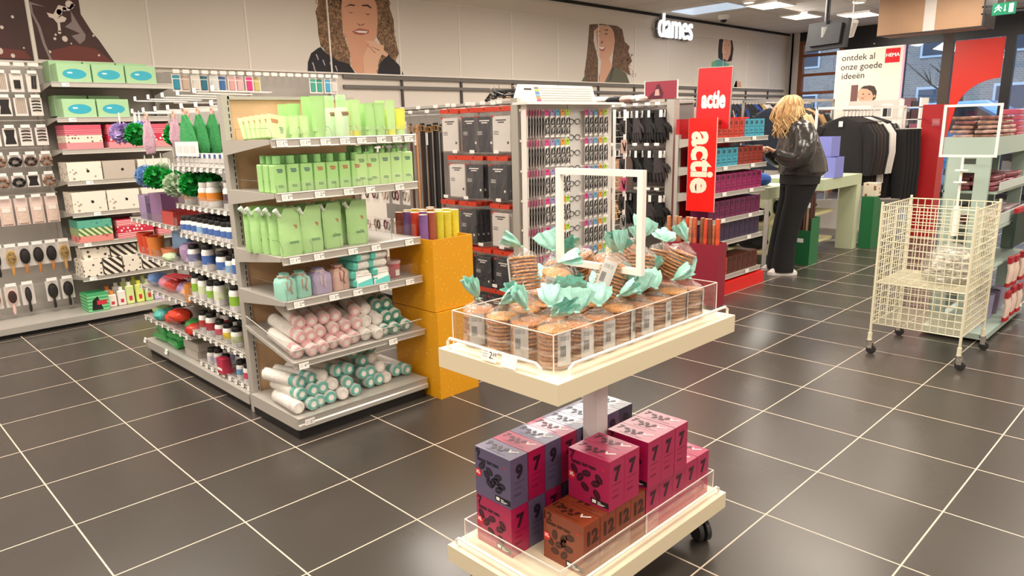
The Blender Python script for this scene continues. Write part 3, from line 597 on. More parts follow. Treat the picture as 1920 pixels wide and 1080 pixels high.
# ---- yellow cartons with wrapping paper rolls
def ymat():
    a = bpy.data.materials.new('yellow_carton'); a.use_nodes = True; nt = a.node_tree; b = nt.nodes['Principled BSDF']; b.inputs['Roughness'].default_value = .5
    tc = nt.nodes.new('ShaderNodeTexCoord'); v = nt.nodes.new('ShaderNodeTexVoronoi'); v.inputs['Scale'].default_value = 32; v.inputs['Randomness'].default_value = .5
    mp = nt.nodes.new('ShaderNodeMapping'); mp.inputs['Rotation'].default_value = (.7, .2, .8); mp.inputs['Scale'].default_value = (.55, 1.6, 1.0)
    nt.links.new(tc.outputs['Object'], mp.inputs[0]); nt.links.new(mp.outputs[0], v.inputs['Vector'])
    r = nt.nodes.new('ShaderNodeValToRGB'); r.color_ramp.elements[0].position = .16; r.color_ramp.elements[1].position = .2; r.color_ramp.elements[0].color = lin('#eab53c'); r.color_ramp.elements[1].color = lin('#e09c0e')
    nt.links.new(v.outputs['Distance'], r.inputs[0]); nt.links.new(r.outputs[0], b.inputs['Base Color']); return a
YM = ymat(); yt = m('#c98d1c', .6)
for z0, z1, o, l in ((0, .47, 0, 'lower'), (.474, .85, -.012, 'upper')):
    t = thing('yellow_carton', '%s yellow patterned carton beside the end shelf unit' % l, 'carton', (2.56, 1.86, z0), 0, 'yellow cartons')
    s = MB(); h = z1-z0; a, b_, c, d = -.19+o, .185+o, -.135, .135
    s.box(a, b_, c, c+.006, 0, h, YM); s.box(a, b_, d-.006, d, 0, h, YM); s.box(a, a+.006, c+.006, d-.006, 0, h, YM); s.box(b_-.006, b_, c+.006, d-.006, 0, h, YM); s.box(a+.006, b_-.006, c+.006, d-.006, 0, .006, YM)
    if l == 'lower': s.box(a+.006, b_-.006, c+.006, d-.006, h-.006, h, YM)
    s.build('carton_body', t)
    if l == 'lower': s = MB(); s.box(b_, b_+.001, .08, .105, .2, .26, PAPER); s.build('label_sticker', t)
rc = ['#a8563f', '#c9863d', '#d9d43a', '#7e5a9c', '#c23a52', '#e8d63c', '#e0452f', '#d8cf3a', '#a97a3a', '#8a63a5', '#d9533f', '#e9e24b', '#b0503a', '#7b57a0', '#e0cf40', '#cf3e33']
k = 0
for j in range(4):
    for i in range(5):
        c = rc[(k*7) % 16]; s = MB(); x, y = 2.4+.0+j*.068, 1.775-(.0)+i*.053
        s.lathe([(.0235, 0), (.0235, .36)], m(c, .45, noise=.1, nscale=20), 14, caps=False); s.lathe([(.0235, .36), (.021, .361), (.018, .35), (.004, .345)], m('#efe2d0', .6), 14, caps=False); s.lathe([(.0235, 0), (.001, 0)], m(c, .45), 14, caps=False)
        o = s.build('wrapping_paper_roll'); o.location = (x, y, .606+(.007 if k % 3 else 0)); tag(o, 'wrapping paper roll in the yellow carton, %s from the left in row %s' % (nth(i), ('one', 'two', 'three', 'four')[j]), 'wrapping paper', 'rolls in the yellow carton'); k += 1
# ================================================================== long side of the same aisle
RZ90 = Matrix.Rotation(R(-90), 4, 'Z')
def shelf_y(par, x0, x1, yf, yb, z, cards=(), lip=.02, nm='shelf', tilt=0):
    """shelf whose front lip faces -Y"""
    s = MB(); s.box(x0, x1, yf+.012, yb, z-.014, z, shelfg)
    for x in (x0-.0034, x1+.0004): s.prism([(yb, z-.06), (yf+.02, z-.016), (yf+.02, z+.001), (yb, z+.001)], x, x+.003, shelfg, Matrix(((0,0,1,0),(1,0,0,0),(0,1,0,0),(0,0,0,1))))
    o = s.build(nm, par); s = MB(); s.box(x0, x1, yf+.004, yf+.012, z-lip, z+.004, lipc); s.tube([(x0, yf+.004, z+.002), (x1, yf+.004, z+.002)], .004, lipc, 6); s.tube([(x0, yf+.004, z-lip+.003), (x1, yf+.004, z-lip+.003)], .004, lipc, 6); s.build('price_rail', o)
    for k, x in enumerate(cards): card(o, TR(x, yf-.004, z-.011, R(-10), 0, R((k*37 % 11)-5)), (k+int(z*10)) % 8, .03, .021)
    return o
def arr(a, b, n): return [a+(b-a)*(i+.5)/n for i in range(n)]
su = thing('shelf_unit', 'long grey shelf run holding bottles with black lids and bath sponges', 'shelf', (0, 0, 0))
s = MB(); s.box(.60, 2.125, 1.315, 1.335, 0, 1.555, m('#a39d96', .5)); s.build('back_panel', su)
for x in (.585, 1.395): post(su, x, x+.03, 1.29, 1.345, 1.56)
s = MB(); s.box(.6, 2.125, .965, 1.31, .075, .09, shelfg); s.box(.6, 2.125, .955, .965, .035, .09, lipc); bd = s.build('base_deck', su)
s = MB(); s.box(.62, 2.12, .975, 1.3, 0, .06, kick); s.build('kickplate', su)
for x in (.62, 1.0): card(bd, TR(x, .948, .085, R(-20)), 1, .04, .032)
for x0, x1, z, yf in ((1.43, 2.12, 1.235, .965), (1.43, 2.12, 1.03, .965), (1.43, 2.12, .868, .965), (1.43, 2.12, .683, .965), (1.43, 2.12, .505, .965), (1.43, 2.12, .30, .965), (1.43, 2.12, .115, .985),
                      (.61, 1.39, .895, .965), (.61, 1.39, .67, .965), (.61, 1.39, .455, .965), (.61, 1.39, .25, .965)):
    o = shelf_y(su, x0, x1, yf, 1.31, z, arr(x0, x1, 9 if x0 > 1 else 8)); s = MB(); s.box(x0+.01, x1-.01, yf+.014, yf+.0155, z, z+.05, ACR); s.build('acrylic_divider', o)
# hooks on top
for z, n, y0 in ((1.53, 7, 1.0), (1.60, 6, 1.02)):
    for i, x in enumerate(arr(.75, 2.08, n)):
        s = MB(); s.tube([(x, 1.31, z), (x, y0, z+.004), (x, y0-.01, z+.014)], .003, WHITE, 5); s.tube([(x+.03, 1.31, z), (x+.03, y0, z+.004)], .003, WHITE, 5); s.box(x-.005, x+.035, y0-.012, y0-.01, z+.005, z+.03, PAPER); s.build('hook', su)
jars = {}
def jar_p(band, r_=.029, h=.075, capc='#1b1a1c', body='#efede9'):
    k = (band, r_, h, capc)
    if k in jars: return jars[k]
    P = Proto('lidded_bottle', 'bottle'); s = MB(); s.lathe([(r_*.94, 0), (r_, .003), (r_, h*.86), (r_*.85, h*.97), (r_*.7, h)], m(body, .35), 14)
    s.lathe([(r_+.0006, h*.3), (r_+.0006, h*.72)], m(band, .4), 14, caps=False); s.lathe([(r_+.0006, h*.06), (r_+.0006, h*.28)], m('#e6e4e6', .4), 14, caps=False)
    for q in range(4):
        for a0 in (-1.9, -1.2, -2.6): s.quad(*[((r_+.001)*math.cos(a0+b), (r_+.001)*math.sin(a0+b), h*(.09+q*.05)+c) for b, c in ((0, 0), (.4, 0), (.4, .0012), (0, .0012))], DKGREY)
    P.part('bottle_body', s); s = MB(); s.lathe([(r_*.82, h), (r_*.84, h+.002), (r_*.84, h+.019), (r_*.78, h+.022)], m(capc, .35), 16); P.part('lid', s); jars[k] = P; return P
def row_jars(z, items, lab, y=1.015, rows=3, dx=.068, x0=1.47, grp='bottles with lids'):
    n = 0; dx *= 1.17; x0 += .01
    for i, it in enumerate(items):
        if it is None or x0+i*dx > 2.09: continue
        for r_ in range(rows):
            P = jar_p(*it); put(P, 'white bottle on the %s, %s from left%s' % (lab, nth(i), ('', ', second row', ', third row')[r_]), grp, (x0+i*dx, y-.008+r_*.078, z+.001), R(random.uniform(-30, 30)), sc=1.1)
blue, lblue, grn, red, ora, pin, yl = '#4a6fb4', '#8fb6dc', '#8fbf3f', '#a83440', '#e08a2c', '#c94f6d', '#e2c93a'
row_jars(1.03, [(ora, .03, .08, '#efede9'), None, (ora, .034, .09, '#efede9'), (ora, .034, .095, '#f0eeea'), None, ('#5b4650', .036, .1, '#efede9'), ('#5b4650', .036, .1, '#efede9')], 'uppermost bottle shelf', 1.03, 2, .09, 1.5)
row_jars(.868, [(blue, .027, .065), (blue, .027, .07), (blue, .027, .07), (lblue, .027, .07), (blue, .027, .07), (blue, .027, .07), (blue, .027, .07), (blue, .027, .07), (blue, .029, .075), (blue, .029, .075)], 'blue banded upper shelf', 1.0, 3, .064, 1.465)
row_jars(.683, [('#7d7fa8', .03, .09), None, (blue, .03, .105), None, (blue, .033, .09), (lblue, .027, .08), (blue, .033, .1), (blue, .033, .1)], 'second blue banded shelf', 1.01, 2, .082, 1.5)
row_jars(.505, [(grn, .026, .1), ('#d7e3b8', .03, .1), (grn, .027, .085), ('#dfe8c8', .03, .1), None, (grn, .034, .105), (grn, .034, .105)], 'green banded shelf', 1.01, 2, .088, 1.485)
row_jars(.30, [('#b4433f', .026, .09), (red, .03, .095), (pin, .026, .075), (yl, .028, .075), ('#bfc9a0', .03, .075), None, ('#dcd8d2', .026, .06)], 'red and yellow banded shelf', 1.02, 2, .092, 1.5)
row_jars(.115, [('#d5d2dc', .026, .06), ('#a9a3c4', .026, .075), ('#d5d2dc', .024, .06), None, ('#6ea3cc', .025, .07), (pin, .03, .075), (pin, .026, .07)], 'lowest bottle shelf', 1.03, 2, .082, 1.53)
P = Proto('pill_box', 'box'); s = MB(); s.box(-.025, .025, -.012, .012, 0, .07, m('#eceae8', .5)); s.quad((-.025, -.0126, .045), (.0, -.0126, .045), (.0, -.0126, .066), (-.025, -.0126, .066), m('#35508f')); s.quad((-.02, -.0126, .02), (.02, -.0126, .02), (.02, -.0126, .023), (-.02, -.0126, .023), DKGREY); P.part('pill_box', s)
for i in range(10): put(P, 'small white carton on the short top shelf, %s from left' % nth(i), 'cartons on the short top shelf', (1.5+i*.062, .995, 1.236), R(random.uniform(-8, 8)))
s = MB(); s.box(-.15, .15, -.002, .002, 0, .075, m('#f0efec', .5)); 
for k in range(3): s.quad((-.13+k*.09, -.0026, .02), (-.06+k*.09, -.0026, .02), (-.06+k*.09, -.0026, .055), (-.13+k*.09, -.0026, .055), m('#dcd5d3'))
o = s.build('tray_sign'); o.location = (1.66, .975, 1.29); tag(o, 'long white sign strip above the short top shelf', 'sign')
# red box + odd items
s = MB(); s.rbox(.075, .05, 0, .085, .004, m('#b6304a', .4), k=1); s.quad((-.03, -.0256, .02), (.03, -.0256, .02), (.03, -.0256, .035), (-.03, -.0256, .035), PAPER); o = s.build('pill_box'); o.location = (1.72+.05, .99, .117); tag(o, 'dark pink carton among the bottles on the lowest shelf', 'box')
# mesh bath sponges and mitts
def pouf_p(h, nm='bath_sponge'):
    P = Proto(nm, 'sponge'); s = MB(); rnd2 = random.Random(h); c = m(h, .6, noise=.25, nscale=50)
    for k in range(9):
        ax = Vector((rnd2.uniform(-1, 1), rnd2.uniform(-1, 1), rnd2.uniform(-1, 1))).normalized(); q = ax.to_track_quat('Z', 'Y').to_matrix().to_4x4()
        seg = 30; rings = []
        for u in (.25, .7, 1.0): rings.append([((.052*u)*math.cos(2*math.pi*j/seg)*(1+.1*math.sin(j*2.5+k)), (.052*u)*math.sin(2*math.pi*j/seg)*(1+.1*math.sin(j*2.5+k)), .014*math.sin(j*1.9+k)*u+rnd2.uniform(-.003, .003)) for j in range(seg)])
        s.loft(rings, c, TR(0, 0, -.055) @ q, caps=False)
    s.ell((0, 0, -.055), (.036, .036, .036), c); P.part('mesh_ball', s); s = MB(); s.tube([(0, 0, -.015), (-.006, 0, .02), (0, 0, .04), (.006, 0, .02), (.0, 0, -.015)], .0022, WHITE, 5); P.part('cord', s); return P
pg, pp, pb, ps = pouf_p('#159a3c'), pouf_p('#b7a1d4'), pouf_p('#86abd6'), pouf_p('#b9cdb0')
ppos = [(pp, .80, .93, 1.49), (pb, .87, 1.0, 1.49), (pg, 1.0, .95, 1.48), (pg, 1.36, 1.04, 1.47), (pp, .75, 1.06, 1.5), (pb, 1.05, .96, 1.24), (ps, 1.14, 1.02, 1.25), (pg, 1.22, .95, 1.24), (pg, 1.32, 1.0, 1.22), (ps, 1.42, .98, 1.2), (pg, 1.6, 1.0, 1.21), (pg, 1.7, 1.06, 1.21), (ps, 1.52, 1.02, 1.2), (pg, 1.95, 1.1, 1.2), (pb, 1.5, 1.12, 1.21)]
cn = {id(pg): 'bright green', id(pp): 'lilac', id(pb): 'pale blue', id(ps): 'pale green'}
for i, (P, x, y, z) in enumerate(ppos): put(P, '%s mesh bath sponge hanging %s row, %s from left' % (cn[id(P)], 'in the upper' if z > 1.3 else 'in the lower', nth(i if z > 1.3 else i-5)), 'bath sponges', (x, y, z), sc=1.25)
def mitt(c, x, y, z, lab, w=.12, h=.2, lean=0):
    t = thing('bath_mitt', lab, 'mitt', (x, y, z), 0, 'hanging bath mitts'); t.rotation_euler = (0, R(lean), R(8)); cc = m(c, .85, bump=.5, nscale=80)
    s = MB(); rings = []; n = 18
    for k, (zz, f, g) in enumerate(((-h, .5, .3), (-h*.97, .85, .6), (-h*.75, 1, 1), (-h*.5, .86, .9), (-h*.25, .6, .8), (-.02, .3, .6), (0, .12, .5))):
        rings.append([(w/2*f*math.cos(2*math.pi*j/n)+.004*math.sin(j*3+k), .022*g*math.sin(2*math.pi*j/n)*(1+.5*math.sin(j*2.2+k)), zz+.004*math.sin(j*2)) for j in range(n)])
    s.loft(rings, cc); s.build('mitt_body', t); s = MB(); s.tube([(0, 0, -.005), (-.012, 0, .02), (0, 0, .04), (.012, 0, .02), (0, 0, -.005)], .006, m('#e3b3a6', .6), 6); s.build('hanging_loop', t)
for i in range(4): mitt('#3f9a5a', 1.62+i*.055, 1.0+i*.05, 1.5, 'dark green bath mitt with pink loop, %s from the front' % nth(i), .15, .2, -8+i*7)
mitt('#cda6b8', 1.17, .96, 1.49, 'dusty pink bath mitt in front of the green sponges', .1, .19); mitt('#cda6b8', 1.47, 1.0, 1.49, 'dusty pink bath mitt just left of the green mitts', .09, .15); mitt('#d9b7b9', 1.54, 1.05, 1.49, 'small pale pink bath mitt behind the green mitts', .07, .13)
# left bay: cups, baskets, kids' bath things
def basket(x, y, z, w, d, h, c, lab, nm='clear_basket', cat='basket'):
    s = MB(); t = .003; mt = c if not isinstance(c, str) else clear('tint_'+c[1:], c, .5, .85, .15, milky=True)
    s.box(-w/2, w/2, -d/2, -d/2+t, 0, h, mt); s.box(-w/2, w/2, d/2-t, d/2, 0, h, mt); s.box(-w/2, -w/2+t, -d/2, d/2, 0, h, mt); s.box(w/2-t, w/2, -d/2, d/2, 0, h, mt); s.box(-w/2, w/2, -d/2, d/2, 0, t, mt)
    for a in ((-w/2, -d/2), (w/2, -d/2)): s.tube([(a[0], a[1], 0), (a[0], a[1], h)], .002, mt, 4)
    o = s.build(nm); o.location = (x, y, z+.001); o.rotation_euler = (0, 0, R(random.uniform(-6, 6))); return tag(o, lab, cat, 'storage tubs on the left bay')
basket(.80, 1.08, .895, .17, .17, .15, '#a58bbf', 'purple plastic tub holding a green cup, left of the bottle shelves'); basket(1.02, 1.08, .895, .16, .17, .17, '#a97fae', 'mauve plastic tub beside the purple one'); basket(1.25, 1.05, .895, .15, .15, .08, '#d9534a', 'low red plastic tub at the right of the top left shelf'); basket(1.18, 1.22, .895, .15, .12, .13, '#c9888d', 'dusty pink plastic tub at the back')
def cup(x, y, z, c, r_, h, lab, cat='cup'):
    s = MB(); cc = m(c, .4); s.lathe([(r_*.82, 0), (r_, h), (r_*.92, h), (r_*.76, .004)], cc, 16); o = s.build('plastic_cup'); o.location = (x, y, z+.001); return tag(o, lab, cat, 'plastic cups')
cup(.8, 1.06, .899, '#1f9c4c', .035, .09, 'green plastic cup inside the purple tub')
for i, (x, c, h, l) in enumerate(((.68, '#d4482c', .13, 'deep orange ribbed cup'), (.86, '#e0823d', .12, 'light orange cup'), (.78, '#d4482c', .12, 'orange cup between two others'), (1.1, '#d9825c', .07, 'small salmon cup'))):
    cup(x, 1.02, .67, c, .052, h, l+' on the second left shelf')
cup(.84, 1.2, .67, '#9ec08c', .05, .16, 'sage green beaker behind the orange cups')
def lump(nm, x, y, z, sx, sy, sz, c, lab, cat, grp=None, seed=1, bag=False, rz=0):
    rnd2 = random.Random(seed); s = MB(); n = 16; rings = []
    for k in range(7):
        a = math.pi*k/6; r_ = max(.06, math.sin(a)**.6); rings.append([(sx/2*r_*math.cos(2*math.pi*j/n)*rnd2.uniform(.85, 1.1), sy/2*r_*math.sin(2*math.pi*j/n)*rnd2.uniform(.85, 1.1), sz*(.5-.5*math.cos(a))*rnd2.uniform(.94, 1.04)) for j in range(n)])
    s.loft(rings, c if not isinstance(c, str) else m(c, .35, noise=.1, nscale=20, bump=.4)); o = s.build(nm, ang=15 if bag else 38); o.location = (x, y, z+.001); o.rotation_euler = (0, 0, rz); return tag(o, lab, cat, grp)
s = MB(); s.rbox(.17, .05, 0, .2, .02, m('#7fa3cf', .35, bump=.5, nscale=12), k=2, top=.015); o = s.build('blue_pouch'); o.location = (1.12, 1.08, .671); o.rotation_euler = (0, R(8), R(10)); tag(o, 'flat pale blue plastic pouch leaning on the second left shelf', 'pouch')
lump('bundled_towel', 1.3, 1.06, .67, .16, .12, .12, '#b79ac3', 'lilac bundle in clear film beside the blue pouch', 'towel', seed=3)
lump('bundled_towel', 1.14, 1.0, .67, .15, .08, .05, '#bcd6ac', 'small pale green bundle lying below the blue pouch', 'towel', seed=9)
for i, (x, c, l) in enumerate(((.72, '#5d7fb5', 'blue'), (.88, '#d98aa0', 'pink'), (1.02, '#cc4a45', 'red'), (1.18, '#b49ccc', 'lilac'), (1.31, '#d8a27a', 'peach'))):
    lump('bundled_towel', x, 1.05+.02*(i % 2), .455, .15, .14, .08, c, '%s rolled cloth on the third left shelf' % l, 'towel', 'rolled cloths', seed=i+20)
for i in range(4): s = MB(); s.tube([(-.1, 0, .0), (.1, 0, .0)], .006, m('#d94a55', .4), 6); o = s.build('red_stick'); o.location = (1.1+i*.01, 1.0+i*.022, .56+.004*i); o.rotation_euler = (0, 0, .1*i); tag(o, 'thin red stick on the rolled cloths, %s from the front' % nth(i), 'stick', 'red sticks')
cup(1.38, 1.0, .455, '#d58a4a', .03, .11, 'tall amber beaker at the right end of the third left shelf')
for i, (x, y, c, l, w_) in enumerate(((.72, 1.05, '#8aa36b', 'olive green', .12), (.84, 1.02, '#4aa79d', 'teal', .12), (.98, 1.04, '#d5402b', 'red', .18), (1.12, 1.02, '#d8402a', 'scarlet', .2), (1.28, 1.05, '#3f9f51', 'green', .17), (1.36, 1.02, '#c7382b', 'crimson', .12))):
    lump('folded_plastic_bag', x, y, .25+(.045 if i in (3,) else 0), w_, .13, .07, c, '%s crumpled bag on the fourth left shelf' % l, 'bag', 'crumpled bags', seed=i+40)
P = Proto('wipes_pack', 'pack'); s = MB(); s.rbox(.2, .1, 0, .045, .02, m('#2f9a4a', .3, coat=.4, bump=.3, nscale=15), k=3, top=.014); s.disc((.05, 0, .0455), .03, .022, m('#e9d9b8')); s.disc((-.05, .0, .0455), .02, .014, m('#d96f45')); s.disc((.05, 0, .046), .016, .012, m('#d4652f')); P.part('wipes_pack', s)
for i, (x, y, z, a) in enumerate(((.74, 1.05, .091, 5), (.95, 1.05, .091, -4), (.76, 1.05, .137, -6), (.97, 1.06, .137, 6), (.74, 1.18, .091, 0), (.96, 1.18, .091, 3))): put(P, 'green pack of wet wipes on the base deck, %s %s' % (('left stack', 'right stack')[i % 2], ('bottom', 'top', 'rear')[i//2]), 'green wipes packs', (x, y, z), R(a))
P = Proto('clear_box', 'box'); s = MB(); s.rbox(.2, .12, 0, .05, .01, clear('hazy_box', '#d8cfc6', .35, .8, .2, milky=True), k=2, top=.004); P.part('clear_box', s)
for i in range(3): put(P, 'hazy plastic storage box beside the wipes, %s' % ('bottom one', 'top one', 'rear one')[i], 'hazy boxes', (1.27+(i == 2)*.03, 1.06+(i == 2)*.13, .091+.052*(i == 1)), R(3*i))
# ================================================================== left wall run
wu = thing('shelf_unit', 'tall grey wall shelf run along the left wall with hair accessories and boxes', 'shelf', (0, 0, 0))
s = MB(); s.box(-1.09, -1.07, -.6, 3.6, .03, 1.93, m('#b4aea7', .6)); s.build('back_panel', wu)
for y in (-.36, .92, 1.8, 2.66, 3.52): post(wu, -1.07, -1.02, y-.015, y+.015, 1.96)
s = MB(); s.box(-1.07, -.52, -.6, 3.6, .06, .075, shelfg); s.box(-.52, -.505, -.6, 3.6, .03, .075, lipc); s.build('base_deck', wu)
s = MB(); s.box(-1.07, -.54, -.6, 3.6, 0, .06, kick); s.build('kickplate', wu)
def shelf_w(y0, y1, z, cards=()): return shelf_x(wu, -1.07, -.60, y0, y1, z, cards)
for z, c in ((1.80, (1.02,)), (1.548, (1.03,)), (1.315, ()), (1.082, (1.08,)), (.842, (1.1,)), (.612, (1.0,)), (.345, (1.0,))): shelf_w(.93, 1.79, z, c)
gb = m('#a7cf9f', .5); aqua = m('#37a9bd', .35)
P = Proto('tissue_box', 'box'); s = MB(); s.rbox(.19, .225, 0, .135, .004, gb, k=1); s.poly([(.0956, .08*math.cos(t), .062+.036*math.sin(t)) for t in [i*.3142 for i in range(20)]], aqua); s.poly([(.0962, -.03+.02*math.cos(t), .07+.006*math.sin(t)) for t in [i*.6283 for i in range(10)]], m('#c9eef2')); s.disc((0, .0, .1356), .012, .008, m('#c7a083')); P.part('tissue_box', s)
for k, (z, n) in enumerate(((1.80, 3), (1.548, 2))):
    for i in range(n):
        for r_ in range(2): put(P, 'pale green tissue box with aqua oval, %s shelf, %s from left%s' % (('top', 'second')[k], nth(i), ' behind' if r_ else ''), 'green tissue boxes', (-.71-r_*.2, 1.095+i*.235+(.0), z+.001+(.018 if r_ else 0)), sc=(1, 1, 1.0+.12*r_))
def patt(nm, kind, a, b, sc=30):
    mt = bpy.data.materials.new(nm); mt.use_nodes = True; nt = mt.node_tree; bs = nt.nodes['Principled BSDF']; bs.inputs['Roughness'].default_value = .5
    tc = nt.nodes.new('ShaderNodeTexCoord'); r = nt.nodes.new('ShaderNodeValToRGB'); r.color_ramp.interpolation = 'CONSTANT'
    if kind == 'dots': t = nt.nodes.new('ShaderNodeTexVoronoi'); t.inputs['Randomness'].default_value = .7; o = 'Distance'; r.color_ramp.elements[1].position = .28; r.color_ramp.elements[0].color = lin(b); r.color_ramp.elements[1].color = lin(a)
    else:
        t = nt.nodes.new('ShaderNodeTexWave'); o = 'Fac'; t.bands_direction = {'v': 'DIAGONAL', 'h': 'Z', 'y': 'Y'}[kind]; r.color_ramp.elements[1].position = .5; r.color_ramp.elements[0].color = lin(b); r.color_ramp.elements[1].color = lin(a)
    t.inputs['Scale'].default_value = sc; nt.links.new(tc.outputs['Object'], t.inputs['Vector']); nt.links.new(t.outputs[o], r.inputs[0]); nt.links.new(r.outputs[0], bs.inputs['Base Color']); return mt
pinkst = patt('pink_stripes', 'h', '#e08a93', '#c33a55', 22); pinkd = patt('pink_dots', 'dots', '#ecd9c6', '#6b4a45', 42); creamd = patt('cream_dots', 'dots', '#e6ddce', '#a89883', 24); bwd = patt('black_dots', 'dots', '#e8e0d0', '#4b4038', 26); bws = patt('black_stripes', 'v', '#e8e0d0', '#2f2925', 11); redd = patt('red_dots', 'dots', '#c92945', '#eadfd8', 34); grs = patt('green_stripes', 'v', '#cfd6a0', '#4f7a45', 14); tealc = patt('teal_checks', 'dots', '#58a58c', '#3c7f82', 30); reds = patt('red_stripes', 'h', '#c92945', '#eec9c4', 24); salm = patt('salmon_dots', 'dots', '#d98a80', '#c04b4a', 14)
dotb = m('#1d1a19', .4)
def giftbox(x, y, z, w, d, h, mt, lab, dot=True):
    s = MB(); s.box(-d/2, d/2, -w/2, w/2, 0, h, mt)
    if dot: s.poly([(d/2+.0006, .02+.011*math.cos(t), h*.5+.011*math.sin(t)) for t in [i*.5236 for i in range(12)]], dotb)
    o = s.build('gift_box'); o.location = (x, y, z+.001); return tag(o, lab, 'gift box', 'patterned gift boxes on the wall shelves')
def stack(y, w, z, layers, lab, x=-.72):
    for k, (mt, h) in enumerate(layers): giftbox(x, y, z, w, .24, h-.001, mt, '%s, %s layer from the bottom' % (lab, nth(k)), False); z += h
for y, l in ((1.09, 'left'), (1.38, 'middle'), (1.655, 'right')): stack(y, .25, 1.315, [(m('#dd8d92', .5), .05), (pinkd if l == 'left' else redd, .055), (pinkst, .05), (m('#d4566c', .5), .025)], 'pink gift boxes on the third wall shelf, %s stack' % l)
for i, (y, mt, l) in enumerate(((1.06, creamd, 'dotted'), (1.305, m('#b9aea1', .5), 'plain taupe'), (1.56, creamd, 'dotted'))):
    giftbox(-.72, y, 1.082, .235, .24, .14, mt, '%s cream gift box on the fourth wall shelf, %s from left' % (l, nth(i))); giftbox(-.72, y, .842, .235, .24, .155, creamd, 'dotted cream gift box on the fifth wall shelf, %s from left' % nth(i))
stack(1.07, .24, .612, [(salm, .05), (grs, .06), (tealc, .06)], 'striped and dotted gift boxes on the sixth shelf, left stack'); stack(1.36, .27, .612, [(reds, .05), (redd, .05), (reds, .05)], 'red gift boxes on the sixth shelf, middle stack'); stack(1.65, .24, .612, [(reds, .05), (redd, .05)], 'red gift boxes on the sixth shelf, right stack')
for i in range(6): giftbox(-.72, 1.02+.145*i-.01, .345, .135, .24, .13, (bwd, bws)[i % 2], 'black and cream %s box on the lowest wall shelf, %s from left' % (('dotted', 'striped')[i % 2], nth(i)), False)
for i in range(3): giftbox(-.74, 1.06+.2*i, .476, .19, .2, .085, (bwd, bws, bwd)[i], 'flat black and cream %s box on top of the others, %s from left' % (('dotted', 'striped', 'dotted')[i], nth(i)), False)
# base deck products
def flask(x, y, z, c, h, lab, capc='#f0ece2', r_=.028):
    t = thing('care_bottle', lab, 'bottle', (x, y, z+.001), 0, 'care bottles on the wall base deck'); s = MB(); s.rbox(r_*1.4, r_*2.2, 0, h, .01, m(c, .4), k=2, top=.006)
    s.poly([(r_*.7+.0008, -.012, h*.2), (r_*.7+.0008, .012, h*.2), (r_*.7+.0008, .012, h*.45), (r_*.7+.0008, -.012, h*.45)], m('#c22f3d')); s.build('bottle_body', t); s = MB(); s.cyl(r_*.55, h, h+.03, m(capc, .4)); s.build('cap', t)
s = MB(); s.box(-.1, .1, -.075, .075, 0, .135, patt('green_tin', 'h', '#7ec78c', '#3f9a63', 12)); s.poly([(.1006, -.05, .01), (.1006, .03, .01), (.1006, .0, .12), (.1006, -.04, .09)], BLACK); s.poly([(.101, -.01, .05), (.101, .06, .05), (.101, .06, .085), (.101, -.01, .085)], m('#c22f3d')); o = s.build('green_box'); o.location = (-.66, 1.0, .076); tag(o, 'green patterned box with black drawing, leftmost on the wall base deck', 'box')
for i, (y, c, h, cc, l) in enumerate(((1.12, '#e8ddd2', .1, '#e8893a', 'white bottle with orange cap'), (1.19, '#e6e0d8', .12, '#efece6', 'white bottle'), (1.255, '#cfdc98', .15, '#eee9df', 'lime bottle with white cap'), (1.33, '#d3e07c', .15, '#e6e05a', 'bright lime bottle'), (1.4, '#b7d58a', .15, '#d7e59c', 'pale green bottle'), (1.47, '#c9b9d8', .14, '#e6e0ea', 'lilac bottle'), (1.54, '#a33b3f', .1, '#efe9e2', 'dark red bottle'), (1.62, '#d8d0c8', .13, '#efe9e2', 'cream bottle'))):
    flask(-.64, y, .075, c, h, l+' on the wall base deck', cc)
    flask(-.75, y, .075, c, h+.02, l+' in the rear row on the wall base deck', cc)
# ---- hair accessories hanging on the wall
hk = m('#c7c3bd', .3, .5); cardw = m('#e9e1da', .5); cardp = m('#dcc3bb', .5)
for z in (1.88, 1.72, 1.5, 1.3, 1.17, .96, .6, .27):
    s = MB(); s.box(-.86, -.854, -.3, .91, z+.035, z+.041, hk); o = s.build('display_bar', wu)
def hang(x, y, z, draw, lab, name, cat, w=.075, h=.12, back=None, grp='hair accessories on the wall', tagc=True):
    t = thing(name, lab, cat, (x, y, z), 0, grp)
    s = MB(); s.box(-.0015, .0015, -w/2, w/2, -h, 0, back or cardw); s.build('backing_card', t)
    s = MB(); draw(s, w, h); s.build('item', t)
    if tagc: s = MB(); s.tube([(-.2, 0, .012), (.02, 0, .012)], .002, hk, 5); s.box(.02, .022, -.03, .03, .0, .022, PAPER); s.build('price_hook', t)
bk = m('#1f1a19', .5); br_ = m('#4b342a', .5); gold = m('#b98a45', .4, .3)
def d_clip(s, w, h): s.rbox(w*.5, .012, -.0, h*.45, .005, bk, Matrix.Translation((.008, 0, -h*.8)) @ Matrix.Rotation(R(90), 4, 'Z'))
def d_pins(s, w, h):
    for i in range(4): s.tube([(.004, -w*.35, -h*.2-i*h*.17), (.006, 0, -h*.17-i*h*.17), (.004, w*.35, -h*.2-i*h*.17)], .005, bk, 6)
def d_coil(s, w, h):
    for i in range(8): s.tube([(.006+.004*math.cos(a), .01+.016*math.cos(a)-i*.001, -h*.15-i*h*.09+.004*math.sin(a*2)) for a in [k*.7 for k in range(9)]], .003, bk, 5)
def d_scr(s, w, h): s.tube([(.02+.012*math.sin(a*5), w*.4*math.cos(a), -h*.55+h*.28*math.sin(a)) for a in [k*.3 for k in range(21)]], .011, [bk, br_, m('#8a6a55', .6)][int(w*1000) % 3], 8, closed=True)
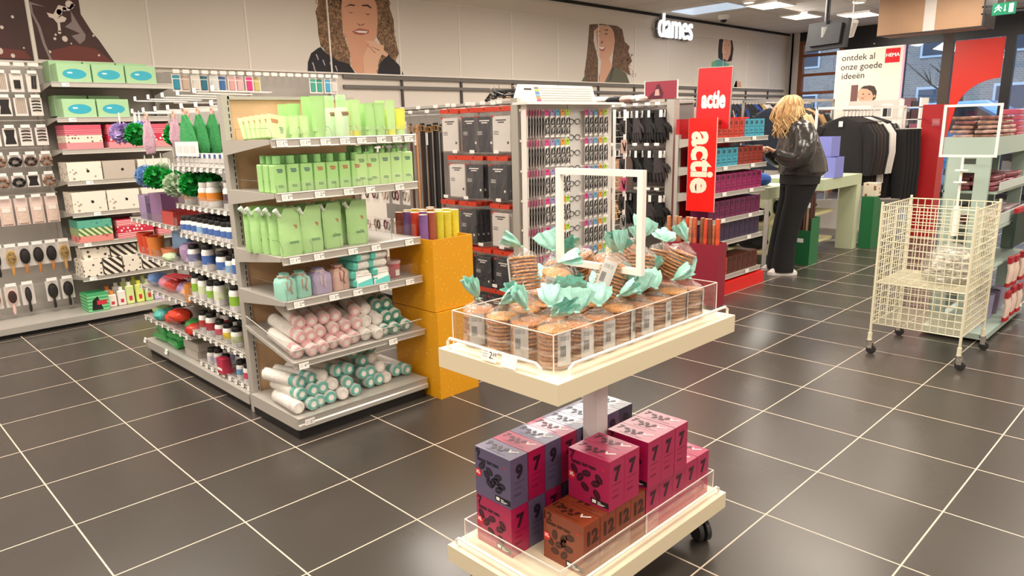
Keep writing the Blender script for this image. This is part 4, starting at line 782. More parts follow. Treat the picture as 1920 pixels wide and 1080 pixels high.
def d_pony(s, w, h):
    for i in range(6): s.box(.003, .008, -w*.35+i*w*.13, -w*.3+i*w*.13, -h*.85, -h*.1, m('#a88f79', .5))
def d_band(s, w, h): s.poly([(.003, -w*.4, -h*.1), (.003, -w*.3, -h*.5), (.003, -w*.42, -h*.9), (.003, w*.42, -h*.9), (.003, w*.3, -h*.5), (.003, w*.4, -h*.1)], bk)
def d_bag(s, w, h): s.rbox(.02, w*.8, -h*.95, -h*.3, .008, m('#d9c1b2', .4, bump=.5, nscale=30), k=2, top=.004); s.box(.011, .012, -w*.3, w*.3, -h*.5, -h*.35, cardw)
draws = [('hair_clip', 'black hair clip', d_clip, 'hair clip'), ('hair_pins', 'set of dark hair pins', d_pins, 'hair pins'), ('hair_coil', 'black coiled hair tie', d_coil, 'hair tie'), ('scrunchie', 'dark scrunchie', d_scr, 'scrunchie'), ('hair_elastics', 'card of brown hair elastics', d_pony, 'hair elastics'), ('head_band', 'black head band', d_band, 'head band')]
rows = [(1.87, [2, 0, 4, 2, 0, 4, 2, 1]), (1.70, [1, 4, 5, 0, 1, 4, 1, 0]), (1.485, [1, 1, 5, 1, 1, 0, 0, 5]), (1.29, [3, 3, 3, 3, 3, 3, 0, 3]), (1.14, [3, 5, 3, 3, 0, 3, 3, 3])]
for k, (z, ids) in enumerate(rows):
    for i, q in enumerate(ids):
        nm, l, d, cat = draws[q]; y = .86-i*.1
        hang(-.82+random.uniform(-.01, .01), y, z, d, '%s on card, %s wall row, %s from the right' % (l, nth(k), nth(i)), nm, cat, .08+.002*(i % 3), .13 if k < 3 else .09)
for i in range(7): hang(-.82, .85-i*.1, .975, d_bag, 'pale pink pouch hanging in the wall row of pouches, %s from the right' % nth(i), 'beauty_pouch', 'pouch', .085, .2, cardp)
def brush_p(c, pad, hc, w=.07, kind='oval'):
    P = Proto('hair_brush', 'hair brush'); s = MB(); F = Matrix(((0,0,1,0),(1,0,0,0),(0,1,0,0),(0,0,0,1)))
    s.box(-.004, -.002, -w*.62, w*.62, -.16, 0, clear('brush_card', '#ece6e0', .75, .9, .3, milky=True)); P.part('backing_card', s)
    s = MB(); rr_ = (w*.5, .06) if kind == 'oval' else (w*.3, .06)
    s.loft([[(x, rr_[0]*q*math.cos(t), -.08+rr_[1]*q*math.sin(t)) for t in [i*.349 for i in range(18)]] for x, q in ((0, .95), (.012, 1), (.02, .95))], c); s.loft([[(x, rr_[0]*q*math.cos(t), -.08+rr_[1]*q*math.sin(t)) for t in [i*.349 for i in range(18)]] for x, q in ((.02, .82), (.026, .78), (.03, .5))], pad)
    hd = P.part('brush_head', s); s = MB(); s.tube([(.01, 0, -.13), (.012, 0, -.16), (.012, 0, -.19), (.01, 0, -.215)], [.008, .009, .0115, .007], hc, 8); P.part('handle', s)
    s = MB(); s.tube([(-.2, 0, .012), (.02, 0, .012)], .002, hk, 5); s.box(.02, .022, -.035, .035, .0, .024, PAPER); P.part('price_hook', s); return P
oc = m('#b9793f', .45); wd2 = m('#c9924f', .45); pk = m('#e0bdb3', .4)
br_b = brush_p(bk, bk, bk); br_bs = brush_p(bk, m('#2a2726'), bk, kind='sq'); br_w = brush_p(bk, bk, oc); br_g = brush_p(m('#c9a86a', .5), m('#8d7346', .6, noise=.6, nscale=120), wd2); br_p = brush_p(pk, m('#3a2522', .5), pk)
for i, (P, l) in enumerate(((br_g, 'wooden bristle'), (br_w, 'wooden handled'), (br_w, 'wooden handled'), (br_w, 'wooden handled'), (br_g, 'golden bristle'), (br_bs, 'black paddle'), (br_b, 'black'), (br_b, 'black'))): put(P, '%s hair brush in the upper brush row, %s from the right' % (l, nth(i)), 'hair brushes', (-.82, .88-i*.088, .62))
for i, (P, l) in enumerate(((br_b, 'black oval'), (br_b, 'black oval'), (br_bs, 'narrow black'), (br_p, 'pink'), (br_p, 'pink'), (br_bs, 'narrow black'), (br_b, 'black oval'))): put(P, '%s hair brush in the lower brush row, %s from the right' % (l, nth(i)), 'hair brushes', (-.80, .86-i*.105-(.06 if i > 1 else 0), .33))
# header price strips and hanging packs further along the wall
def d_blis(c):
    def f(s, w, h): s.rbox(.02, w*.7, -h*.9, -h*.3, .006, m(c, .35), k=2, top=.004); s.quad((.0022, -w*.4, -h*.25), (.0022, w*.4, -h*.25), (.0022, w*.4, -h*.08), (.0022, -w*.4, -h*.08), m(c))
    return f
cols_ = ['#2e8fa6', '#c7ae98', '#d8d4c8', '#2a6f83', '#cfd6d3', '#3d6fa8', '#d9a3a0', '#e3b5b5', '#d83a7e', '#cdbf76', None, None, None, None, None, None, '#43a08e', '#43a08e', '#4aa3c7', '#d5cfc6']
names_ = ['teal', 'beige', 'white', 'dark teal', 'pale grey', 'blue', 'pale pink', 'pink', 'magenta', 'mustard']+['']*6+['sea green', 'second sea green', 'sky blue', 'cream']
for i, c in enumerate(cols_):
    y = 1.9+i*.08
    s = MB(); s.tube([(-1.06, y, 1.93), (-.78, y, 1.91)], .003, hk, 5); s.box(-.78, -.777, y-.028, y+.028, 1.905, 1.935, PAPER); o = s.build('hook', wu)
    if c: hang(-.80-.02*(i % 2), y, 1.90, d_blis(c), '%s blister pack hanging high on the wall beyond the shelves' % names_[i], 'blister_pack', 'blister pack', .075, .14, grp='blister packs high on the wall', tagc=False)
s = MB(); s.box(-1.07, -.78, 1.85, 3.5, 1.66, 1.675, lipc); s.build('shelf', wu)
for i in range(14): s = MB(); s.box(-.84, -.838, -.32+i*.09, -.25+i*.09, 1.925, 1.95, PAPER); s.build('price_card', wu)
# ================================================================== second aisle: tights, belts, reading glasses
def gondola(lab, x0, x1, y0, y1, h=1.555, pan='#8f8983'):
    t = thing('shelf_unit', lab, 'shelf', (0, 0, 0)); ym = (y0+y1)/2
    s = MB(); s.box(x0, x1, ym-.01, ym+.01, 0, h, m(pan, .6)); s.build('back_panel', t)
    s = MB(); s.box(x0, x1, y0, y1, .06, .1, shelfg); s.build('base_deck', t); s = MB(); s.box(x0+.02, x1-.02, y0+.02, y1-.02, 0, .06, kick); s.build('kickplate', t)
    s = MB(); s.box(x0, x1, ym-.03, ym+.03, h, h+.02, shelfg); s.build('top_rail', t); return t
g2u = gondola('grey shelf run with hanging tights and belts beyond the yellow cartons', .3, 2.16, 2.86, 3.5)
s = MB(); s.box(2.19, 2.25, 2.85, 2.88, 0, 1.575, shelfg); s.build('upright', g2u)
def prongs(par, x, y0, y1, z, n=1):
    s = MB(); s.tube([(x, y1, z), (x, y0, z), (x, y0-.004, z+.012)], .0028, hk, 5); s.tube([(x, y1, z+.03), (x, y0, z+.028)], .0022, hk, 4); s.box(x-.024, x+.024, y0-.006, y0-.004, z+.012, z+.034, PAPER); s.build('hook', par)
redc = m('#cf3d22', .4, coat=.3)
def tights_p(c, w=.19, h=.3):
    P = Proto('tights_pack', 'tights pack'); dark = c != '#dcd6d0'; s = MB(); s.rbox(w*.86, .016, -h*.98, -h*.2, .006, m(c, .55, bump=.3, nscale=12), k=2, top=.005)
    F = frame((0, -.009, -h*.3), (1, 0, 0), (0, 0, 1)); tc = PAPER if dark else BLACK
    for k, (w_, z_) in enumerate(((.5, 0), (.3, -.014))): s.quad((-w*w_/2, z_, 0), (w*w_/2, z_, 0), (w*w_/2, z_+.007, 0), (-w*w_/2, z_+.007, 0), tc, F)
    for k in range(3): s.quad((-w*.36, -.07-k*.009, 0), (-w*.12, -.07-k*.009, 0), (-w*.12, -.067-k*.009, 0), (-w*.36, -.067-k*.009, 0), tc, F)
    s.quad((w*.28, -.15, 0), (w*.36, -.15, 0), (w*.36, -.135, 0), (w*.28, -.135, 0), tc, F); P.part('folded_tights', s)
    s = MB(); s.box(-w/2, w/2, -.0105, .009, -h, -.012, clear('film_pack', '#ffffff', .05, .3, .12, bump=5)); P.part('bag', s)
    s = MB(); s.box(-w/2, w/2, -.0112, .0098, -.03, 0, redc); s.disc((0, 0, 0), .006, .006, BLACK, frame((0, -.0115, -.014), (1, 0, 0), (0, 0, 1)), 8); s.disc((-w*.4, -.06, 0), .011, .007, m('#c8342f'), frame((0, -.0115, 0), (1, 0, 0), (0, 0, 1)), 12); P.part('red_header', s, 'red header strip'); return P
TW, TK, TG = tights_p('#dcd6d0'), tights_p('#34343c'), tights_p('#48464c')
TN = {id(TW): 'white', id(TK): 'black', id(TG): 'dark grey'}
for k, (z, its) in enumerate(((1.53, [(1.56, TW, 3), (1.77, TK, 3), (1.92, TK, 2), (2.08, TW, 3)]), (1.21, [(1.62, TW, 3), (1.80, TK, 2), (2.04, TK, 4)]), (.89, [(1.50, TW, 2), (1.72, TK, 4), (2.05, TW, 3)]), (.57, [(1.65, TK, 3), (1.86, TK, 3), (2.07, TK, 3)]), (.29, [(1.6, TG, 4), (1.8, TG, 4), (1.99, TG, 4)]))):
    for j, (x, P, n) in enumerate(its):
        prongs(g2u, x, 2.86, 3.16, z+.004)
        for q in range(n): put(P, '%s tights pack with red header, %s row, %s hook, %s' % (TN[id(P)], nth(k), nth(j), ('front', 'second', 'third', 'rear')[q]), 'tights packs', (x+q*.012*(1 if j % 2 else -.6), 2.875+q*.034, z-.002), R(random.uniform(-3, 3)))
def strap(x, y, z, L_, c, lab, tg=False, buck=True):
    t = thing('belt', lab, 'belt', (x, y, z), 0, 'belts hanging on the second shelf run'); s = MB(); w_ = .012
    s.tube([(0, 0, -.02), (.003, .003, -L_*.5), (-.003, 0, -L_)], .0001, BLACK, 3); s.loft([[(-w_, -.003, q), (w_, -.003, q), (w_, .003, q), (-w_, .003, q)] for q in (0, -L_*.33, -L_*.66, -L_)], c); s.build('strap', t)
    s = MB(); s.tube([(-.016, -.006, -.02), (.016, -.006, -.02), (.016, -.006, -.055), (-.016, -.006, -.055)], .004, gold, 6, closed=True); s.build('buckle', t)
    if tg: s = MB(); s.box(-.03, .03, -.012, -.01, -.15, -.06, PAPER); s.build('price_tag', t)
bc_ = ['#4a2f22', '#9c6b45', '#6b452e', '#b98a63', '#3b2a22', '#5a3a2a', '#151416', '#151416', '#1a191b', '#151416', '#1d1c1e', '#141315', '#151416']
for i, c in enumerate(bc_): strap(1.1+i*.026, 2.87+(i % 3)*.03, 1.44-.01*(i % 2), .74-.03*(i % 3), m(c, .5), '%s belt hanging in a bunch, %s from the left' % (['dark brown', 'tan', 'brown', 'sand', 'very dark brown', 'chestnut'][i] if i < 6 else 'black', nth(i)), i in (1, 5))
for z in (1.46, 1.2, .95, .7):                                          # necklaces and bracelets on cards
    for i in range(9):
        x = .45+i*.07; hang_c = ['#6d1f2b', '#8d8a86', '#d9c9be', '#b79b86', '#4d3a37'][(i+int(z*10)) % 5]
        t = thing('jewellery_card', '%s hanging jewellery card left of the belts, %s from left, at %s height' % ({'#6d1f2b': 'wine red', '#8d8a86': 'grey', '#d9c9be': 'cream', '#b79b86': 'beige', '#4d3a37': 'dark brown'}[hang_c], nth(i), {1.46: 'head', 1.2: 'chest', .95: 'waist', .7: 'hip'}[z]), 'jewellery', (x, 2.88+.02*(i % 2), z), 0, 'jewellery cards')
        s = MB(); s.box(-.026, .026, -.001, .001, -.13, 0, cardw); s.build('backing_card', t); s = MB(); s.tube([(.018*math.cos(a), -.006, -.06+.035*math.sin(a)) for a in [q*.6 for q in range(11)]], .005, m(hang_c, .5, .2), 6, closed=True); s.build('bracelet', t)
for i in range(16): prongs(g2u, .5+i*.1, 2.88, 3.16, 1.5+.03*(i % 2))
for i in range(7):                                                        # black clip hangers lying on top
    s = MB(); s.tube([(-.17, 0, 0), (-.02, .0, .035), (0, 0, .04), (.02, 0, .035), (.17, 0, 0), (-.17, 0, 0)], .005, BLACK if i != 3 else gold, 5); s.tube([(0, 0, .04), (.004, 0, .07), (.02, 0, .075), (.025, 0, .06)], .0025, STEEL, 5); s.box(-.15, -.13, -.01, .01, -.02, .01, BLACK); s.box(.13, .15, -.01, .01, -.02, .01, BLACK)
    o = s.build('clothes_hanger'); o.location = (1.66+i*.045, 3.18+.01*i, 1.6+(i % 3)*.008); o.rotation_euler = (R(10*(i % 3)), R(-4+3*i), R(10*i-30)); tag(o, '%s clip hanger in the heap on top of the tights shelves, %s from left' % ('gold' if i == 3 else 'black', nth(i)), 'hanger', 'clip hangers')
# reading glasses stand
gs = thing('glasses_stand', 'white display stand full of carded reading glasses', 'display stand', (2.115, 3.31, 0)); q = Matrix.Translation((-2.2, -3.2, 0))
s = MB(); s.box(2.345, 2.352, 2.77, 3.7, 0, 1.53, m('#d5d1cc', .5), q); s.build('back_panel', gs)
s = MB(); s.box(2.355, 2.40, 2.75, 2.76, 0, 1.53, WHITE, q); s.build('side_panel', gs)
s = MB(); s.box(2.33, 2.46, 2.70, 3.7, 1.53, 1.545, WHITE, q); s.build('top_board', gs)
s = MB(); s.box(2.352, 2.4, 2.77, 3.7, .04, .12, WHITE, q); s.build('base_deck', gs)
s = MB(); s.loft([[(2.27, 2.76, 1.546), (2.29, 2.76, 1.546), (2.29, 3.6, 1.546), (2.27, 3.6, 1.546)], [(2.23, 2.85, 1.665), (2.25, 2.85, 1.665), (2.25, 3.6, 1.665), (2.23, 3.6, 1.665)]], m('#c9c5bf', .5), q)
for k in range(6): s.quad(*[(2.292-.0425*((z-1.546)/.119)+.002, y, z) for y, z in ((3.03, 1.562+k*.016), (3.56, 1.562+k*.016), (3.56, 1.566+k*.016), (3.03, 1.566+k*.016))], m('#a9a6a2'), q); s.quad(*[(2.292-.0425*((z-1.546)/.119)+.0024, y, z) for y, z in ((2.98, 1.558+k*.016), (3.02, 1.558+k*.016), (3.02, 1.57+k*.016), (2.98, 1.57+k*.016))], m(['#c74f86', '#e0883a', '#6d9ac2', '#4f7ab0', '#9fc24f', '#7a756f'][k]), q)
s.quad(*[(2.292-.0425*((z-1.546)/.119)+.002, y, z) for y, z in ((2.88, 1.63), (2.95, 1.63), (2.95, 1.64), (2.88, 1.64))], BLACK, q); s.build('header_board', gs, 'slanted white header with a strength chart')
s = MB(); s.box(2.352, 2.36, 3.205, 3.325, .2, 1.53, m('#cfccc8', .4), q); s.build('center_panel', gs)
for z in [1.42-.105*i for i in range(9)]:
    s = MB()
    for dy in (-.03, .035): s.tube([(2.364, 3.265+dy+.027*math.cos(a), z+.018*math.sin(a)) for a in [j*.523 for j in range(12)]], .0022, BLACK, 4, q, closed=True)
    s.tube([(2.364, 3.262, z+.006), (2.364, 3.272, z+.006)], .002, BLACK, 4, q); s.tube([(2.364, 3.205, z+.01), (2.35, 3.2, z+.012), (2.364, 3.18, z+.012)], .002, BLACK, 4, q); s.build('sample_glasses', gs)
def glasses_p(c):
    P = Proto('reading_glasses', 'reading glasses'); s = MB(); s.box(-.001, .001, -.022, .022, -.04, 0, m(c, .4)); s.quad((.0013, -.008, -.016), (.0013, .008, -.016), (.0013, .008, -.009), (.0013, -.008, -.009), BLACK); P.part('coloured_tab', s)
    s = MB(); s.box(-.001, .001, -.022, .022, -.178, -.04, m('#f0ede9', .5)); P.part('backing_card', s)
    s = MB()
    for z in (-.075, -.132): s.tube([(.008+.004*math.cos(a), .016*math.sin(a)*.9, z+.023*math.cos(a)) for a in [j*.628 for j in range(10)]], .0028, m('#1b1719', .3), 5, closed=True)
    s.tube([(.01, .012, -.098), (.013, .014, -.104), (.01, .012, -.11)], .003, BLACK, 5); s.tube([(.006, -.014, -.055), (.002, -.02, -.09), (.004, -.018, -.165)], .003, BLACK, 5); s.tube([(.016, -.006, -.058), (.018, -.0, -.1), (.01, .012, -.165)], .0028, BLACK, 5); P.part('glasses_frame', s); return P
GC = ['#d43f86', '#9d8cc2', '#5fa3c8', '#e8952e', '#a3cf3a']; GN = ['pink', 'lilac', 'blue', 'orange', 'lime']
GP = [glasses_p(c) for c in GC]
for k in range(6):
    z = 1.50-.192*k
    s = MB(); s.box(2.352, 2.358, 2.74, 3.2, z-.01, z+.004, WHITE, q); s.build('hook_bar', gs); s = MB(); s.box(2.352, 2.358, 3.33, 3.66, z-.01, z+.004, WHITE, q); s.build('hook_bar', gs)
    for i, y in enumerate([2.76+.026*j for j in range(6)]+[2.945, 3.0, 3.053, 3.103, 3.153]):
        p = 0 if i < 7 else i-6
        put(GP[p], 'reading glasses on %s tabbed card, %s row, %s in left block' % (GN[p], nth(k), nth(i)), 'carded reading glasses', (2.31, y+.115, z), rot=(0, 0, R(52 if i < 6 else 8)))
    for i, y in enumerate([3.37, 3.42, 3.475, 3.53, 3.585]):
        put(GP[i], 'reading glasses on %s tabbed card, %s row of the right block' % (GN[i], nth(k)), 'carded reading glasses', (2.30, y+.11, z), rot=(0, 0, R(12)))
# white wire grid rack beside the glasses
wg = thing('wire_rack', 'narrow white wire grid rack right of the reading glasses', 'rack', (2.24, 3.95, 0)); s = MB()
for y in (-.07, .06): s.box(-.008, .008, y-.008, y+.008, 0, 1.5, WHITE)
s.build('frame', wg); s = MB()
for k in range(30): s.tube([(0, -.07, .08+k*.047), (0, .06, .08+k*.047)], .0022, WHITE, 4)
s.build('wire_grid', wg)
for k in range(8): s = MB(); s.box(-.002, .002, -.035, .035, -.1, 0, m(['#2c2a2d', '#c9a79c', '#36343a', '#c24e73', '#2c2a2d', '#8d8a86', '#2c2a2d', '#d9d4ce'][k], .6)); s.tube([(0, -.02, -.02), (.01, 0, -.08), (0, .02, -.02)], .006, BLACK, 5); o = s.build('hanging_pouch'); o.location = (2.27, 3.94+.02*(k % 2), 1.42-k*.14); tag(o, 'small carded accessory hanging on the wire grid, %s from the top' % nth(k), 'accessory', 'wire grid accessories')
# ================================================================== third aisle: gloves and the red offer stand
g3u = gondola('grey shelf run with black gloves and scarves beyond the glasses stand', .3, 2.16, 4.8, 5.4, 1.555, '#7d7772')
s = MB(); s.box(2.14, 2.21, 4.72, 4.8, 0, 1.58, shelfg); s.build('upright', g3u); s = MB(); s.box(.3, 2.16, 4.79, 4.83, 1.22, 1.235, shelfg); s.box(.3, 2.16, 4.79, 4.83, .85, .862, shelfg); s.box(.3, 2.16, 4.79, 4.83, 1.54, 1.56, shelfg); s.build('hook_bar', g3u)
def glove_p(c, cuff):
    P = Proto('pair_of_gloves', 'gloves'); s = MB(); cc = m(c, .75, bump=.4, nscale=60)
    for dy, rz in ((-.012, -.1), (.012, .12)):
        M = TR(0, dy, 0, 0, rz, 0); s.loft([[(.045*f*math.cos(t), .014*math.sin(t), z) for t in [k*.628 for k in range(10)]] for z, f in ((0, .8), (-.05, .72), (-.09, .85), (-.16, 1.0))], cc, M)
        for i, (x, l) in enumerate(((-.034, .06), (-.012, .075), (.011, .072), (.033, .055))): s.tube([(x, 0, -.15), (x*1.1, 0, -.16-l*.6), (x*1.15, 0, -.16-l)], [.0115, .011, .006], cc, 7, M)
        s.tube([(.035, 0, -.1), (.062, 0, -.13), (.07, 0, -.165)], [.014, .012, .007], cc, 7, M)
    P.part('gloves', s); s = MB(); s.lathe([(.04, .002), (.042, -.02)], m(cuff, .7), 12, sy=.45); P.part('cuff', s)
    s = MB(); s.box(.015, .04, -.03, -.028, -.05, .0, PAPER); P.part('price_tag', s); return P
GLB, GLG, GLT = glove_p('#1b191a', '#2a2728'), glove_p('#3a3436', '#55504c'), glove_p('#b58f66', '#8d6a45')
for k, (z, xs) in enumerate(((1.5, [1.5, 1.62, 1.74, 1.86, 1.98, 2.08]), (1.17, [1.5, 1.62, 1.74, 1.86, 1.98, 2.08]), (.80, [1.5, 1.62, 1.75, 1.88, 2.0, 2.09]))):
    for i, x in enumerate(xs):
        P = GLT if (k, i) in ((2, 0), (2, 1)) else (GLG if (i+k) % 3 == 0 else GLB); l = {id(GLT): 'beige', id(GLG): 'charcoal', id(GLB): 'black'}[id(P)]
        prongs(g3u, x, 4.68, 4.83, z+.03)
        for r_ in range(2): put(P, '%s knitted gloves, %s row, %s from left%s' % (l, nth(k), nth(i), ' behind' if r_ else ''), 'gloves on the third shelf run', (x+r_*.02, 4.70+r_*.045, z), R(random.uniform(-15, 15)), sc=1.15)
leo = patt('leopard', 'dots', '#a98262', '#3a2a20', 60)
for i, (x, z, mt, l) in enumerate(((1.72, 1.1, leo, 'leopard print'), (1.82, 1.12, m('#5a4a40', .8), 'dark brown'), (1.64, 1.12, m('#c9b1a6', .8), 'dusty pink'))):
    s = MB(); s.loft([[(f*.05*math.cos(t), .02*math.sin(t)*(1+.3*math.sin(3*t)), z_) for t in [k*.45 for k in range(14)]] for z_, f in ((0, .4), (-.05, .9), (-.2, 1.1), (-.27, 1))], mt); o = s.build('scarf'); o.location = (x, 4.64, z); tag(o, '%s scarf hanging in front of the gloves' % l, 'scarf', 'scarves')
s = MB(); s.box(0, .3, -.004, .004, 0, .15, m('#9c3246', .4)); s.box(-.008, 0, -.006, .006, 0, .156, PAPER); s.box(.3, .308, -.006, .006, 0, .156, PAPER)
s.poly([(.03, 0), (.05, .05), (.09, .07), (.1, .12), (.13, .14), (.15, .11), (.17, .06), (.16, 0)][::1] and [(x, -.0046, z) for x, z in [(.02, .002), (.05, .04), (.09, .07), (.11, .12), (.135, .13), (.15, .1), (.175, .05), (.165, .002)]], m('#5a1626')); s.poly([(x, -.005, z) for x, z in ((.09, .03), (.1, .08), (.13, .085), (.14, .03))], m('#d9a7a0'))
o = s.build('poster_sign'); o.location = (1.72, 5.02, 1.60); o.rotation_euler = (0, 0, R(8)); tag(o, 'dark pink picture sign standing on top of the glove shelves', 'sign')
# folded clothes lying on top of the glove shelves
for i, (x, c, l) in enumerate(((.65, '#d8c0b4', 'pale pink'), (.85, '#1c1b1f', 'black'), (1.02, '#3d5687', 'denim blue'), (1.2, '#e1cfc6', 'cream'), (1.38, '#221f22', 'charcoal'), (1.53, '#d9b0a8', 'salmon'), (1.66, '#ece4dc', 'white'))):
    lump('folded_garment', x, 5.05, 1.575, .2, .2, .07, m(c, .85, bump=.5, nscale=20), '%s garment folded on top of the glove shelves' % l, 'garment', 'folded garments on top', seed=i+60)
# offer stand
ost = thing('offer_stand', 'offer stand with a red plinth and shelves of coloured coffee boxes', 'display stand', (2.2, 4.55, 0)); q = Matrix.Translation((-2.2, -4.55, 0))
redm = m('#e01b17', .4); redd_ = m('#a9121a', .5)
s = MB(); s.box(2.34, 2.69, 4.6, 5.48, 0, .1, redm, q); s.build('plinth', ost, 'bright red plinth')
s = MB(); s.box(2.31, 2.34, 4.6, 5.45, .1, 1.42, redd_, q); s.build('back_panel', ost)
for y in (4.58, 5.42): s = MB(); s.box(2.33, 2.36, y-.02, y+.02, 0, 1.3, shelfg, q); s.build('upright', ost)
ocol = {'r': ('#c23a2a', '#7a1d16', 'red'), 'c': ('#3f9fb8', '#1d4a5c', 'cyan'), 'd': ('#8f2f20', '#4f1410', 'dark red'), 'm': ('#95195c', '#4f0c33', 'magenta'), 'p': ('#681548', '#370a28', 'plum'), 'i': ('#3a2847', '#1d1327', 'indigo'), 'o': ('#a3401f', '#3d140b', 'orange brown'), 'b': ('#5a2416', '#2d100a', 'dark brown')}
def pod_p(k):
    b_, i_, n_ = ocol[k]; P = Proto('coffee_pod_box', 'coffee box'); s = MB(); s.box(-.16, 0, -.04, .04, 0, .15, m(b_, .4)); ik = m(i_, .4)
    s.quad((.0006, -.028, .105), (.0006, .01, .105), (.0006, .01, .135), (.0006, -.028, .135), ik)
    for j in range(5): s.disc((-.02+.02*(j % 3), .03+.024*(j//3), 0), .009, .006, ik, frame((.0006, 0, 0), (0, 1, 0), (0, 0, 1)), 8)
    s.quad((.0006, -.03, .085), (.0006, .03, .085), (.0006, .03, .089), (.0006, -.03, .089), ik); P.part('coffee_pod_box', s); return P
PB = {k: pod_p(k) for k in ocol}
for r_, (z, seq) in enumerate(((1.265, 'rrrrrrcccc'), (1.045, 'cccccddddd'), (.84, 'mmmmmmmmmm'), (.63, 'pppppppppp'), (.445, 'iiiiiiiiii'), (.15, 'oooobbbbbb'))):
    o = shelf_x(ost, 2.36, 2.67, 4.57, 5.46, z); o.parent = ost; o.matrix_parent_inverse = q.copy() if False else Matrix.Translation((-2.2, -4.55, 0))
    for k, y in enumerate((4.75, 5.2)): s = MB(); s.box(-.002, .002, -.03, .03, -.015, .015, PAPER, q @ TR(2.673, y, z-.01)); s.build('price_card', ost)
    for i, k in enumerate(seq): put(PB[k], '%s coffee pod box on the offer stand, %s shelf, %s from left' % (ocol[k][2], nth(r_), nth(i)), 'coffee pod boxes', (2.64, 4.615+i*.0865, z+.002), 0, sc=(1, 1, .95))
s = MB(); s.rbox(.25, .3, 0, .012, .02, redm, k=2); o = s.build('red_tray'); o.location = (2.5, 5.05, 1.412); tag(o, 'thin red tray lying on the top coffee boxes', 'tray')
s = MB(); s.rbox(.09, .12, 0, .02, .02, m('#e3cfb4', .5), k=2); o = s.build('round_loaf_pack'); o.location = (2.45, 5.06, 1.425); tag(o, 'small beige pack lying on the red tray', 'pack')
def sign(nm, x0, x1, y, z0, z1, txt, lab, vert=False, lean=0, dx=0, c='#d01f24'):
    t = thing(nm, lab, 'sign', ((x0+x1)/2, y, z0)); w2 = (x1-x0)/2; h = z1-z0; t.rotation_euler = (R(lean), R(dx), 0)
    s = MB(); s.box(-w2, w2, -.004, .004, 0, h, m(c, .35)); s.build('panel', t)
    s = MB(); e = .006
    if not vert:
        for a in ((-w2-e, -w2, 0, h+e), (w2, w2+e, 0, h+e), (-w2, w2, h, h+e)): s.box(a[0], a[1], -.006, .006, a[2], a[3], STEEL)
        s.build('metal_frame', t)
    else: s.box(-w2-.001, -w2, -.0045, .0045, 0, h, m('#f2b9b0')); s.box(w2, w2+.002, -.0045, .0045, 0, h, m('#f2b9b0')); s.build('metal_frame', t)
    s = MB(); F = frame((0, -.0046, h*.5), (1, 0, 0), (0, 0, 1))
    if vert: s.text(txt, .235, m('#f4dfc8', .5), F @ TR(0, .02, 0, 0, 0, R(-90)) @ Matrix.Diagonal((1.05, 1.15, 1, 1)), .001, .009)
    else: s.text(txt, .105, m('#f7f1ea', .5), F @ TR(0, -.01, 0) @ Matrix.Diagonal((1.02, 1.75, 1, 1)), .001, .005)
    s.build('lettering', t, 'cream letters reading %s' % txt); return t
sign('offer_sign', 2.415, 2.70, 4.72, 1.34, 1.80, 'actie', 'framed red offer sign with the word upright, the higher of the two', dx=1.5)
sign('offer_sign', 2.47, 2.71, 4.53, .71, 1.425, 'actie', 'tall bright red offer sign with the word turned sideways', vert=True, c='#e3160f')
# maroon crate with wrapping rolls
mc = thing('maroon_crate', 'maroon cardboard crate holding wrapping paper rolls in front of the offer stand', 'crate', (2.6, 4.455, 0)); mm = m('#8f1f35', .5)
s = MB(); a, b_, c, d = -.24, .24, -.06, .06
s.box(a, b_, c, c+.005, 0, .48, mm); s.box(a, b_, d-.005, d, 0, .49, mm); s.box(a, a+.005, c+.005, d-.005, 0, .49, mm); s.box(b_-.005, b_, c+.005, d-.005, 0, .49, mm); s.box(a+.005, b_-.005, c+.005, d-.005, 0, .005, mm); s.build('crate_body', mc)
rr2 = ['#b9754c', '#b98b68', '#a86b4a', '#c9542f', '#b88a6b', '#cf4a2c', '#c05a3a', '#8a5a3a', '#d2492c', '#c77a4c', '#6f3a2a', '#d8512f']
for i in range(12):
    s = MB(); s.cyl(.0175, 0, .66-(.05 if i == 9 else 0), m(rr2[i], .5, noise=.2, nscale=25), seg=12); s.lathe([(.0176, .655), (.012, .662), (.002, .64)], m('#e3c9a6'), 12) if i != 9 else None
    o = s.build('wrapping_paper_roll'); o.location = (2.39+i*.0365, 4.44+.025*(i % 2), .008); o.rotation_euler = (R(-1.5), R((i % 5-2)*1.3), 0); tag(o, 'wrapping paper roll in the maroon crate, %s from the left' % nth(i), 'wrapping paper', 'rolls in the maroon crate')
s = MB(); s.box(-.035, .035, -.001, .001, 0, .07, PAPER); o = s.build('price_tag'); o.location = (2.53, 4.405, .53); o.rotation_euler = (0, R(8), 0); tag(o, 'white price tag on the rolls in the maroon crate', 'tag')
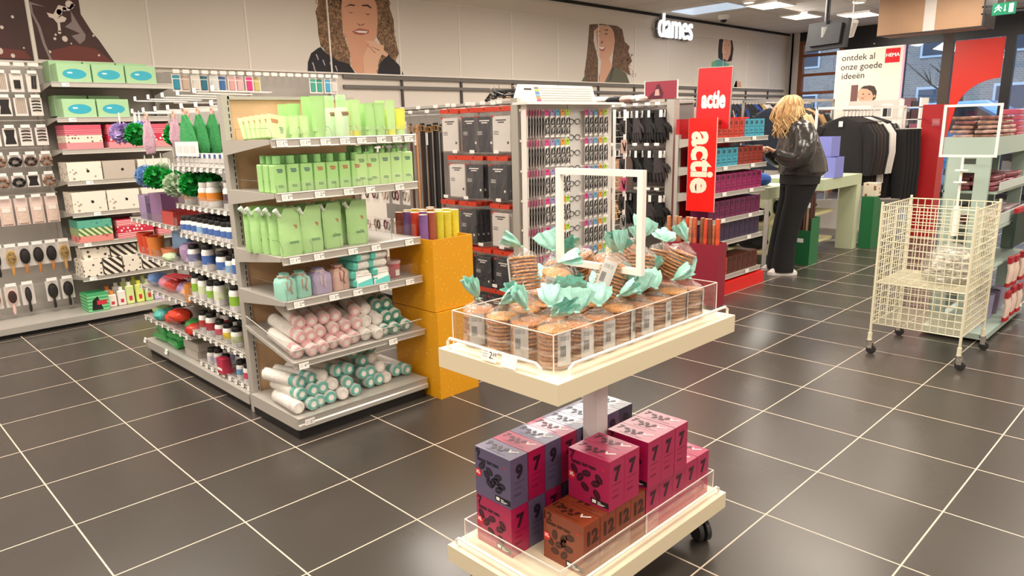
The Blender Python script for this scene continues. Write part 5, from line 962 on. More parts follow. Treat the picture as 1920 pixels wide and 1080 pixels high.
# ================================================================== shopper in the leather jacket
def sk(z, c, rx, ry, n=16, ph=0, wob=0): return [(c[0]+rx*math.cos(t)*(1+wob*math.sin(5*t+ph)), c[1]+ry*math.sin(t)*(1+wob*math.sin(4*t+ph)), z) for t in [2*math.pi*k/n for k in range(n)]]
wm = thing('person', 'person with long blonde hair in a black leather jacket and wide black trousers, reaching forward', 'person', (2.645, 5.95, 0), math.atan2(-.66, -.75))
skin = m('#d9a58a', .5)
s = MB()
s.loft([sk(.8, (-.1, 0), .09, .12), sk(.92, (-.1, 0), .115, .16), sk(1.05, (-.09, 0), .09, .125), sk(1.2, (-.07, 0), .1, .15), sk(1.31, (-.045, 0), .095, .17), sk(1.36, (-.03, 0), .06, .1), sk(1.39, (-.01, 0), .05, .055), sk(1.44, (.02, 0), .048, .052)], skin)
s.loft([sk(1.405, (.045, 0), .03, .04), sk(1.43, (.055, 0), .06, .055), sk(1.47, (.055, 0), .085, .066), sk(1.51, (.045, 0), .096, .073), sk(1.55, (.04, 0), .09, .07), sk(1.58, (.035, 0), .06, .05)], skin)   # head
s.ell((.148, 0, 1.472), (.014, .011, .02), skin); s.ell((.13, 0, 1.44), (.012, .022, .007), m('#b5625a', .4))
for sy in (-1, 1):
    s.ell((.04, sy*.072, 1.475), (.016, .008, .026), skin)
    s.tube([(-.1, sy*.08, .9), (-.03, sy*.09, .5), (-.01, sy*.09, .08)], [.075, .055, .04], skin, 10)
    s.tube([(-.045, sy*.15, 1.3), (-.02, sy*.23, 1.12), (.03, sy*.22, 1.04), (.17, sy*.12, 1.12)], [.05, .042, .04, .026], skin, 10)
    s.loft([[(x, sy*.115+a*math.cos(t), 1.12+(x-.17)*.6+b*math.sin(t)) for t in [k*.628 for k in range(10)]] for x, a, b in ((.16, .024, .02), (.19, .034, .018), (.225, .036, .015), (.24, .03, .011))], skin)
    for k, (dy, l) in enumerate(((-.027, .05), (-.009, .06), (.009, .062), (.026, .052))): s.tube([(.225, sy*.115+dy, 1.153), (.245+l*.35, sy*.115+dy, 1.162), (.245+l*.55, sy*.115+dy*1.1, 1.145), (.24+l*.55, sy*.115+dy*1.1, 1.122)], [.0095, .009, .008, .006], skin, 8)
    s.tube([(.185, sy*.09, 1.135), (.21, sy*.075, 1.13), (.235, sy*.078, 1.122)], [.012, .01, .007], skin, 8)
bd = s.build('body', wm); rm = bd.modifiers.new('join', 'REMESH'); rm.mode = 'VOXEL'; rm.voxel_size = .0065; rm.use_smooth_shade = True
s = MB(); [s.ell((.132, y, 1.488), (.008, .012, .006), m('#3c2a20', .3)) for y in (-.03, .03)]; s.build('eyes', wm)
lea = m('#322f2d', .24, coat=.6, bump=1.0, nscale=9); knit = m('#1b1a1a', .8); trou = m('#131214', .85, noise=.2, nscale=4)
s = MB(); rings = [sk(.90, (-.115, 0), .17, .2, 26, 0, .02), sk(.94, (-.12, 0), .205, .225, 26, 1, .05), sk(1.03, (-.115, 0), .195, .225, 26, 2, .045), sk(1.15, (-.095, 0), .17, .215, 26, 3, .04), sk(1.27, (-.07, 0), .145, .215, 26, 4, .03), sk(1.345, (-.055, 0), .12, .19, 26, 1, .01), sk(1.385, (-.035, 0), .085, .12, 26), sk(1.40, (-.02, 0), .072, .085, 26)]
s.loft(rings, lea, caps=False); jk = s.build('jacket', wm)
s = MB(); s.loft([sk(.825, (-.1, 0), .15, .185, 26), sk(.83, (-.1, 0), .168, .2, 26), sk(.91, (-.103, 0), .172, .203, 26)], knit, caps=False); s.build('hem_band', jk)
s = MB(); s.loft([sk(1.385, (-.03, 0), .078, .092, 20), sk(1.43, (-.012, 0), .066, .07, 20), sk(1.432, (-.012, 0), .06, .064, 20)], knit, caps=False); s.build('collar', jk)
for sy in (-1, 1):
    s = MB(); P0 = [Vector(p) for p in ((-.05, sy*.17, 1.315), (-.055, sy*.235, 1.24), (-.045, sy*.265, 1.14), (-.02, sy*.26, 1.07), (.03, sy*.235, 1.035), (.09, sy*.19, 1.06), (.14, sy*.145, 1.095))]
    s.tube(P0, [.08, .088, .088, .09, .078, .068, .056], lea, 16); s.build('sleeve', jk)
    s = MB(); s.tube([(.13, sy*.15, 1.09), (.145, sy*.14, 1.1), (.17, sy*.125, 1.118)], [.05, .042, .036], knit, 14); s.build('cuff', jk)
s = MB(); s.loft([sk(.80, (-.095, 0), .145, .18, 20, 0, .02), sk(.9, (-.1, 0), .14, .17, 20)], trou, caps=False)
for sy in (-1, 1):
    s.loft([sk(.86, (-.1, sy*.085), .145, .1, 18), sk(.7, (-.07, sy*.08), .115, .085, 18, 0, .03), sk(.5, (-.02, sy*.08), .095, .075, 18, 1, .04), sk(.3, (.01, sy*.08), .092, .075, 18, 2, .05), sk(.12, (.02, sy*.08), .097, .08, 18, 3, .06), sk(.028, (.022, sy*.08), .103, .084, 18, 4, .05)], trou, caps=False)
s.build('trousers', wm)
for sy in (-1, 1):
    s = MB(); s.loft([[(x, sy*.1+w_*c_, z) for x, w_, c_ in [(.03+.135*math.cos(t), .044, math.sin(t)) for t in [k*.449 for k in range(14)]]] for z in (.001, .03)], m('#e9e4df', .5)); s.loft([[(.03+f*.13*math.cos(t), sy*.1+f*.042*math.sin(t), z) for t in [k*.449 for k in range(14)]] for z, f in ((.03, .98), (.055, .8), (.07, .5))], m('#dcd6d0', .5)); s.build('shoe', wm)
hr = [m('#c39a66', .55, noise=.2, nscale=30), m('#a98050', .55, noise=.2, nscale=30), m('#d9bc8c', .5, noise=.2, nscale=30)]
s = MB(); rnd = random.Random(5); s.ell((.02, 0, 1.51), (.098, .085, .09), hr[1], seg=16, n=8)
for i in range(170):
    a = rnd.uniform(-2.75, 2.75); b = rnd.uniform(.0, 1.2); base = Vector((.025, 0, 1.51))
    d = Vector((math.cos(a)*math.sin(b), math.sin(a)*math.sin(b), math.cos(b))); p = base+Vector((d.x*.104, d.y*.09, d.z*.093)); out = Vector((math.cos(a), math.sin(a), 0)); front = math.cos(a) > .3
    ln = rnd.uniform(.16, .27)*(1 if front or abs(a) < 2 else .6); w1_ = rnd.uniform(-.02, .02)
    pts = [p, Vector((.025, 0, 1.5))+Vector((out.x*(.135 if out.x > 0 else .108), out.y*.094, -.0)), Vector((.03+out.x*(.13 if out.x > 0 else .108)+w1_*1.6, out.y*.1, 1.5-ln*.4)), Vector((.035+out.x*.1-w1_*1.6, out.y*.1+w1_, 1.5-ln*.7)), Vector((.045+out.x*.10+w1_, out.y*.1-w1_, 1.5-ln))]
    s.tube(pts, [.005, .008, .009, .007, .002], hr[i % 3], 5)
for i in range(40):
    a = i*.157; s.tube([(.02+.008*math.cos(a), .008*math.sin(a), 1.604), (.02+.04*math.cos(a), .036*math.sin(a), 1.598), (.02+.074*math.cos(a), .064*math.sin(a), 1.576), (.022+.098*math.cos(a), .084*math.sin(a), 1.535), (.022+.105*math.cos(a), .09*math.sin(a), 1.49)], [.004, .009, .011, .011, .006], hr[i % 3], 5)
s.build('hair', wm)
# ================================================================== pale green bench, purple crates, green crates
pg_ = m('#b9c3a2', .5); pgs = m('#c4caab', .5)
bn = thing('display_bench', 'pale sage green display bench with a thick top and straight legs', 'bench', (2.4, 7.15, 0)); q = Matrix.Translation((-2.4, -7.15, 0))
s = MB(); s.box(1.95, 2.66, 6.72, 7.72, .70, .81, pg_, q); s.build('top', bn)
for x, y in ((2.48, 7.6), (1.95, 7.6), (1.95, 6.72)): s = MB(); s.box(x, x+.18, y, y+.12, 0, .70, pgs, q); s.build('leg', bn)
s = MB(); s.box(1.98, 2.44, 6.75, 7.6, .4, .43, m('#d9cf9f', .5), q); s.build('shelf', bn); s = MB(); s.box(1.98, 2.44, 6.75, 7.6, .1, .13, m('#d9cf9f', .5), q); s.build('shelf', bn)
for i, (x, y, z, c, l) in enumerate(((2.2, 6.9, .431, '#1a191b', 'black folded pile at the front of the upper bench shelf'), (2.2, 7.2, .431, '#242225', 'black folded pile in the middle of the upper bench shelf'), (2.2, 6.95, .131, '#161517', 'black folded pile at the front of the lower bench shelf'), (2.2, 7.3, .131, '#1c1b1e', 'black folded pile at the rear of the lower bench shelf'))): lump('folded_garment', x, y, z, .4, .26, .14, m(c, .85, bump=.4, nscale=20), l, 'garment', 'dark folded piles', seed=i+80)
# second sage table behind the shopper
b2 = thing('display_table', 'sage display table half hidden behind the shopper', 'table', (1.95, 6.3, 0)); q = Matrix.Translation((-1.95, -6.3, 0))
s = MB(); s.box(1.6, 2.42, 6.05, 6.6, .66, .77, pg_, q); s.build('top', b2)
for z in (.4, .12): s = MB(); s.box(1.62, 2.42, 6.08, 6.58, z, z+.025, m('#d9cf9f', .5), q); s.build('shelf', b2)
for x, y in ((1.6, 6.05), (2.39, 6.05), (1.6, 6.57), (2.39, 6.57)): s = MB(); s.box(x, x+.03, y, y+.03, 0, .66, WHITE, q); s.build('leg', b2)
for i, (x, z, c, l) in enumerate(((2.2, .77, '#1f4f9e', 'bright blue'), (1.9, .77, '#2b2a2e', 'charcoal'), (2.2, .425, '#18171a', 'black'), (1.9, .425, '#3a3c44', 'slate'), (2.2, .145, '#141416', 'jet black'), (1.9, .145, '#222126', 'dark grey'))): lump('folded_garment', x, 6.25, z, .28, .3, .12, m(c, .8, bump=.4, nscale=20), '%s folded garments on the half hidden sage table, %s' % (l, {.77: 'on top', .425: 'upper shelf', .145: 'lower shelf'}[z]), 'garment', 'folded garments on the sage table', seed=i+90)
pu = m('#7f84cc', .5); pul = m('#b9b3cc', .5)
for x0, x1, z0, z1, y0, l in ((2.49, 2.70, .811, 1.015, 6.93, 'lower purple crate with a pale printed panel on the sage bench'), (2.43, 2.64, 1.017, 1.215, 6.95, 'upper purple crate standing on the lower one')):
    t = thing('purple_crate', l, 'crate', ((x0+x1)/2-.03, y0+.12, z0), 0, 'purple crates'); w2 = (x1-x0)/2; s = MB(); h = z1-z0
    for a in ((-w2, w2, -.11, -.105, 0, h), (-w2, w2, .105, .11, 0, h), (-w2, -w2+.005, -.105, .105, 0, h), (w2-.005, w2, -.105, .105, 0, h), (-w2+.005, w2-.005, -.105, .105, 0, .005)): s.box(*a, pu)
    s.build('crate_body', t)
    if z0 < 1: s = MB(); s.box(-w2+.002, .0, -.112, -.1105, .005, .19, pul); s.box(-w2+.03, -w2+.05, -.1135, -.112, .13, .16, m('#2f2a63')); s.box(-w2+.01, -.01, -.1135, -.112, .03, .09, PAPER); s.build('printed_panel', t)
gr_ = m('#1d6a3c', .5)
for x0, x1, y0, y1, h, l in ((2.50, 2.69, 6.42, 6.62, .46, 'dark green crate filled with striped wrapping rolls, in front of the bench'), (2.67, 2.80, 7.74, 7.95, .56, 'dark green crate behind the far leg of the sage bench')):
    t = thing('green_crate', l, 'crate', ((x0+x1)/2, (y0+y1)/2, 0), 0, 'dark green crates'); a, b_ = (x1-x0)/2, (y1-y0)/2; s = MB()
    if h < .5:
        for bx in ((-a, a, -b_, -b_+.005, 0, .34), (-a, -a+.005, -b_+.005, b_-.005, 0, h), (a-.005, a, -b_+.005, b_-.005, 0, h), (-a, a, b_-.005, b_, 0, h), (-a+.005, a-.005, -b_+.005, b_-.005, 0, .005)): s.box(*bx, gr_)
    else: s.prism([(-b_, 0), (b_+.1, 0), (b_+.1, .35), (b_, h-.06), (b_-.08, h), (-b_, h)], -a, a, gr_, frame((0, 0, 0), (0, 1, 0), (0, 0, 1)))
    s.build('crate_body', t)
    if h < .5: s = MB(); s.box(-.03, .03, -b_-.0015, -b_, .22, .26, PAPER); s.build('label_sticker', t)
wr_ = ['#4a2a22', '#8a6a55', '#3a221c', '#6b4636', '#b59a82', '#4f3026']
for i in range(12):
    s = MB(); s.cyl(.0135, 0, .70, m(wr_[i % 6], .5), seg=10); o = s.build('wrapping_paper_roll'); o.location = (2.52+.0295*(i % 6), 6.45+.06*(i//6), .008); tag(o, 'dark striped wrapping roll in the green crate, %s from left, %s row' % (nth(i % 6), nth(i//6)), 'wrapping paper', 'rolls in the green crate')
s = MB(); s.box(-.055, .055, -.001, .001, 0, .05, PAPER); o = s.build('price_tag'); o.location = (2.61, 6.432, .56); tag(o, 'white paper band on the rolls in the green crate', 'tag')
s = MB(); s.rbox(.14, .14, 0, .14, .004, patt('flower_box', 'dots', '#e4d6c2', '#8b5a4a', 20), k=1); o = s.build('gift_box'); o.location = (2.72, 7.88, .562); tag(o, 'small cream box with brown spots on the far green crate', 'gift box')
# ================================================================== clothes racks
def garment(c, w=.44, h=.75, sleeves=True, nm='shirt'):
    P = Proto(nm, 'garment'); s = MB(); mt = m(c, .85, bump=.35, nscale=9) if isinstance(c, str) else c; n = 18
    rings = []
    for z, f, d in ((-h, .95, .035), (-h*.6, .9, .04), (-.25, .92, .045), (-.1, .95, .04), (-.05, .7, .03), (-.01, .3, .02), (0, .2, .015)): rings.append([(w/2*f*math.cos(t), d*math.sin(t)*(1+.35*math.sin(4*t+z*9)), z) for t in [2*math.pi*k/n for k in range(n)]])
    s.loft(rings, mt)
    if sleeves:
        for sx in (-1, 1): s.tube([(sx*w*.4, 0, -.1), (sx*w*.52, .0, -.2), (sx*w*.55, .005, -.4), (sx*w*.53, .01, -h*.85)], [.05, .055, .05, .036], mt, 9)
    P.part('fabric', s); s = MB(); s.tube([(-w*.4, 0, -.06), (0, 0, .01), (w*.4, 0, -.06)], .006, m('#2a2624', .5), 5); s.tube([(0, 0, .01), (0, 0, .05), (.012, 0, .075), (.0, 0, .09), (-.014, 0, .078)], .0025, STEEL, 5); P.part('hanger', s); return P
G_bk, G_br, G_wh, G_nv, G_cr, G_bl, G_pk = garment('#1c1a1b'), garment('#2e2220'), garment('#d9d2cc'), garment('#1b2230'), garment('#d9c79d'), garment('#23468f'), garment('#caa39a')
G_tan = garment('#b08a5e')
def rack(nm, lab, x0, x1, y0, y1, h, c=WHITE, skip=False):
    t = thing(nm, lab, 'clothes rack', ((x0+x1)/2, (y0+y1)/2, 0)); q = Matrix.Translation((-(x0+x1)/2, -(y0+y1)/2, 0)); s = MB()
    for x in (x0, x1):
        for y in (y0, y1):
            if not (skip and x == x1 and y == y0): s.box(x-.012, x+.012, y-.012, y+.012, .02, h, c, q)
    for y in (y0, y1): s.box(x0, x1, y-.012, y+.012, h-.024, h, c, q); s.box(x0, x1, y-.012, y+.012, 0, .02, c, q)
    for x in (x0, x1): s.box(x-.012, x+.012, y0, y1, h-.024, h, c, q)
    s.build('frame', t); s = MB(); s.tube([((x0+x1)/2, y0, h-.04), ((x0+x1)/2, y1, h-.04)], .01, STEEL, 8, q); s.build('hanging_bar', t); return t
rack('clothes_rack', 'white square tube clothes rack with dark tops behind the purple crates', 2.02, 2.6, 7.98, 9.1, 1.52, skip=True)
for i, (P, l) in enumerate(((G_bk, 'black'), (G_bk, 'black'), (G_br, 'dark brown'), (G_br, 'dark brown'), (G_bk, 'black'), (G_wh, 'off white'), (G_wh, 'off white'), (G_bk, 'black'), (G_bk, 'black'))): put(P, '%s long sleeved top on the white rack, %s from the front' % (l, nth(i)), 'tops on the white rack', (2.31+.008*i, 8.02+i*.085, 1.40), sc=(1.22, 1, 1))
s = MB(); s.box(-.022, .022, -.002, 0, -.06, 0, PAPER); o = s.build('price_tag'); o.location = (2.30, 7.965, 1.36); tag(o, 'white price tag on the foremost black top', 'tag')
P = Proto('trousers', 'trousers'); s = MB(); bkm = m('#171618', .85)
for sx in (-1, 1): s.loft([sk(-.78+.0*sx, (sx*.08, 0), .055, .02, 12), sk(-.4, (sx*.07, 0), .07, .025, 12), sk(0, (sx*.055, 0), .06, .02, 12)], bkm)
P.part('fabric', s); s = MB(); s.box(-.018, .018, -.03, -.028, -.2, -.08, PAPER); P.part('price_tag', s); s = MB(); s.tube([(-.12, 0, .005), (.12, 0, .005)], .006, STEEL, 6); s.tube([(0, 0, 0), (0, 0, .06)], .0025, STEEL, 4); P.part('hanger', s)
for i in range(5): put(P, 'black trousers hanging beside the white rack, %s from the front' % nth(i), 'hanging trousers', (2.66+.02*i, 8.6+.06*i, 1.25), sc=(1.1, 1, 1))
# white display wall with pegs behind the racks
dp = thing('pegboard_wall', 'off-white slotted display wall with a small photo and hooks behind the racks', 'display panel', (2.2, 9.4, 0)); s = MB()
s.box(-.36, .24, -.02, .02, .0, 1.6, m('#d9d2ca', .6)); s.box(.24, .28, -.03, .03, 0, 1.6, WHITE); s.box(-.4, -.36, -.03, .03, 0, 1.6, WHITE); s.build('panel', dp)
s = MB(); s.box(.04, .17, -.024, -.02, 1.38, 1.55, PAPER); s.box(.06, .11, -.026, -.024, 1.4, 1.53, BLACK); s.box(.115, .155, -.026, -.024, 1.4, 1.53, m('#8f8a86')); s.build('small_photo', dp)
for z in (1.3, 1.05): s = MB(); s.box(-.35, .23, -.1, -.02, z, z+.012, WHITE); s.build('shelf', dp)
s = MB(); s.prism([(-.55, 0), (.45, 0), (.45, .42), (-.55, .36)], -.02, .02, m('#cfc9c2', .6), frame((0, -.35, 0), (1, 0, 0), (0, 0, 1))); s.build('skirt_board', dp)
sgs = thing('shelf_rack', 'narrow open rack of flat dark and pink packs right of the display wall', 'rack', (2.44, 9.95, 0)); s = MB()
for x in (-.12, .1): s.box(x, x+.02, -.15, .15, 0, 1.62, WHITE)
s.build('frame', sgs)
for k in range(9): s = MB(); s.box(-.12, .12, -.15, .15, .3+k*.15, .31+k*.15, WHITE); s.build('shelf', sgs)
for k in range(9):
    for j in range(2): s = MB(); s.rbox(.095, .22, 0, .07+.02*((k+j) % 3), .01, m(['#4a3036', '#6e4a55', '#2f2a31', '#94566a', '#3a2e33'][(k*2+j) % 5], .6), k=1); o = s.build('flat_pack'); o.location = (2.395+j*.1, 9.92, .311+k*.15); tag(o, '%s pack on the narrow open rack, %s shelf from below, %s side' % (['dark wine', 'mauve', 'near black', 'pink', 'dark plum'][(k*2+j) % 5], nth(k), ('left', 'right')[j]), 'pack', 'packs on the narrow rack')
# red column
t = thing('red_column', 'tall plain red display column beside the wire cart', 'column', (2.93, 9.1, 0)); s = MB(); s.box(-.11, .1, -.12, .12, 0, 1.52, m('#b01218', .45)); s.build('column_body', t); s = MB(); s.box(.0, .08, -.1215, -.12, 1.28, 1.36, m('#b9626a')); s.box(.01, .07, -.1225, -.1215, 1.31, 1.315, m('#d9a0a0')); s.box(.01, .07, -.1225, -.1215, 1.33, 1.335, m('#d9a0a0')); s.build('label_sticker', t)
# ================================================================== wire cart
cw = m('#ddd7bd', .4); cr = thing('wire_cart', 'cream wire mesh cart on casters with a square sign frame', 'cart', (4.33, 4.23, 0)); hx, hy = .235, .255
s = MB()
for x in (-hx, hx):
    for y in (-hy, hy): s = MB(); s.tube([(x, y, .1), (x, y, .915)], .0075, cw, 8); s.build('corner_post', cr)
def ring_pts(z, e=0):
    P = []
    for x, y in ((-hx, -hy), (hx, -hy), (hx, hy), (-hx, hy)):
        P.append((x*(1+e), y*(1+e), z))
    return P
s = MB()
for z in [.19+.0415*k for k in range(18)]: s.tube(ring_pts(z), .0042 if round((z-.19)/.0415) in (0, 6, 12, 17) else .003, cw, 5, closed=True)
for k in range(1, 12): x = -hx+2*hx*k/12; [s.tube([(x, y, .19), (x, y, .895)], .0029, cw, 4) for y in (-hy, hy)]
for k in range(1, 13): y = -hy+2*hy*k/13; [s.tube([(x, y, .19), (x, y, .895)], .0029, cw, 4) for x in (-hx, hx)]
s.build('wire_walls', cr, kind='stuff')
s = MB()
for k in range(1, 24): y = -hy+2*hy*k/24; s.tube([(-hx, y, .44), (hx, y, .44)], .0024, cw, 4)
for k in range(1, 6): x = -hx+2*hx*k/6; s.tube([(x, -hy, .437), (x, hy, .437)], .0035, cw, 4)
s.build('wire_shelf', cr)
s = MB()
for k in range(1, 16): y = -hy+2*hy*k/16; s.tube([(-hx, y, .192), (hx, y, .192)], .0024, cw, 4)
s.build('wire_floor', cr)
for x in (-hx, hx):
    for y in (-hy, hy):
        s = MB(); s.cyl(.012, .085, .13, cw, TR(x, y, 0)); s.cyl(.018, .07, .085, CHROME, TR(x, y, 0)); s.box(-.006+x, .02+x, y-.016, y+.016, .035, .07, CHROME); c_ = s.build('caster', cr)
        s = MB(); s.lathe([(.02, -.009), (.0275, -.007), (.0275, .007), (.02, .009)], m('#2b2a2c', .4), 14, TR(x+.012, y, .0275, R(90))); s.build('wheel', c_)
s = MB(); z0, z1 = 1.15, 1.455; x0, x1 = -.108, .188; y = .252
for a in ((x0, x1, z0, z0+.014), (x0, x1, z1-.014, z1), (x0, x0+.014, z0+.014, z1-.014), (x1-.014, x1, z0+.014, z1-.014)): s.box(a[0], a[1], y-.006, y+.006, a[2], a[3], wire_w)
s.tube([(.02, y, .68), (.02, y, .86)], .016, wire_w, 10); s.tube([(.02, y, .86), (.02, y, 1.155)], .007, wire_w, 8)
for z in (1.0, 1.07): s.lathe([(.035, z), (.035, z+.006)], wire_w, 16, TR(.02, y, 0))
s.build('sign_frame', cr, 'square white sign frame on a thin stem')
# bag of pale round sweets in the cart
sw = m('#bdb6a6', .5); BG2 = clear('sweets_bag', '#e9e6dd', .12, .6, .25, bump=50)
t = thing('bag_of_decorations', 'clear bag of pale rounded pieces lying on the wire shelf of the cart', 'bag', (4.41, 4.26, .447)); s = MB(); rnd = random.Random(4)
for i in range(90):
    a, r_, zz = rnd.uniform(0, 6.28), math.sqrt(rnd.random()), rnd.random(); k = math.sqrt(1-zz*zz*.8)*r_; s.ell((.125*k*math.cos(a), .15*k*math.sin(a), .025+zz*.16), (.02, .02, .011), m(['#cfc8b8', '#a59d8d', '#ded8ca'][i % 3], .4), seg=8, n=4)
s.build('pieces', t, kind='stuff'); s = MB(); s.loft([[(.15*f*math.cos(a)*(1+.06*math.sin(a*5+z*40)), .175*f*math.sin(a)*(1+.06*math.cos(a*4+z*30)), z) for a in [k*.2856 for k in range(22)]] for z, f in ((.0, .8), (.02, 1), (.09, 1.02), (.15, .85), (.2, .5), (.22, .2))], BG2); s.build('bag', t, ang=15)
# ================================================================== mint display with pink packs, red striped packs
mt_ = m('#a6b8ae', .5); md = thing('mint_display', 'grey-mint display stand with slotted legs and trays of pink packs behind the cart', 'display stand', (4.36, 5.1, 0)); q = Matrix.Translation((-4.36, -5.1, 0))
def part(nm, *bs, c=mt_, lab=None):
    s = MB(); [s.box(*b, c, q) for b in bs]; return s.build(nm, md, lab)
part('tray', (4.205, 4.49, 4.62, 4.635, 1.155, 1.262), (4.475, 4.49, 4.635, 5.62, 1.155, 1.262), (4.205, 4.22, 4.635, 5.62, 1.155, 1.262), (4.22, 4.475, 4.635, 5.62, 1.155, 1.17))
part('leg', (4.235, 4.31, 4.63, 4.66, .05, 1.155)); part('leg', (4.385, 4.462, 4.63, 4.66, .05, 1.155)); part('leg', (4.235, 4.31, 5.58, 5.61, .05, 1.155)); part('leg', (4.385, 4.462, 5.58, 5.61, .05, 1.155))
part('cross_bar', (4.31, 4.385, 4.632, 4.655, 1.05, 1.10)); part('cross_bar', (4.31, 4.385, 4.632, 4.655, 1.135, 1.155)); part('cross_bar', (4.31, 4.385, 4.632, 4.655, .80, .84))
part('base', (4.19, 4.555, 4.62, 5.64, .02, .055)); part('shelf', (4.21, 4.50, 4.68, 5.6, .92, .935)); part('shelf', (4.21, 4.52, 4.68, 5.6, .70, .715)); part('shelf', (4.21, 4.52, 4.68, 5.6, .45, .462)); 
part('tray_edge', (4.505, 4.515, 4.7, 5.6, .72, .79), (4.505, 4.512, 4.7, 5.6, .94, .99), c=m('#c3cfc9', .5))
part('back_panel', (4.215, 4.225, 4.68, 5.58, .1, 1.15), c=m('#8fa79e', .5))
def packs(P0, n1, n2, n3, org, d, labf, grp, cols, nm='flat_pack', sz=(.11, .15, .022)):
    k = 0
    for a in range(n1):
        for b in range(n2):
            for c in range(n3):
                s = MB(); s.rbox(sz[0], sz[1], 0, sz[2]-.002, .012, m(cols[(k*3+b) % len(cols)], .4, noise=.3, nscale=25, bump=.3), k=2, top=.005); o = s.build(nm); o.location = (org[0]+a*d[0]+rnd.uniform(-.006, .006), org[1]+b*d[1], org[2]+c*d[2]); o.rotation_euler = (0, R(rnd.uniform(-2, 2)), R(rnd.uniform(-10, 10))); tag(o, labf % ('left' if a == 0 else 'right', nth(b), nth(c)), 'pack', grp); k += 1
brn = ['#96705f', '#84604f', '#a5847a', '#7a4b46', '#b09083']
packs(None, 2, 3, 8, (4.285, 4.72, 1.175), (.13, .16, .027), 'brown rose pack on the mint tray, %s side, %s pile, %s up', 'packs on the mint tray', brn)
for i in range(7): s = MB(); s.rbox(.11, .2, 0, .034, .01, m('#b14a60', .4), k=2, top=.004); o = s.build('flat_pack'); o.location = (4.41, 5.32, 1.172+i*.036); tag(o, 'pink folded pack at the far end of the mint tray, %s from below' % nth(i), 'pack', 'pink packs on the mint tray')
packs(None, 2, 4, 3, (4.29, 4.78, .936), (.13, .19, .03), 'wine pack on the middle mint shelf, %s side, %s pile, %s up', 'packs on the middle mint shelf', ['#7a3b43', '#93545a', '#6b2f38', '#a8737a'], sz=(.12, .17, .028))
packs(None, 2, 4, 3, (4.3, 4.78, .716), (.13, .19, .03), 'mauve pack on the lower mint shelf, %s side, %s pile, %s up', 'packs on the lower mint shelf', ['#8f767c', '#5d4347', '#a9989c', '#77323c'], sz=(.12, .17, .028))
for i in range(5): cup(4.44, 4.78+i*.16, .056, ['#b6b4cf', '#8f86a8', '#a9a5c4', '#7d6f8c', '#c3bfd6'][i], .045, .16, 'lilac tumbler on the base of the mint display, %s from the front' % nth(i))
for i, (x, y, z) in enumerate(((4.55, 5.05, .47), (4.55, 5.2, .46), (4.56, 5.05, .24), (4.56, 5.2, .25), (4.56, 5.35, .47), (4.56, 5.38, .24), (4.56, 5.52, .47))):
    t = thing('striped_pack', 'red and white bundle beside the mint display, %s' % ('%s row, %s from the front' % (('upper' if z > .4 else 'lower'), nth([0, 1, 0, 1, 2, 2, 3][i]))), 'pack', (x, y, z), 0, 'red and white bundles')
    s = MB()
    for k in range(4): s.tube([(0, -.03+k*.02, 0), (.012, -.034+k*.022, -.07), (.006, -.034+k*.022, -.15)], [.011, .013, .011], m('#e9cfc2', .5), 7)
    s.build('white_sticks', t); s = MB(); 
    for k in range(4): s.tube([(.006, -.034+k*.022, -.15), (.006, -.034+k*.022, -.175)], .0135, m('#b3202c', .5), 7)
    s.build('red_ends', t); s = MB(); s.box(-.006, .016, -.045, .05, -.02, .02, m('#a8202b', .5)); s.build('red_wrap', t)
s = MB(); s.box(-.01, .01, -.3, .3, 0, .22, m('#263a33', .6)); s.box(-.012, .012, -.3, .3, .22, .25, m('#b3202c', .5)); o = s.build('dark_green_panel'); o.location = (4.545, 5.35, .55); tag(o, 'dark green panel with red top edge beside the wire cart', 'panel')
# distant right shelf block
t = thing('red_stand', 'red slatted display stand at the right edge of the view', 'display stand', (4.75, 6.2, 0)); s = MB()
s.box(-.12, .3, -.2, .2, 0, .05, m('#3a3c42')); s.box(.0, .3, -.02, .02, .05, 1.15, m('#8f1a20')); s.build('panel', t)
for k in range(7): s = MB(); s.box(-.04, .3, -.1, -.02, .3+k*.12, .315+k*.12, PAPER); s.build('shelf', t)
# ================================================================== wall panels, portraits, sign letters
PZ0, PZ1 = 1.985, 2.775; seams = [.10+.87*i for i in range(17)]
pan = m('#dad2c9', .55); seamc = m('#ebe4dc', .5)
s = MB(); s.box(XW, XW+.006, -.8, YF-.02, PZ0, PZ1, pan)
for y in seams: s.box(XW+.006, XW+.012, y-.009, y+.009, PZ0, PZ1, seamc)
s.box(XW, XW+.03, -.8, YF-.02, PZ0-.014, PZ0, seamc); s.box(XW, XW+.012, -.8, YF-.02, PZ1, PZ1+.008, seamc); struct('trim_2', s)
wr2 = thing('wall_rail', 'grey slotted wall rail system running below the picture panels', 'wall rail', (XW, 8, 0)); s = MB(); dk = m('#6f6a66', .5)
for z in (1.93, 1.83): s.box(.0, .03, -4.3, 5.8, z, z+.035, dk)
s.build('rail', wr2); s = MB()
for y in seams[4:]: s.box(.0, .025, y-8-.012, y-8+.012, 0, 1.97, m('#4c4845', .5))
s.build('uprights', wr2)
hair1_ = [(3.484, 2.755), (3.481, 2.615), (3.445, 2.555), (3.457, 2.473), (3.459, 2.331), (3.474, 2.231), (3.522, 2.200), (3.511, 2.080), (3.651, 2.034), (3.795, 1.977), (3.812, 2.180), (3.745, 2.384), (3.744, 2.605), (3.798, 2.745), (4.082, 2.817), (4.142, 2.727), (4.184, 2.555), (4.157, 2.358), (4.240, 2.237), (4.161, 2.106), (4.138, 1.960), (4.412, 2.023), (4.371, 2.114), (4.438, 2.210), (4.391, 2.390), (4.391, 2.553), (4.352, 2.658), (4.328, 2.798), (4.197, 2.863), (3.764, 2.834)]
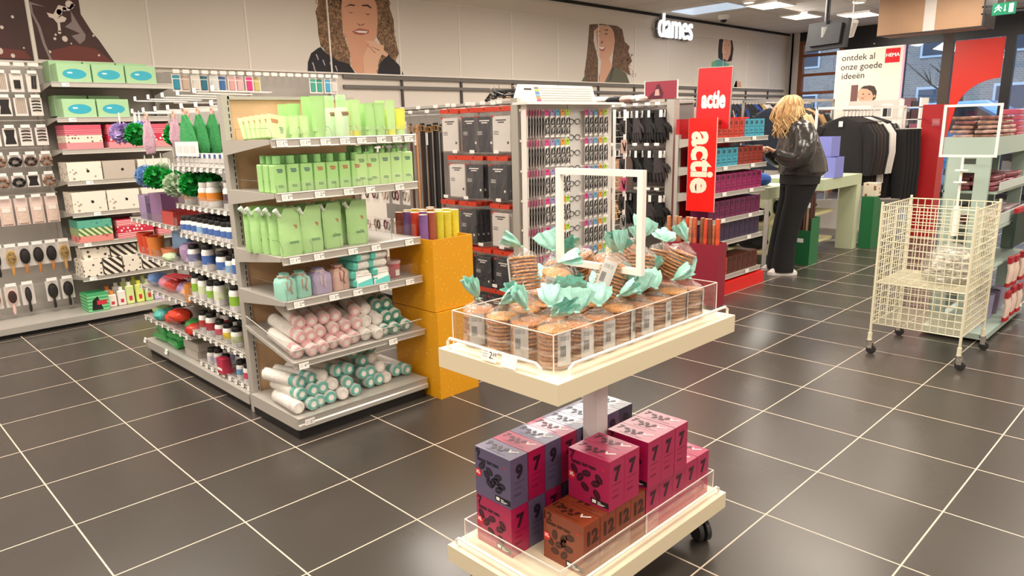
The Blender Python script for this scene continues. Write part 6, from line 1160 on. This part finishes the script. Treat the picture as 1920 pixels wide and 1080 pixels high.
face1_ = [(3.766, 2.742), (3.742, 2.588), (3.747, 2.410), (3.781, 2.317), (3.812, 2.180), (3.822, 2.040), (3.880, 1.962), (4.013, 1.956), (4.126, 1.959), (4.149, 2.106), (4.122, 2.195), (4.106, 2.283), (4.159, 2.376), (4.181, 2.511), (4.183, 2.678), (4.136, 2.796), (3.974, 2.823)]
top1l_ = [(3.304, 1.962), (3.315, 2.072), (3.358, 2.158), (3.442, 2.213), (3.473, 2.223), (3.529, 2.166), (3.657, 2.103), (3.792, 2.074), (3.859, 1.965)]
top1r_ = [(4.138, 1.958), (4.184, 2.107), (4.294, 2.185), (4.372, 2.133), (4.429, 2.089), (4.487, 1.965)]
hand1_ = [(3.970, 1.973), (3.961, 2.134), (4.012, 2.225), (4.061, 2.281), (3.998, 2.322), (3.923, 2.343), (4.020, 2.318), (4.109, 2.319), (4.165, 2.314), (4.153, 2.295), (4.243, 2.282), (4.234, 2.236), (4.294, 2.194), (4.269, 2.165), (4.201, 2.189), (4.161, 2.106), (4.116, 1.968)]
mouth1_ = [(3.863, 2.400), (3.941, 2.427), (4.061, 2.418), (4.036, 2.381), (3.937, 2.379)]
teeth1_ = [(3.879, 2.400), (3.940, 2.410), (4.050, 2.411), (4.026, 2.392), (3.938, 2.390)]
brow1_ = [(3.782, 2.625), (3.854, 2.662), (3.912, 2.658), (3.905, 2.645), (3.852, 2.647)]
brow1b_ = [(3.994, 2.666), (4.071, 2.677), (4.119, 2.646), (4.101, 2.641), (4.059, 2.659), (3.998, 2.653)]
eye1_ = [(3.816, 2.590), (3.852, 2.580), (3.895, 2.588), (3.851, 2.572)]
eye1b_ = [(4.020, 2.590), (4.063, 2.581), (4.097, 2.592), (4.062, 2.570)]
nose1_ = [(3.914, 2.486), (3.966, 2.468), (4.023, 2.490), (3.999, 2.466), (3.944, 2.458)]
lips1_ = [(3.852, 2.395), (3.942, 2.434), (4.067, 2.423), (4.054, 2.391), (3.969, 2.368), (3.893, 2.372)]
hair2_ = [(7.725, 2.748), (7.699, 2.505), (7.673, 2.342), (7.620, 2.096), (7.634, 1.949), (7.978, 1.956), (7.949, 2.106), (7.919, 2.304), (7.820, 2.545), (7.833, 2.675), (7.970, 2.757), (8.166, 2.763), (8.252, 2.720), (8.313, 2.574), (8.259, 2.319), (8.234, 2.115), (8.468, 2.174), (8.714, 2.094), (8.648, 2.232), (8.739, 2.305), (8.643, 2.439), (8.672, 2.510), (8.549, 2.571), (8.486, 2.736), (8.367, 2.795), (7.969, 2.798)]
face2_ = [(7.875, 2.597), (7.918, 2.420), (7.960, 2.323), (8.003, 2.275), (7.950, 1.956), (8.149, 1.960), (8.262, 2.184), (8.187, 2.316), (8.257, 2.420), (8.313, 2.557), (8.282, 2.689), (8.137, 2.770), (7.942, 2.739), (7.860, 2.677)]
top2_ = [(8.078, 1.958), (8.148, 2.079), (8.190, 2.131), (8.261, 2.218), (8.438, 2.181), (8.590, 2.126), (8.686, 1.971)]
top2l_ = [(7.553, 1.948), (7.593, 2.030), (7.660, 2.098), (7.661, 1.950)]
mouth2_ = [(7.917, 2.469), (8.001, 2.440), (8.099, 2.479), (8.058, 2.410), (7.973, 2.414)]
brow2_ = [(7.888, 2.654), (7.957, 2.683), (7.971, 2.665)]
brow2b_ = [(8.040, 2.697), (8.138, 2.712), (8.144, 2.693)]
eye2_ = [(7.902, 2.615), (7.957, 2.626), (7.957, 2.607)]
eye2b_ = [(8.054, 2.649), (8.133, 2.659), (8.125, 2.637)]
nose2_ = [(7.972, 2.521), (8.014, 2.507), (8.042, 2.533), (8.014, 2.556)]
hair3_ = [(11.304, 2.775), (11.236, 2.608), (11.248, 2.468), (11.395, 2.455), (11.339, 2.613), (11.430, 2.759), (11.622, 2.750), (11.681, 2.590), (11.589, 2.422), (11.740, 2.428), (11.763, 2.635), (11.704, 2.795)]
face3_ = [(11.371, 2.715), (11.363, 2.574), (11.437, 2.456), (11.568, 2.421), (11.663, 2.548), (11.673, 2.671), (11.640, 2.781), (11.408, 2.768)]
top3_ = [(11.060, 2.019), (11.031, 2.379), (11.190, 2.426), (11.396, 2.444), (11.528, 2.389), (11.723, 2.376), (11.892, 2.225), (11.961, 1.990)]
arm3_ = [(11.828, 1.988), (11.905, 2.099), (12.087, 2.082), (12.119, 1.993)]
mouth3_ = [(11.397, 2.576), (11.470, 2.559), (11.552, 2.584), (11.494, 2.530)]
dark2_ = [(0.991, 2.377), (1.033, 2.369), (1.027, 2.326), (1.037, 2.242), (1.048, 2.133), (1.066, 2.024), (1.517, 2.021), (1.437, 2.169), (1.396, 2.224), (1.331, 2.357), (1.331, 2.462), (1.346, 2.587), (1.001, 2.549)]
milk_ = [(1.181, 2.412), (1.254, 2.400), (1.277, 2.433), (1.299, 2.422), (1.251, 2.375), (1.210, 2.378), (1.159, 2.306), (1.193, 2.336), (1.225, 2.318), (1.209, 2.292), (1.173, 2.283), (1.171, 2.212), (1.151, 2.214), (1.155, 2.275), (1.131, 2.310), (1.104, 2.317), (1.092, 2.350), (1.136, 2.341)]
smoke_ = [(1.262, 2.376), (1.307, 2.274), (1.344, 2.201), (1.333, 2.163), (1.292, 2.129), (1.241, 2.188), (1.304, 2.211), (1.204, 2.254), (1.257, 2.295)]
def clipz(P, lo=PZ0, hi=PZ1): return [(y, clamp(z, lo, hi)) for y, z in P]
def flat(s, P, mt, k, tri=False):
    P = clipz(P); Q = [P[0]]
    for p in P[1:]:
        if (p[0]-Q[-1][0])**2+(p[1]-Q[-1][1])**2 > 1e-8: Q.append(p)
    s.poly([(.0065+k*.0006, y, z) for y, z in Q], mt)
def portrait(nm, lab, y, layers):
    t = thing('wall_portrait', lab, 'picture', (XW, y, 0), 0, 'printed wall pictures')
    s = MB()
    for q, (name, L) in enumerate(layers):
        if name: s = MB(); nm_ = name
        for k, P, mt in L:
            flat(s, [(a-y, b) for a, b in P], mt, k)
        if q+1 == len(layers) or layers[q+1][0]: s.build(nm_, t)
def curls(P, seed, n, size, avoid=None):
    out = []; rnd2 = random.Random(seed); ys = [p[0] for p in P]; zs = [p[1] for p in P]
    def inside(y, z):
        c = False
        for i in range(len(P)):
            a, b = P[i], P[i-1]
            if (a[1] > z) != (b[1] > z) and y < (b[0]-a[0])*(z-a[1])/(b[1]-a[1])+a[0]: c = not c
        return c
    while len(out) < n:
        y, z = rnd2.uniform(min(ys), max(ys)), rnd2.uniform(PZ0+size, PZ1-size)
        if inside(y, z):
            a0 = rnd2.uniform(0, 6.28); r_ = size*rnd2.uniform(.6, 1.1); w_ = r_*.32; A = [a0+k*.45 for k in range(8)]
            out.append([(y+r_*math.cos(a), z+r_*math.sin(a)) for a in A]+[(y+(r_-w_)*math.cos(a), z+(r_-w_)*math.sin(a)) for a in reversed(A)])
    return out
hb = m('#7a5c43', .6, noise=.3, nscale=30); hl = m('#b08d6a', .6); hd_ = m('#3e2a20', .6); sk1 = m('#d9a184', .6); sk2 = m('#e2b497', .6); drk = m('#1d1a22', .6); lip = m('#a85a50', .5); wht = m('#efe9e4', .5)
L1 = [('hair', [(0, hair1_, hb)]+[(1, c, hl) for c in curls(hair1_, 3, 150, .028)]+[(1.4, c, hd_) for c in curls(hair1_, 4, 70, .024)]),
      ('clothing', [(2, top1r_, drk)]), ('clothing', [(2, top1l_, drk)]+[(2.5, [(y, z), (y+.012, z+.004), (y+.03, z-.05), (y+.02, z-.052)], m('#b9b4bd')) for y, z in ((3.36, 2.07), (3.41, 2.15), (3.48, 2.1), (3.56, 2.08), (3.62, 2.05), (3.37, 2.02))]),
      ('face', [(3, [p for p in face1_], sk1), (4, brow1_, hd_), (4, brow1b_, hd_), (4, eye1_, hd_), (4, eye1b_, hd_), (4, nose1_, m('#96604a')), (4, lips1_, lip), (5, teeth1_, wht), (6, hand1_, sk2), (7, [(4.02, 2.28), (4.03, 2.278), (4.13, 2.2), (4.12, 2.195)], m('#a06c54')), (7, [(4.07, 2.26), (4.08, 2.262), (4.19, 2.23), (4.18, 2.222)], m('#a06c54'))])]
portrait('p', 'large printed portrait of a curly haired person holding a finger to the mouth', 3.9, L1)
ol = m('#5d5b48', .6); hb2 = m('#6a4d39', .6, noise=.3, nscale=30); hl2 = m('#9a7658', .6)
L2 = [('hair', [(0, hair2_, hb2)]+[(1, c, hl2) for c in curls(hair2_, 8, 90, .024)]+[(1.3, c, hb2) for c in curls([(8.25, 2.1), (8.8, 2.1), (8.8, 2.45), (8.3, 2.7)], 9, 60, .035)]),
      ('face', [(2, face2_, m('#d9a68a', .6)), (3, mouth2_, lip), (3.5, [(7.935, 2.462), (8.08, 2.47), (8.04, 2.44), (7.98, 2.435)], wht), (3, brow2_, hd_), (3, brow2b_, hd_), (3, eye2_, hd_), (3, eye2b_, hd_), (3, nose2_, m('#9c6a52'))]),
      ('clothing', [(4, top2l_, ol)]), ('clothing', [(4, top2_, ol), (4.5, [(8.26, 2.21), (8.3, 2.2), (8.22, 2.02), (8.18, 2.0)], m('#35332a'))])]
portrait('p', 'large printed portrait of a smiling curly haired person in an olive shirt', 8.1, L2)
L3 = [('clothing', [(0, top3_, m('#6fb488', .6)), (1, [(11.19, 2.42), (11.4, 2.44), (11.53, 2.39), (11.5, 2.3), (11.2, 2.3)], m('#5aa5a8', .6)), (1, [(11.62, 2.37), (11.72, 2.376), (11.892, 2.225), (11.961, 1.99), (11.75, 1.99)], m('#cfd0cc', .6)), (1, arm3_, m('#cf9c84', .6))]),
      ('hair', [(2, [(11.25, 2.76), (11.236, 2.6), (11.248, 2.46), (11.4, 2.42), (11.58, 2.41), (11.72, 2.43), (11.763, 2.635), (11.704, 2.775), (11.3, 2.775)], m('#2b1d1c', .5))]), ('face', [(3, face3_, m('#d9a78d', .6)), (4, mouth3_, lip), (4.5, [(11.42, 2.567), (11.53, 2.57), (11.49, 2.545)], wht), (4, [(11.4, 2.68), (11.46, 2.685), (11.46, 2.675)], hd_), (4, [(11.54, 2.69), (11.61, 2.695), (11.6, 2.683)], hd_), (4, [(11.47, 2.62), (11.51, 2.62), (11.5, 2.63)], m('#a8745c'))])]
portrait('p', 'printed portrait of a smiling dark haired person in a green jumper', 11.5, L3)
dr = m('#4a2826', .45, h2='#3a2422', nscale=3); drc = m('#6e3029', .45); mlk = m('#e3d3cb', .4); smk = m('#8f7f80', .5)
dots = [(1.19, 2.163, .02), (1.22, 2.385, .014), (1.13, 2.19, .008), (1.12, 2.16, .01), (1.23, 2.13, .006), (1.4, 2.2, .008), (1.07, 2.06, .01), (1.42, 2.05, .008), (1.16, 2.21, .012), (1.26, 2.42, .03), (1.18, 2.36, .02), (.62, 2.1, .02), (.5, 2.3, .03), (.7, 2.4, .02), (.78, 2.22, .012), (.82, 2.02, .014), (.36, 2.5, .04), (.3, 2.2, .02), (.9, 2.08, .006), (.66, 2.25, .03), (.55, 2.45, .015), (.74, 2.05, .022), (.86, 2.3, .01)]
def circ(y, z, r_): return [(y+r_*math.cos(a), z+r_*1.1*math.sin(a)) for a in [k*.52 for k in range(12)]]
D = [('print', [(0, [(.12, PZ0), (.955, PZ0), (.955, PZ1), (.12, PZ1)], dr), (0, [(.985, 2.0), (.985, PZ1), (1.35, PZ1)]+[(1.331, 2.462), (1.331, 2.357), (1.396, 2.224), (1.437, 2.169), (1.53, 2.0)], dr), (1, [(1.08, 2.0), (1.08, 2.07), (1.25, 2.12), (1.4, 2.1), (1.52, 2.0)], drc), (1, [(.12, 2.0), (.12, 2.12), (.9, 2.06), (.94, 2.0)], drc)]),
     (None, [(2, smoke_, smk), (3, milk_, mlk), (3, [(1.0, 2.4), (1.0, 2.34), (1.035, 2.24), (1.05, 2.12), (1.08, 2.0), (1.06, 2.0), (1.03, 2.12), (1.015, 2.24), (.985, 2.34), (.985, 2.42), (1.09, 2.39)], smk)]+[(3, circ(*c), mlk) for c in dots])]
portrait('p', 'dark brown printed wall picture with milky splashes above the hair accessories', .8, D)
# sign letters
t = thing('wall_lettering', 'glowing white letters reading dames on the upper wall', 'sign', (XW+.03, 9.74, 2.84)); F = frame((.08, 0, 0), (0, 1, 0), (0, 0, 1)) @ Matrix.Diagonal((1.0, 1.42, 1, 1))
s = MB(); s.text('dames', .385, m('#f4f4f4', .6, emit=.7), F, .015, .0); s.text('dames', .385, m('#6b6968', .6), F @ TR(0, 0, -.05), .02, .005); s.build('letters', t)  # darker back copy paints the grey shadow behind the letters
s = MB()
for y in (-.5, -.2, .1, .45): s.cyl(.008, -.03, .06, STEEL, frame((0, y, -.05), (0, 1, 0), (0, 0, 1)))
s.build('spacers', t)
# ================================================================== standing poster, television, beams, ceiling fittings
t = thing('standing_poster', 'tall white poster with black lettering and a baby picture by the window', 'poster', (1.79, 10.1, 0)); w2 = .415
s = MB(); s.box(-w2, w2, -.012, .012, 1.0, 2.29, m('#e3d3c4', .5)); s.box(-w2-.012, -w2, -.015, .015, 0, 2.3, m('#e9e2dc', .4)); s.box(w2, w2+.02, -.015, .015, 0, 2.3, m('#d8a6bf', .4)); s.box(-w2, w2, -.013, .013, 2.29, 2.3, WHITE); s.build('panel', t)
F = frame((0, -.0125, 0), (1, 0, 0), (0, 0, 1)); s = MB()
for k, (ln, w_) in enumerate((('ontdek al', -.14), ('onze goede', -.095), ('ideeën', -.19))): s.text(ln, .115, BLACK, F @ TR(w_, 2.19-k*.12, 0), 0, .0009)
s.build('lettering', t, 'black lettering reading ontdek al onze goede ideeën')
s = MB(); s.quad((.2, 2.09, .0004), (.38, 2.09, .0004), (.38, 2.27, .0004), (.2, 2.27, .0004), m('#c8141f', .4), F); s.text('HEMA', .062, wht, F @ TR(.29, 2.185, .001), 0, .0016); s.build('logo', t, 'red square logo')
F0 = F; F = F @ TR(.01, .17, 0)
s = MB(); s.disc((.0, 1.53, .001), .125, .115, m('#cfa084', .5), F); s.poly([(.03, 1.645, .002), (.09, 1.63, .002), (.125, 1.56, .002), (.118, 1.47, .002), (.08, 1.44, .002), (.085, 1.5, .002), (.06, 1.56, .002), (-.0, 1.6, .002), (-.09, 1.61, .002), (-.05, 1.64, .002)], m('#3a2a22'), F)
s.disc((-.045, 1.535, .003), .012, .007, BLACK, F, 10); s.disc((.03, 1.53, .003), .012, .007, BLACK, F, 10); s.disc((-.05, 1.48, .003), .02, .008, lip, F, 10); s.disc((-.02, 1.505, .003), .01, .006, m('#b5806a'), F, 8); s.disc((.1, 1.5, .003), .014, .02, m('#c08f74'), F, 10)
s.quad((-.21, 1.4, .001), (-.12, 1.4, .001), (-.12, 1.66, .001), (-.21, 1.66, .001), m('#6b4644'), F); s.quad((-.06, 1.36, .0005), (.06, 1.36, .0005), (.1, 1.43, .0005), (-.08, 1.43, .0005), m('#4f8a64'), F); s.build('baby_picture', t, 'picture of a baby beside a small brown photo')
t = thing('television', 'black television hanging from the ceiling on a pole', 'television', (1.64, 9.0, 2.4)); s = MB()
scr = frame((0, 0, 0), (1, -.35, 0), (.0, .15, 1)); s.box(-.28, .32, -.17, .17, -.03, .02, m('#131315', .7), scr); s.build('screen_housing', t); s = MB(); s.box(-.2, .25, -.12, .12, .02, .05, m('#1d1d20', .7), scr); s.build('back_cover', t)
s = MB(); s.box(-.27, .31, -.16, .16, -.032, -.03, m('#0c1016', .4), scr); s.build('screen', t)
s = MB(); s.tube([(0, .0, .0), (0, .0, CZ-2.4)], .028, m('#3a3a3c', .3, .6), 10); s.build('pole', t); s = MB(); s.rbox(.1, .1, -.02, .1, .02, m('#8f8e8c', .4, .3), k=2); s.build('mount', t)
bm_ = m('#a58263', .55, noise=.05, nscale=3)
t = thing('ceiling_bulkhead', 'wide tan wooden bulkhead hanging from the ceiling with a pale stripe', 'bulkhead', (2.49, 10.2, 2.43)); s = MB(); s.box(-.6, .58, -.2, .3, 0, CZ-2.43, bm_); s.build('bulkhead_body', t); s = MB(); s.box(-.06, .07, -.203, -.2, .0, CZ-2.43, m('#cbc3bd', .5)); s.build('pale_stripe', t); s = MB(); s.box(.58, .6, -.22, .3, -.01, CZ-2.43, frm); s.box(-.6, .58, -.22, -.2, -.012, 0, m('#2a211c')); s.build('edge_trim', t)
t = thing('exit_sign', 'green emergency exit sign with a running figure and an arrow', 'sign', (3.49, 9.0, 2.42)); gm = m('#13805a', .4, emit=.35); s = MB(); s.box(-.105, .105, -.012, .012, 0, .12, gm); s.build('sign_box', t)
F = frame((0, -.0126, 0), (1, 0, 0), (0, 0, 1)); s = MB(); wh2 = m('#f3fff8', .4, emit=.8); s.disc((-.05, .095, 0), .009, .009, wh2, F, 10)
for P in ([(-.055, .085), (-.035, .078), (-.045, .05), (-.06, .055)], [(-.048, .055), (-.03, .035), (-.022, .038), (-.04, .06)], [(-.06, .055), (-.08, .03), (-.088, .036), (-.065, .062)], [(-.055, .082), (-.08, .065), (-.084, .07), (-.06, .09)], [(-.037, .08), (-.02, .06), (-.015, .064), (-.032, .086)], [(.005, .1), (.013, .1), (.013, .05), (.022, .05), (.009, .03), (-.004, .05), (.005, .05)]): s.poly([(a, b, 0) for a, b in P], wh2, F)
s.quad((.045, .02, 0), (.085, .02, 0), (.085, .105, 0), (.045, .105, 0), wh2, F); s.build('pictogram', t); s = MB(); s.tube([(0, 0, .12), (0, 0, CZ-2.42)], .004, STEEL, 5); s.build('rod', t)
for z, x0 in ((2.535, 3.3), (2.475, 3.3)): pass
s = MB(); s.box(3.05, 6.5, 10.0, 10.03, 2.55, 2.57, frm); s.box(3.05, 6.5, 10.0, 10.03, 2.63, 2.65, frm); s.build('trim_3', kind='structure')
def fixture(x, y, w, d, lab, rz=0, louvre=True):
    t = thing('ceiling_light', lab, 'ceiling light', (x, y, CZ), rz, 'ceiling lights'); s = MB(); e = .02
    for a in ((-w/2, w/2, -d/2, -d/2+e), (-w/2, w/2, d/2-e, d/2), (-w/2, -w/2+e, -d/2+e, d/2-e), (w/2-e, w/2, -d/2+e, d/2-e)): s.box(*a, -.03, -.001, WHITE)
    if louvre:
        for k in range(1, 4): s.box(-w/2+e, w/2-e, -d/2+d*k/4-.004, -d/2+d*k/4+.004, -.028, -.012, m('#d8d6d2', .2, .6))
    s.build('frame', t); s = MB(); s.box(-w/2+e, w/2-e, -d/2+e, d/2-e, -.012, -.001, m('#fff3e0', .5, emit=5)); s.build('diffuser', t)
fixture(.42, 9.95, .5, .6, 'ceiling light with louvres beside the white round spotlight'); fixture(.2, 11.5, .45, .6, 'ceiling light further back behind the television'); fixture(.85, 12.2, .5, .6, 'ceiling light nearest the shop window'); fixture(2.2, 11.6, .5, .6, 'ceiling light partly behind the tan bulkhead')
for i, (x, y) in enumerate(((3.6, 5.6), (3.6, 3.0), (5.6, 3.2), (5.6, 6.0), (3.4, .4))): fixture(x, y, .6, .6, 'square ceiling light above the tiled floor, %s of five' % nth(i))
s = MB(); s.box(-.45, .45, -.3, .3, -.01, -.001, m('#c9dcf2', .3, emit=.5)); o = s.build('ceiling_panel_reflection'); o.location = (-.35, 9.6, CZ-.001); tag(o, 'ceiling panel with a bluish screen reflection painted as glow, above the white wall lettering', 'ceiling light')  # emission stands in for a bluish screen reflection, not a lamp
for i, (x, y, l) in enumerate(((.33, 9.5, 'beside the louvred ceiling light'), (1.3, 10.9, 'between the television and the bulkhead'))):
    t = thing('downlight', 'round white recessed downlight %s' % l, 'ceiling light', (x, y, CZ), 0, 'round downlights'); s = MB(); s.lathe([(.09, -.001), (.085, -.02), (.07, -.02)], WHITE, 20, caps=False); s.build('ring', t); s = MB(); s.cyl(.072, -.012, -.002, m('#fff6ea', .5, emit=6)); s.build('lamp', t)
t = thing('spotlight', 'white cylindrical track spotlight left of the bulkhead', 'spotlight', (1.72, 9.6, 2.52)); s = MB(); M = TR(0, 0, 0, R(25), R(25), 0); s.cyl(.05, -.1, .1, m('#c9c4bd', .4), M, 16); s.build('housing', t); s = MB(); s.cyl(.044, -.104, -.1, m('#fff6ea', .5, emit=4), M, 16); s.build('lens', t); s = MB(); s.tube([(0, 0, .05), (0, 0, CZ-2.52)], .008, WHITE, 6); s.build('stem', t)
t = thing('security_camera', 'small white dome camera on the ceiling right of the wall lettering', 'camera', (-.55, 10.4, CZ)); s = MB(); s.lathe([(.09, 0), (.085, -.05), (.06, -.07)], WHITE, 18); s.build('housing', t); s = MB(); s.ell((0, 0, -.07), (.055, .055, .045), m('#17181b', .1)); s.build('dome', t)
# ================================================================== garments along the left wall
wk = [(G_bk, 'black'), (G_nv, 'navy'), (G_cr, 'cream'), (G_pk, 'dusty pink'), (G_br, 'dark brown'), (G_bl, 'blue'), (G_tan, 'tan'), (G_wh, 'off white')]
rb = random.Random(21); wb = thing('wall_clothes_bar', 'steel clothes bar along the left wall below the portraits', 'clothes rack', (-.8, 10.2, 0)); s = MB(); s.tube([(0, -3.2, 1.76), (0, 3.2, 1.76)], .012, STEEL, 8); s.build('bar', wb); s = MB()
for y in (-3, -1, 1, 3): s.tube([(0, y, 1.76), (-.28, y, 1.76)], .008, STEEL, 6)
s.build('brackets', wb)
for i in range(48):
    k = rb.choice((0, 0, 1, 2, 3, 4, 0, 5, 6, 7) if i > 30 else (0, 0, 0, 3, 4, 7, 1)); put(wk[k][0], '%s top on the wall bar, %s' % (wk[k][1], nth(i) if i < 20 else 'near the portrait end, %s there' % nth(i-20) if i < 40 else 'at the window end, %s there' % nth(i-40)), 'tops on the wall clothes bar', (-.8, 7.15+i*.13, 1.675), R(90+rb.uniform(-6, 6)))
rack('clothes_rack', 'low steel clothes rack behind the offer stand with dark and cream tops', 1.0, 1.6, 8.2, 9.5, 1.64, STEEL)
for i, (P, l) in enumerate(((G_nv, 'navy'), (G_nv, 'navy'), (G_bk, 'black'), (G_cr, 'cream'), (G_cr, 'cream'), (G_br, 'brown'), (G_tan, 'tan'), (G_bk, 'black'))): put(P, '%s top on the steel rack behind the offer stand, %s from the front' % (l, nth(i)), 'tops on the steel rack', (1.3+.02*i, 8.3+i*.13, 1.53))
rack('clothes_rack', 'white clothes rack just behind the blonde shopper with blue and tan tops', 1.55, 2.0, 9.6, 10.9, 1.5)
for i, (P, l) in enumerate(((G_bl, 'blue'), (G_tan, 'tan'), (G_tan, 'tan'), (G_bk, 'black'), (G_cr, 'cream'), (G_wh, 'off white'))): put(P, '%s top on the white rack behind the shopper, %s from the front' % (l, nth(i)), 'tops on the rear white rack', (1.77, 9.7+i*.18, 1.38))
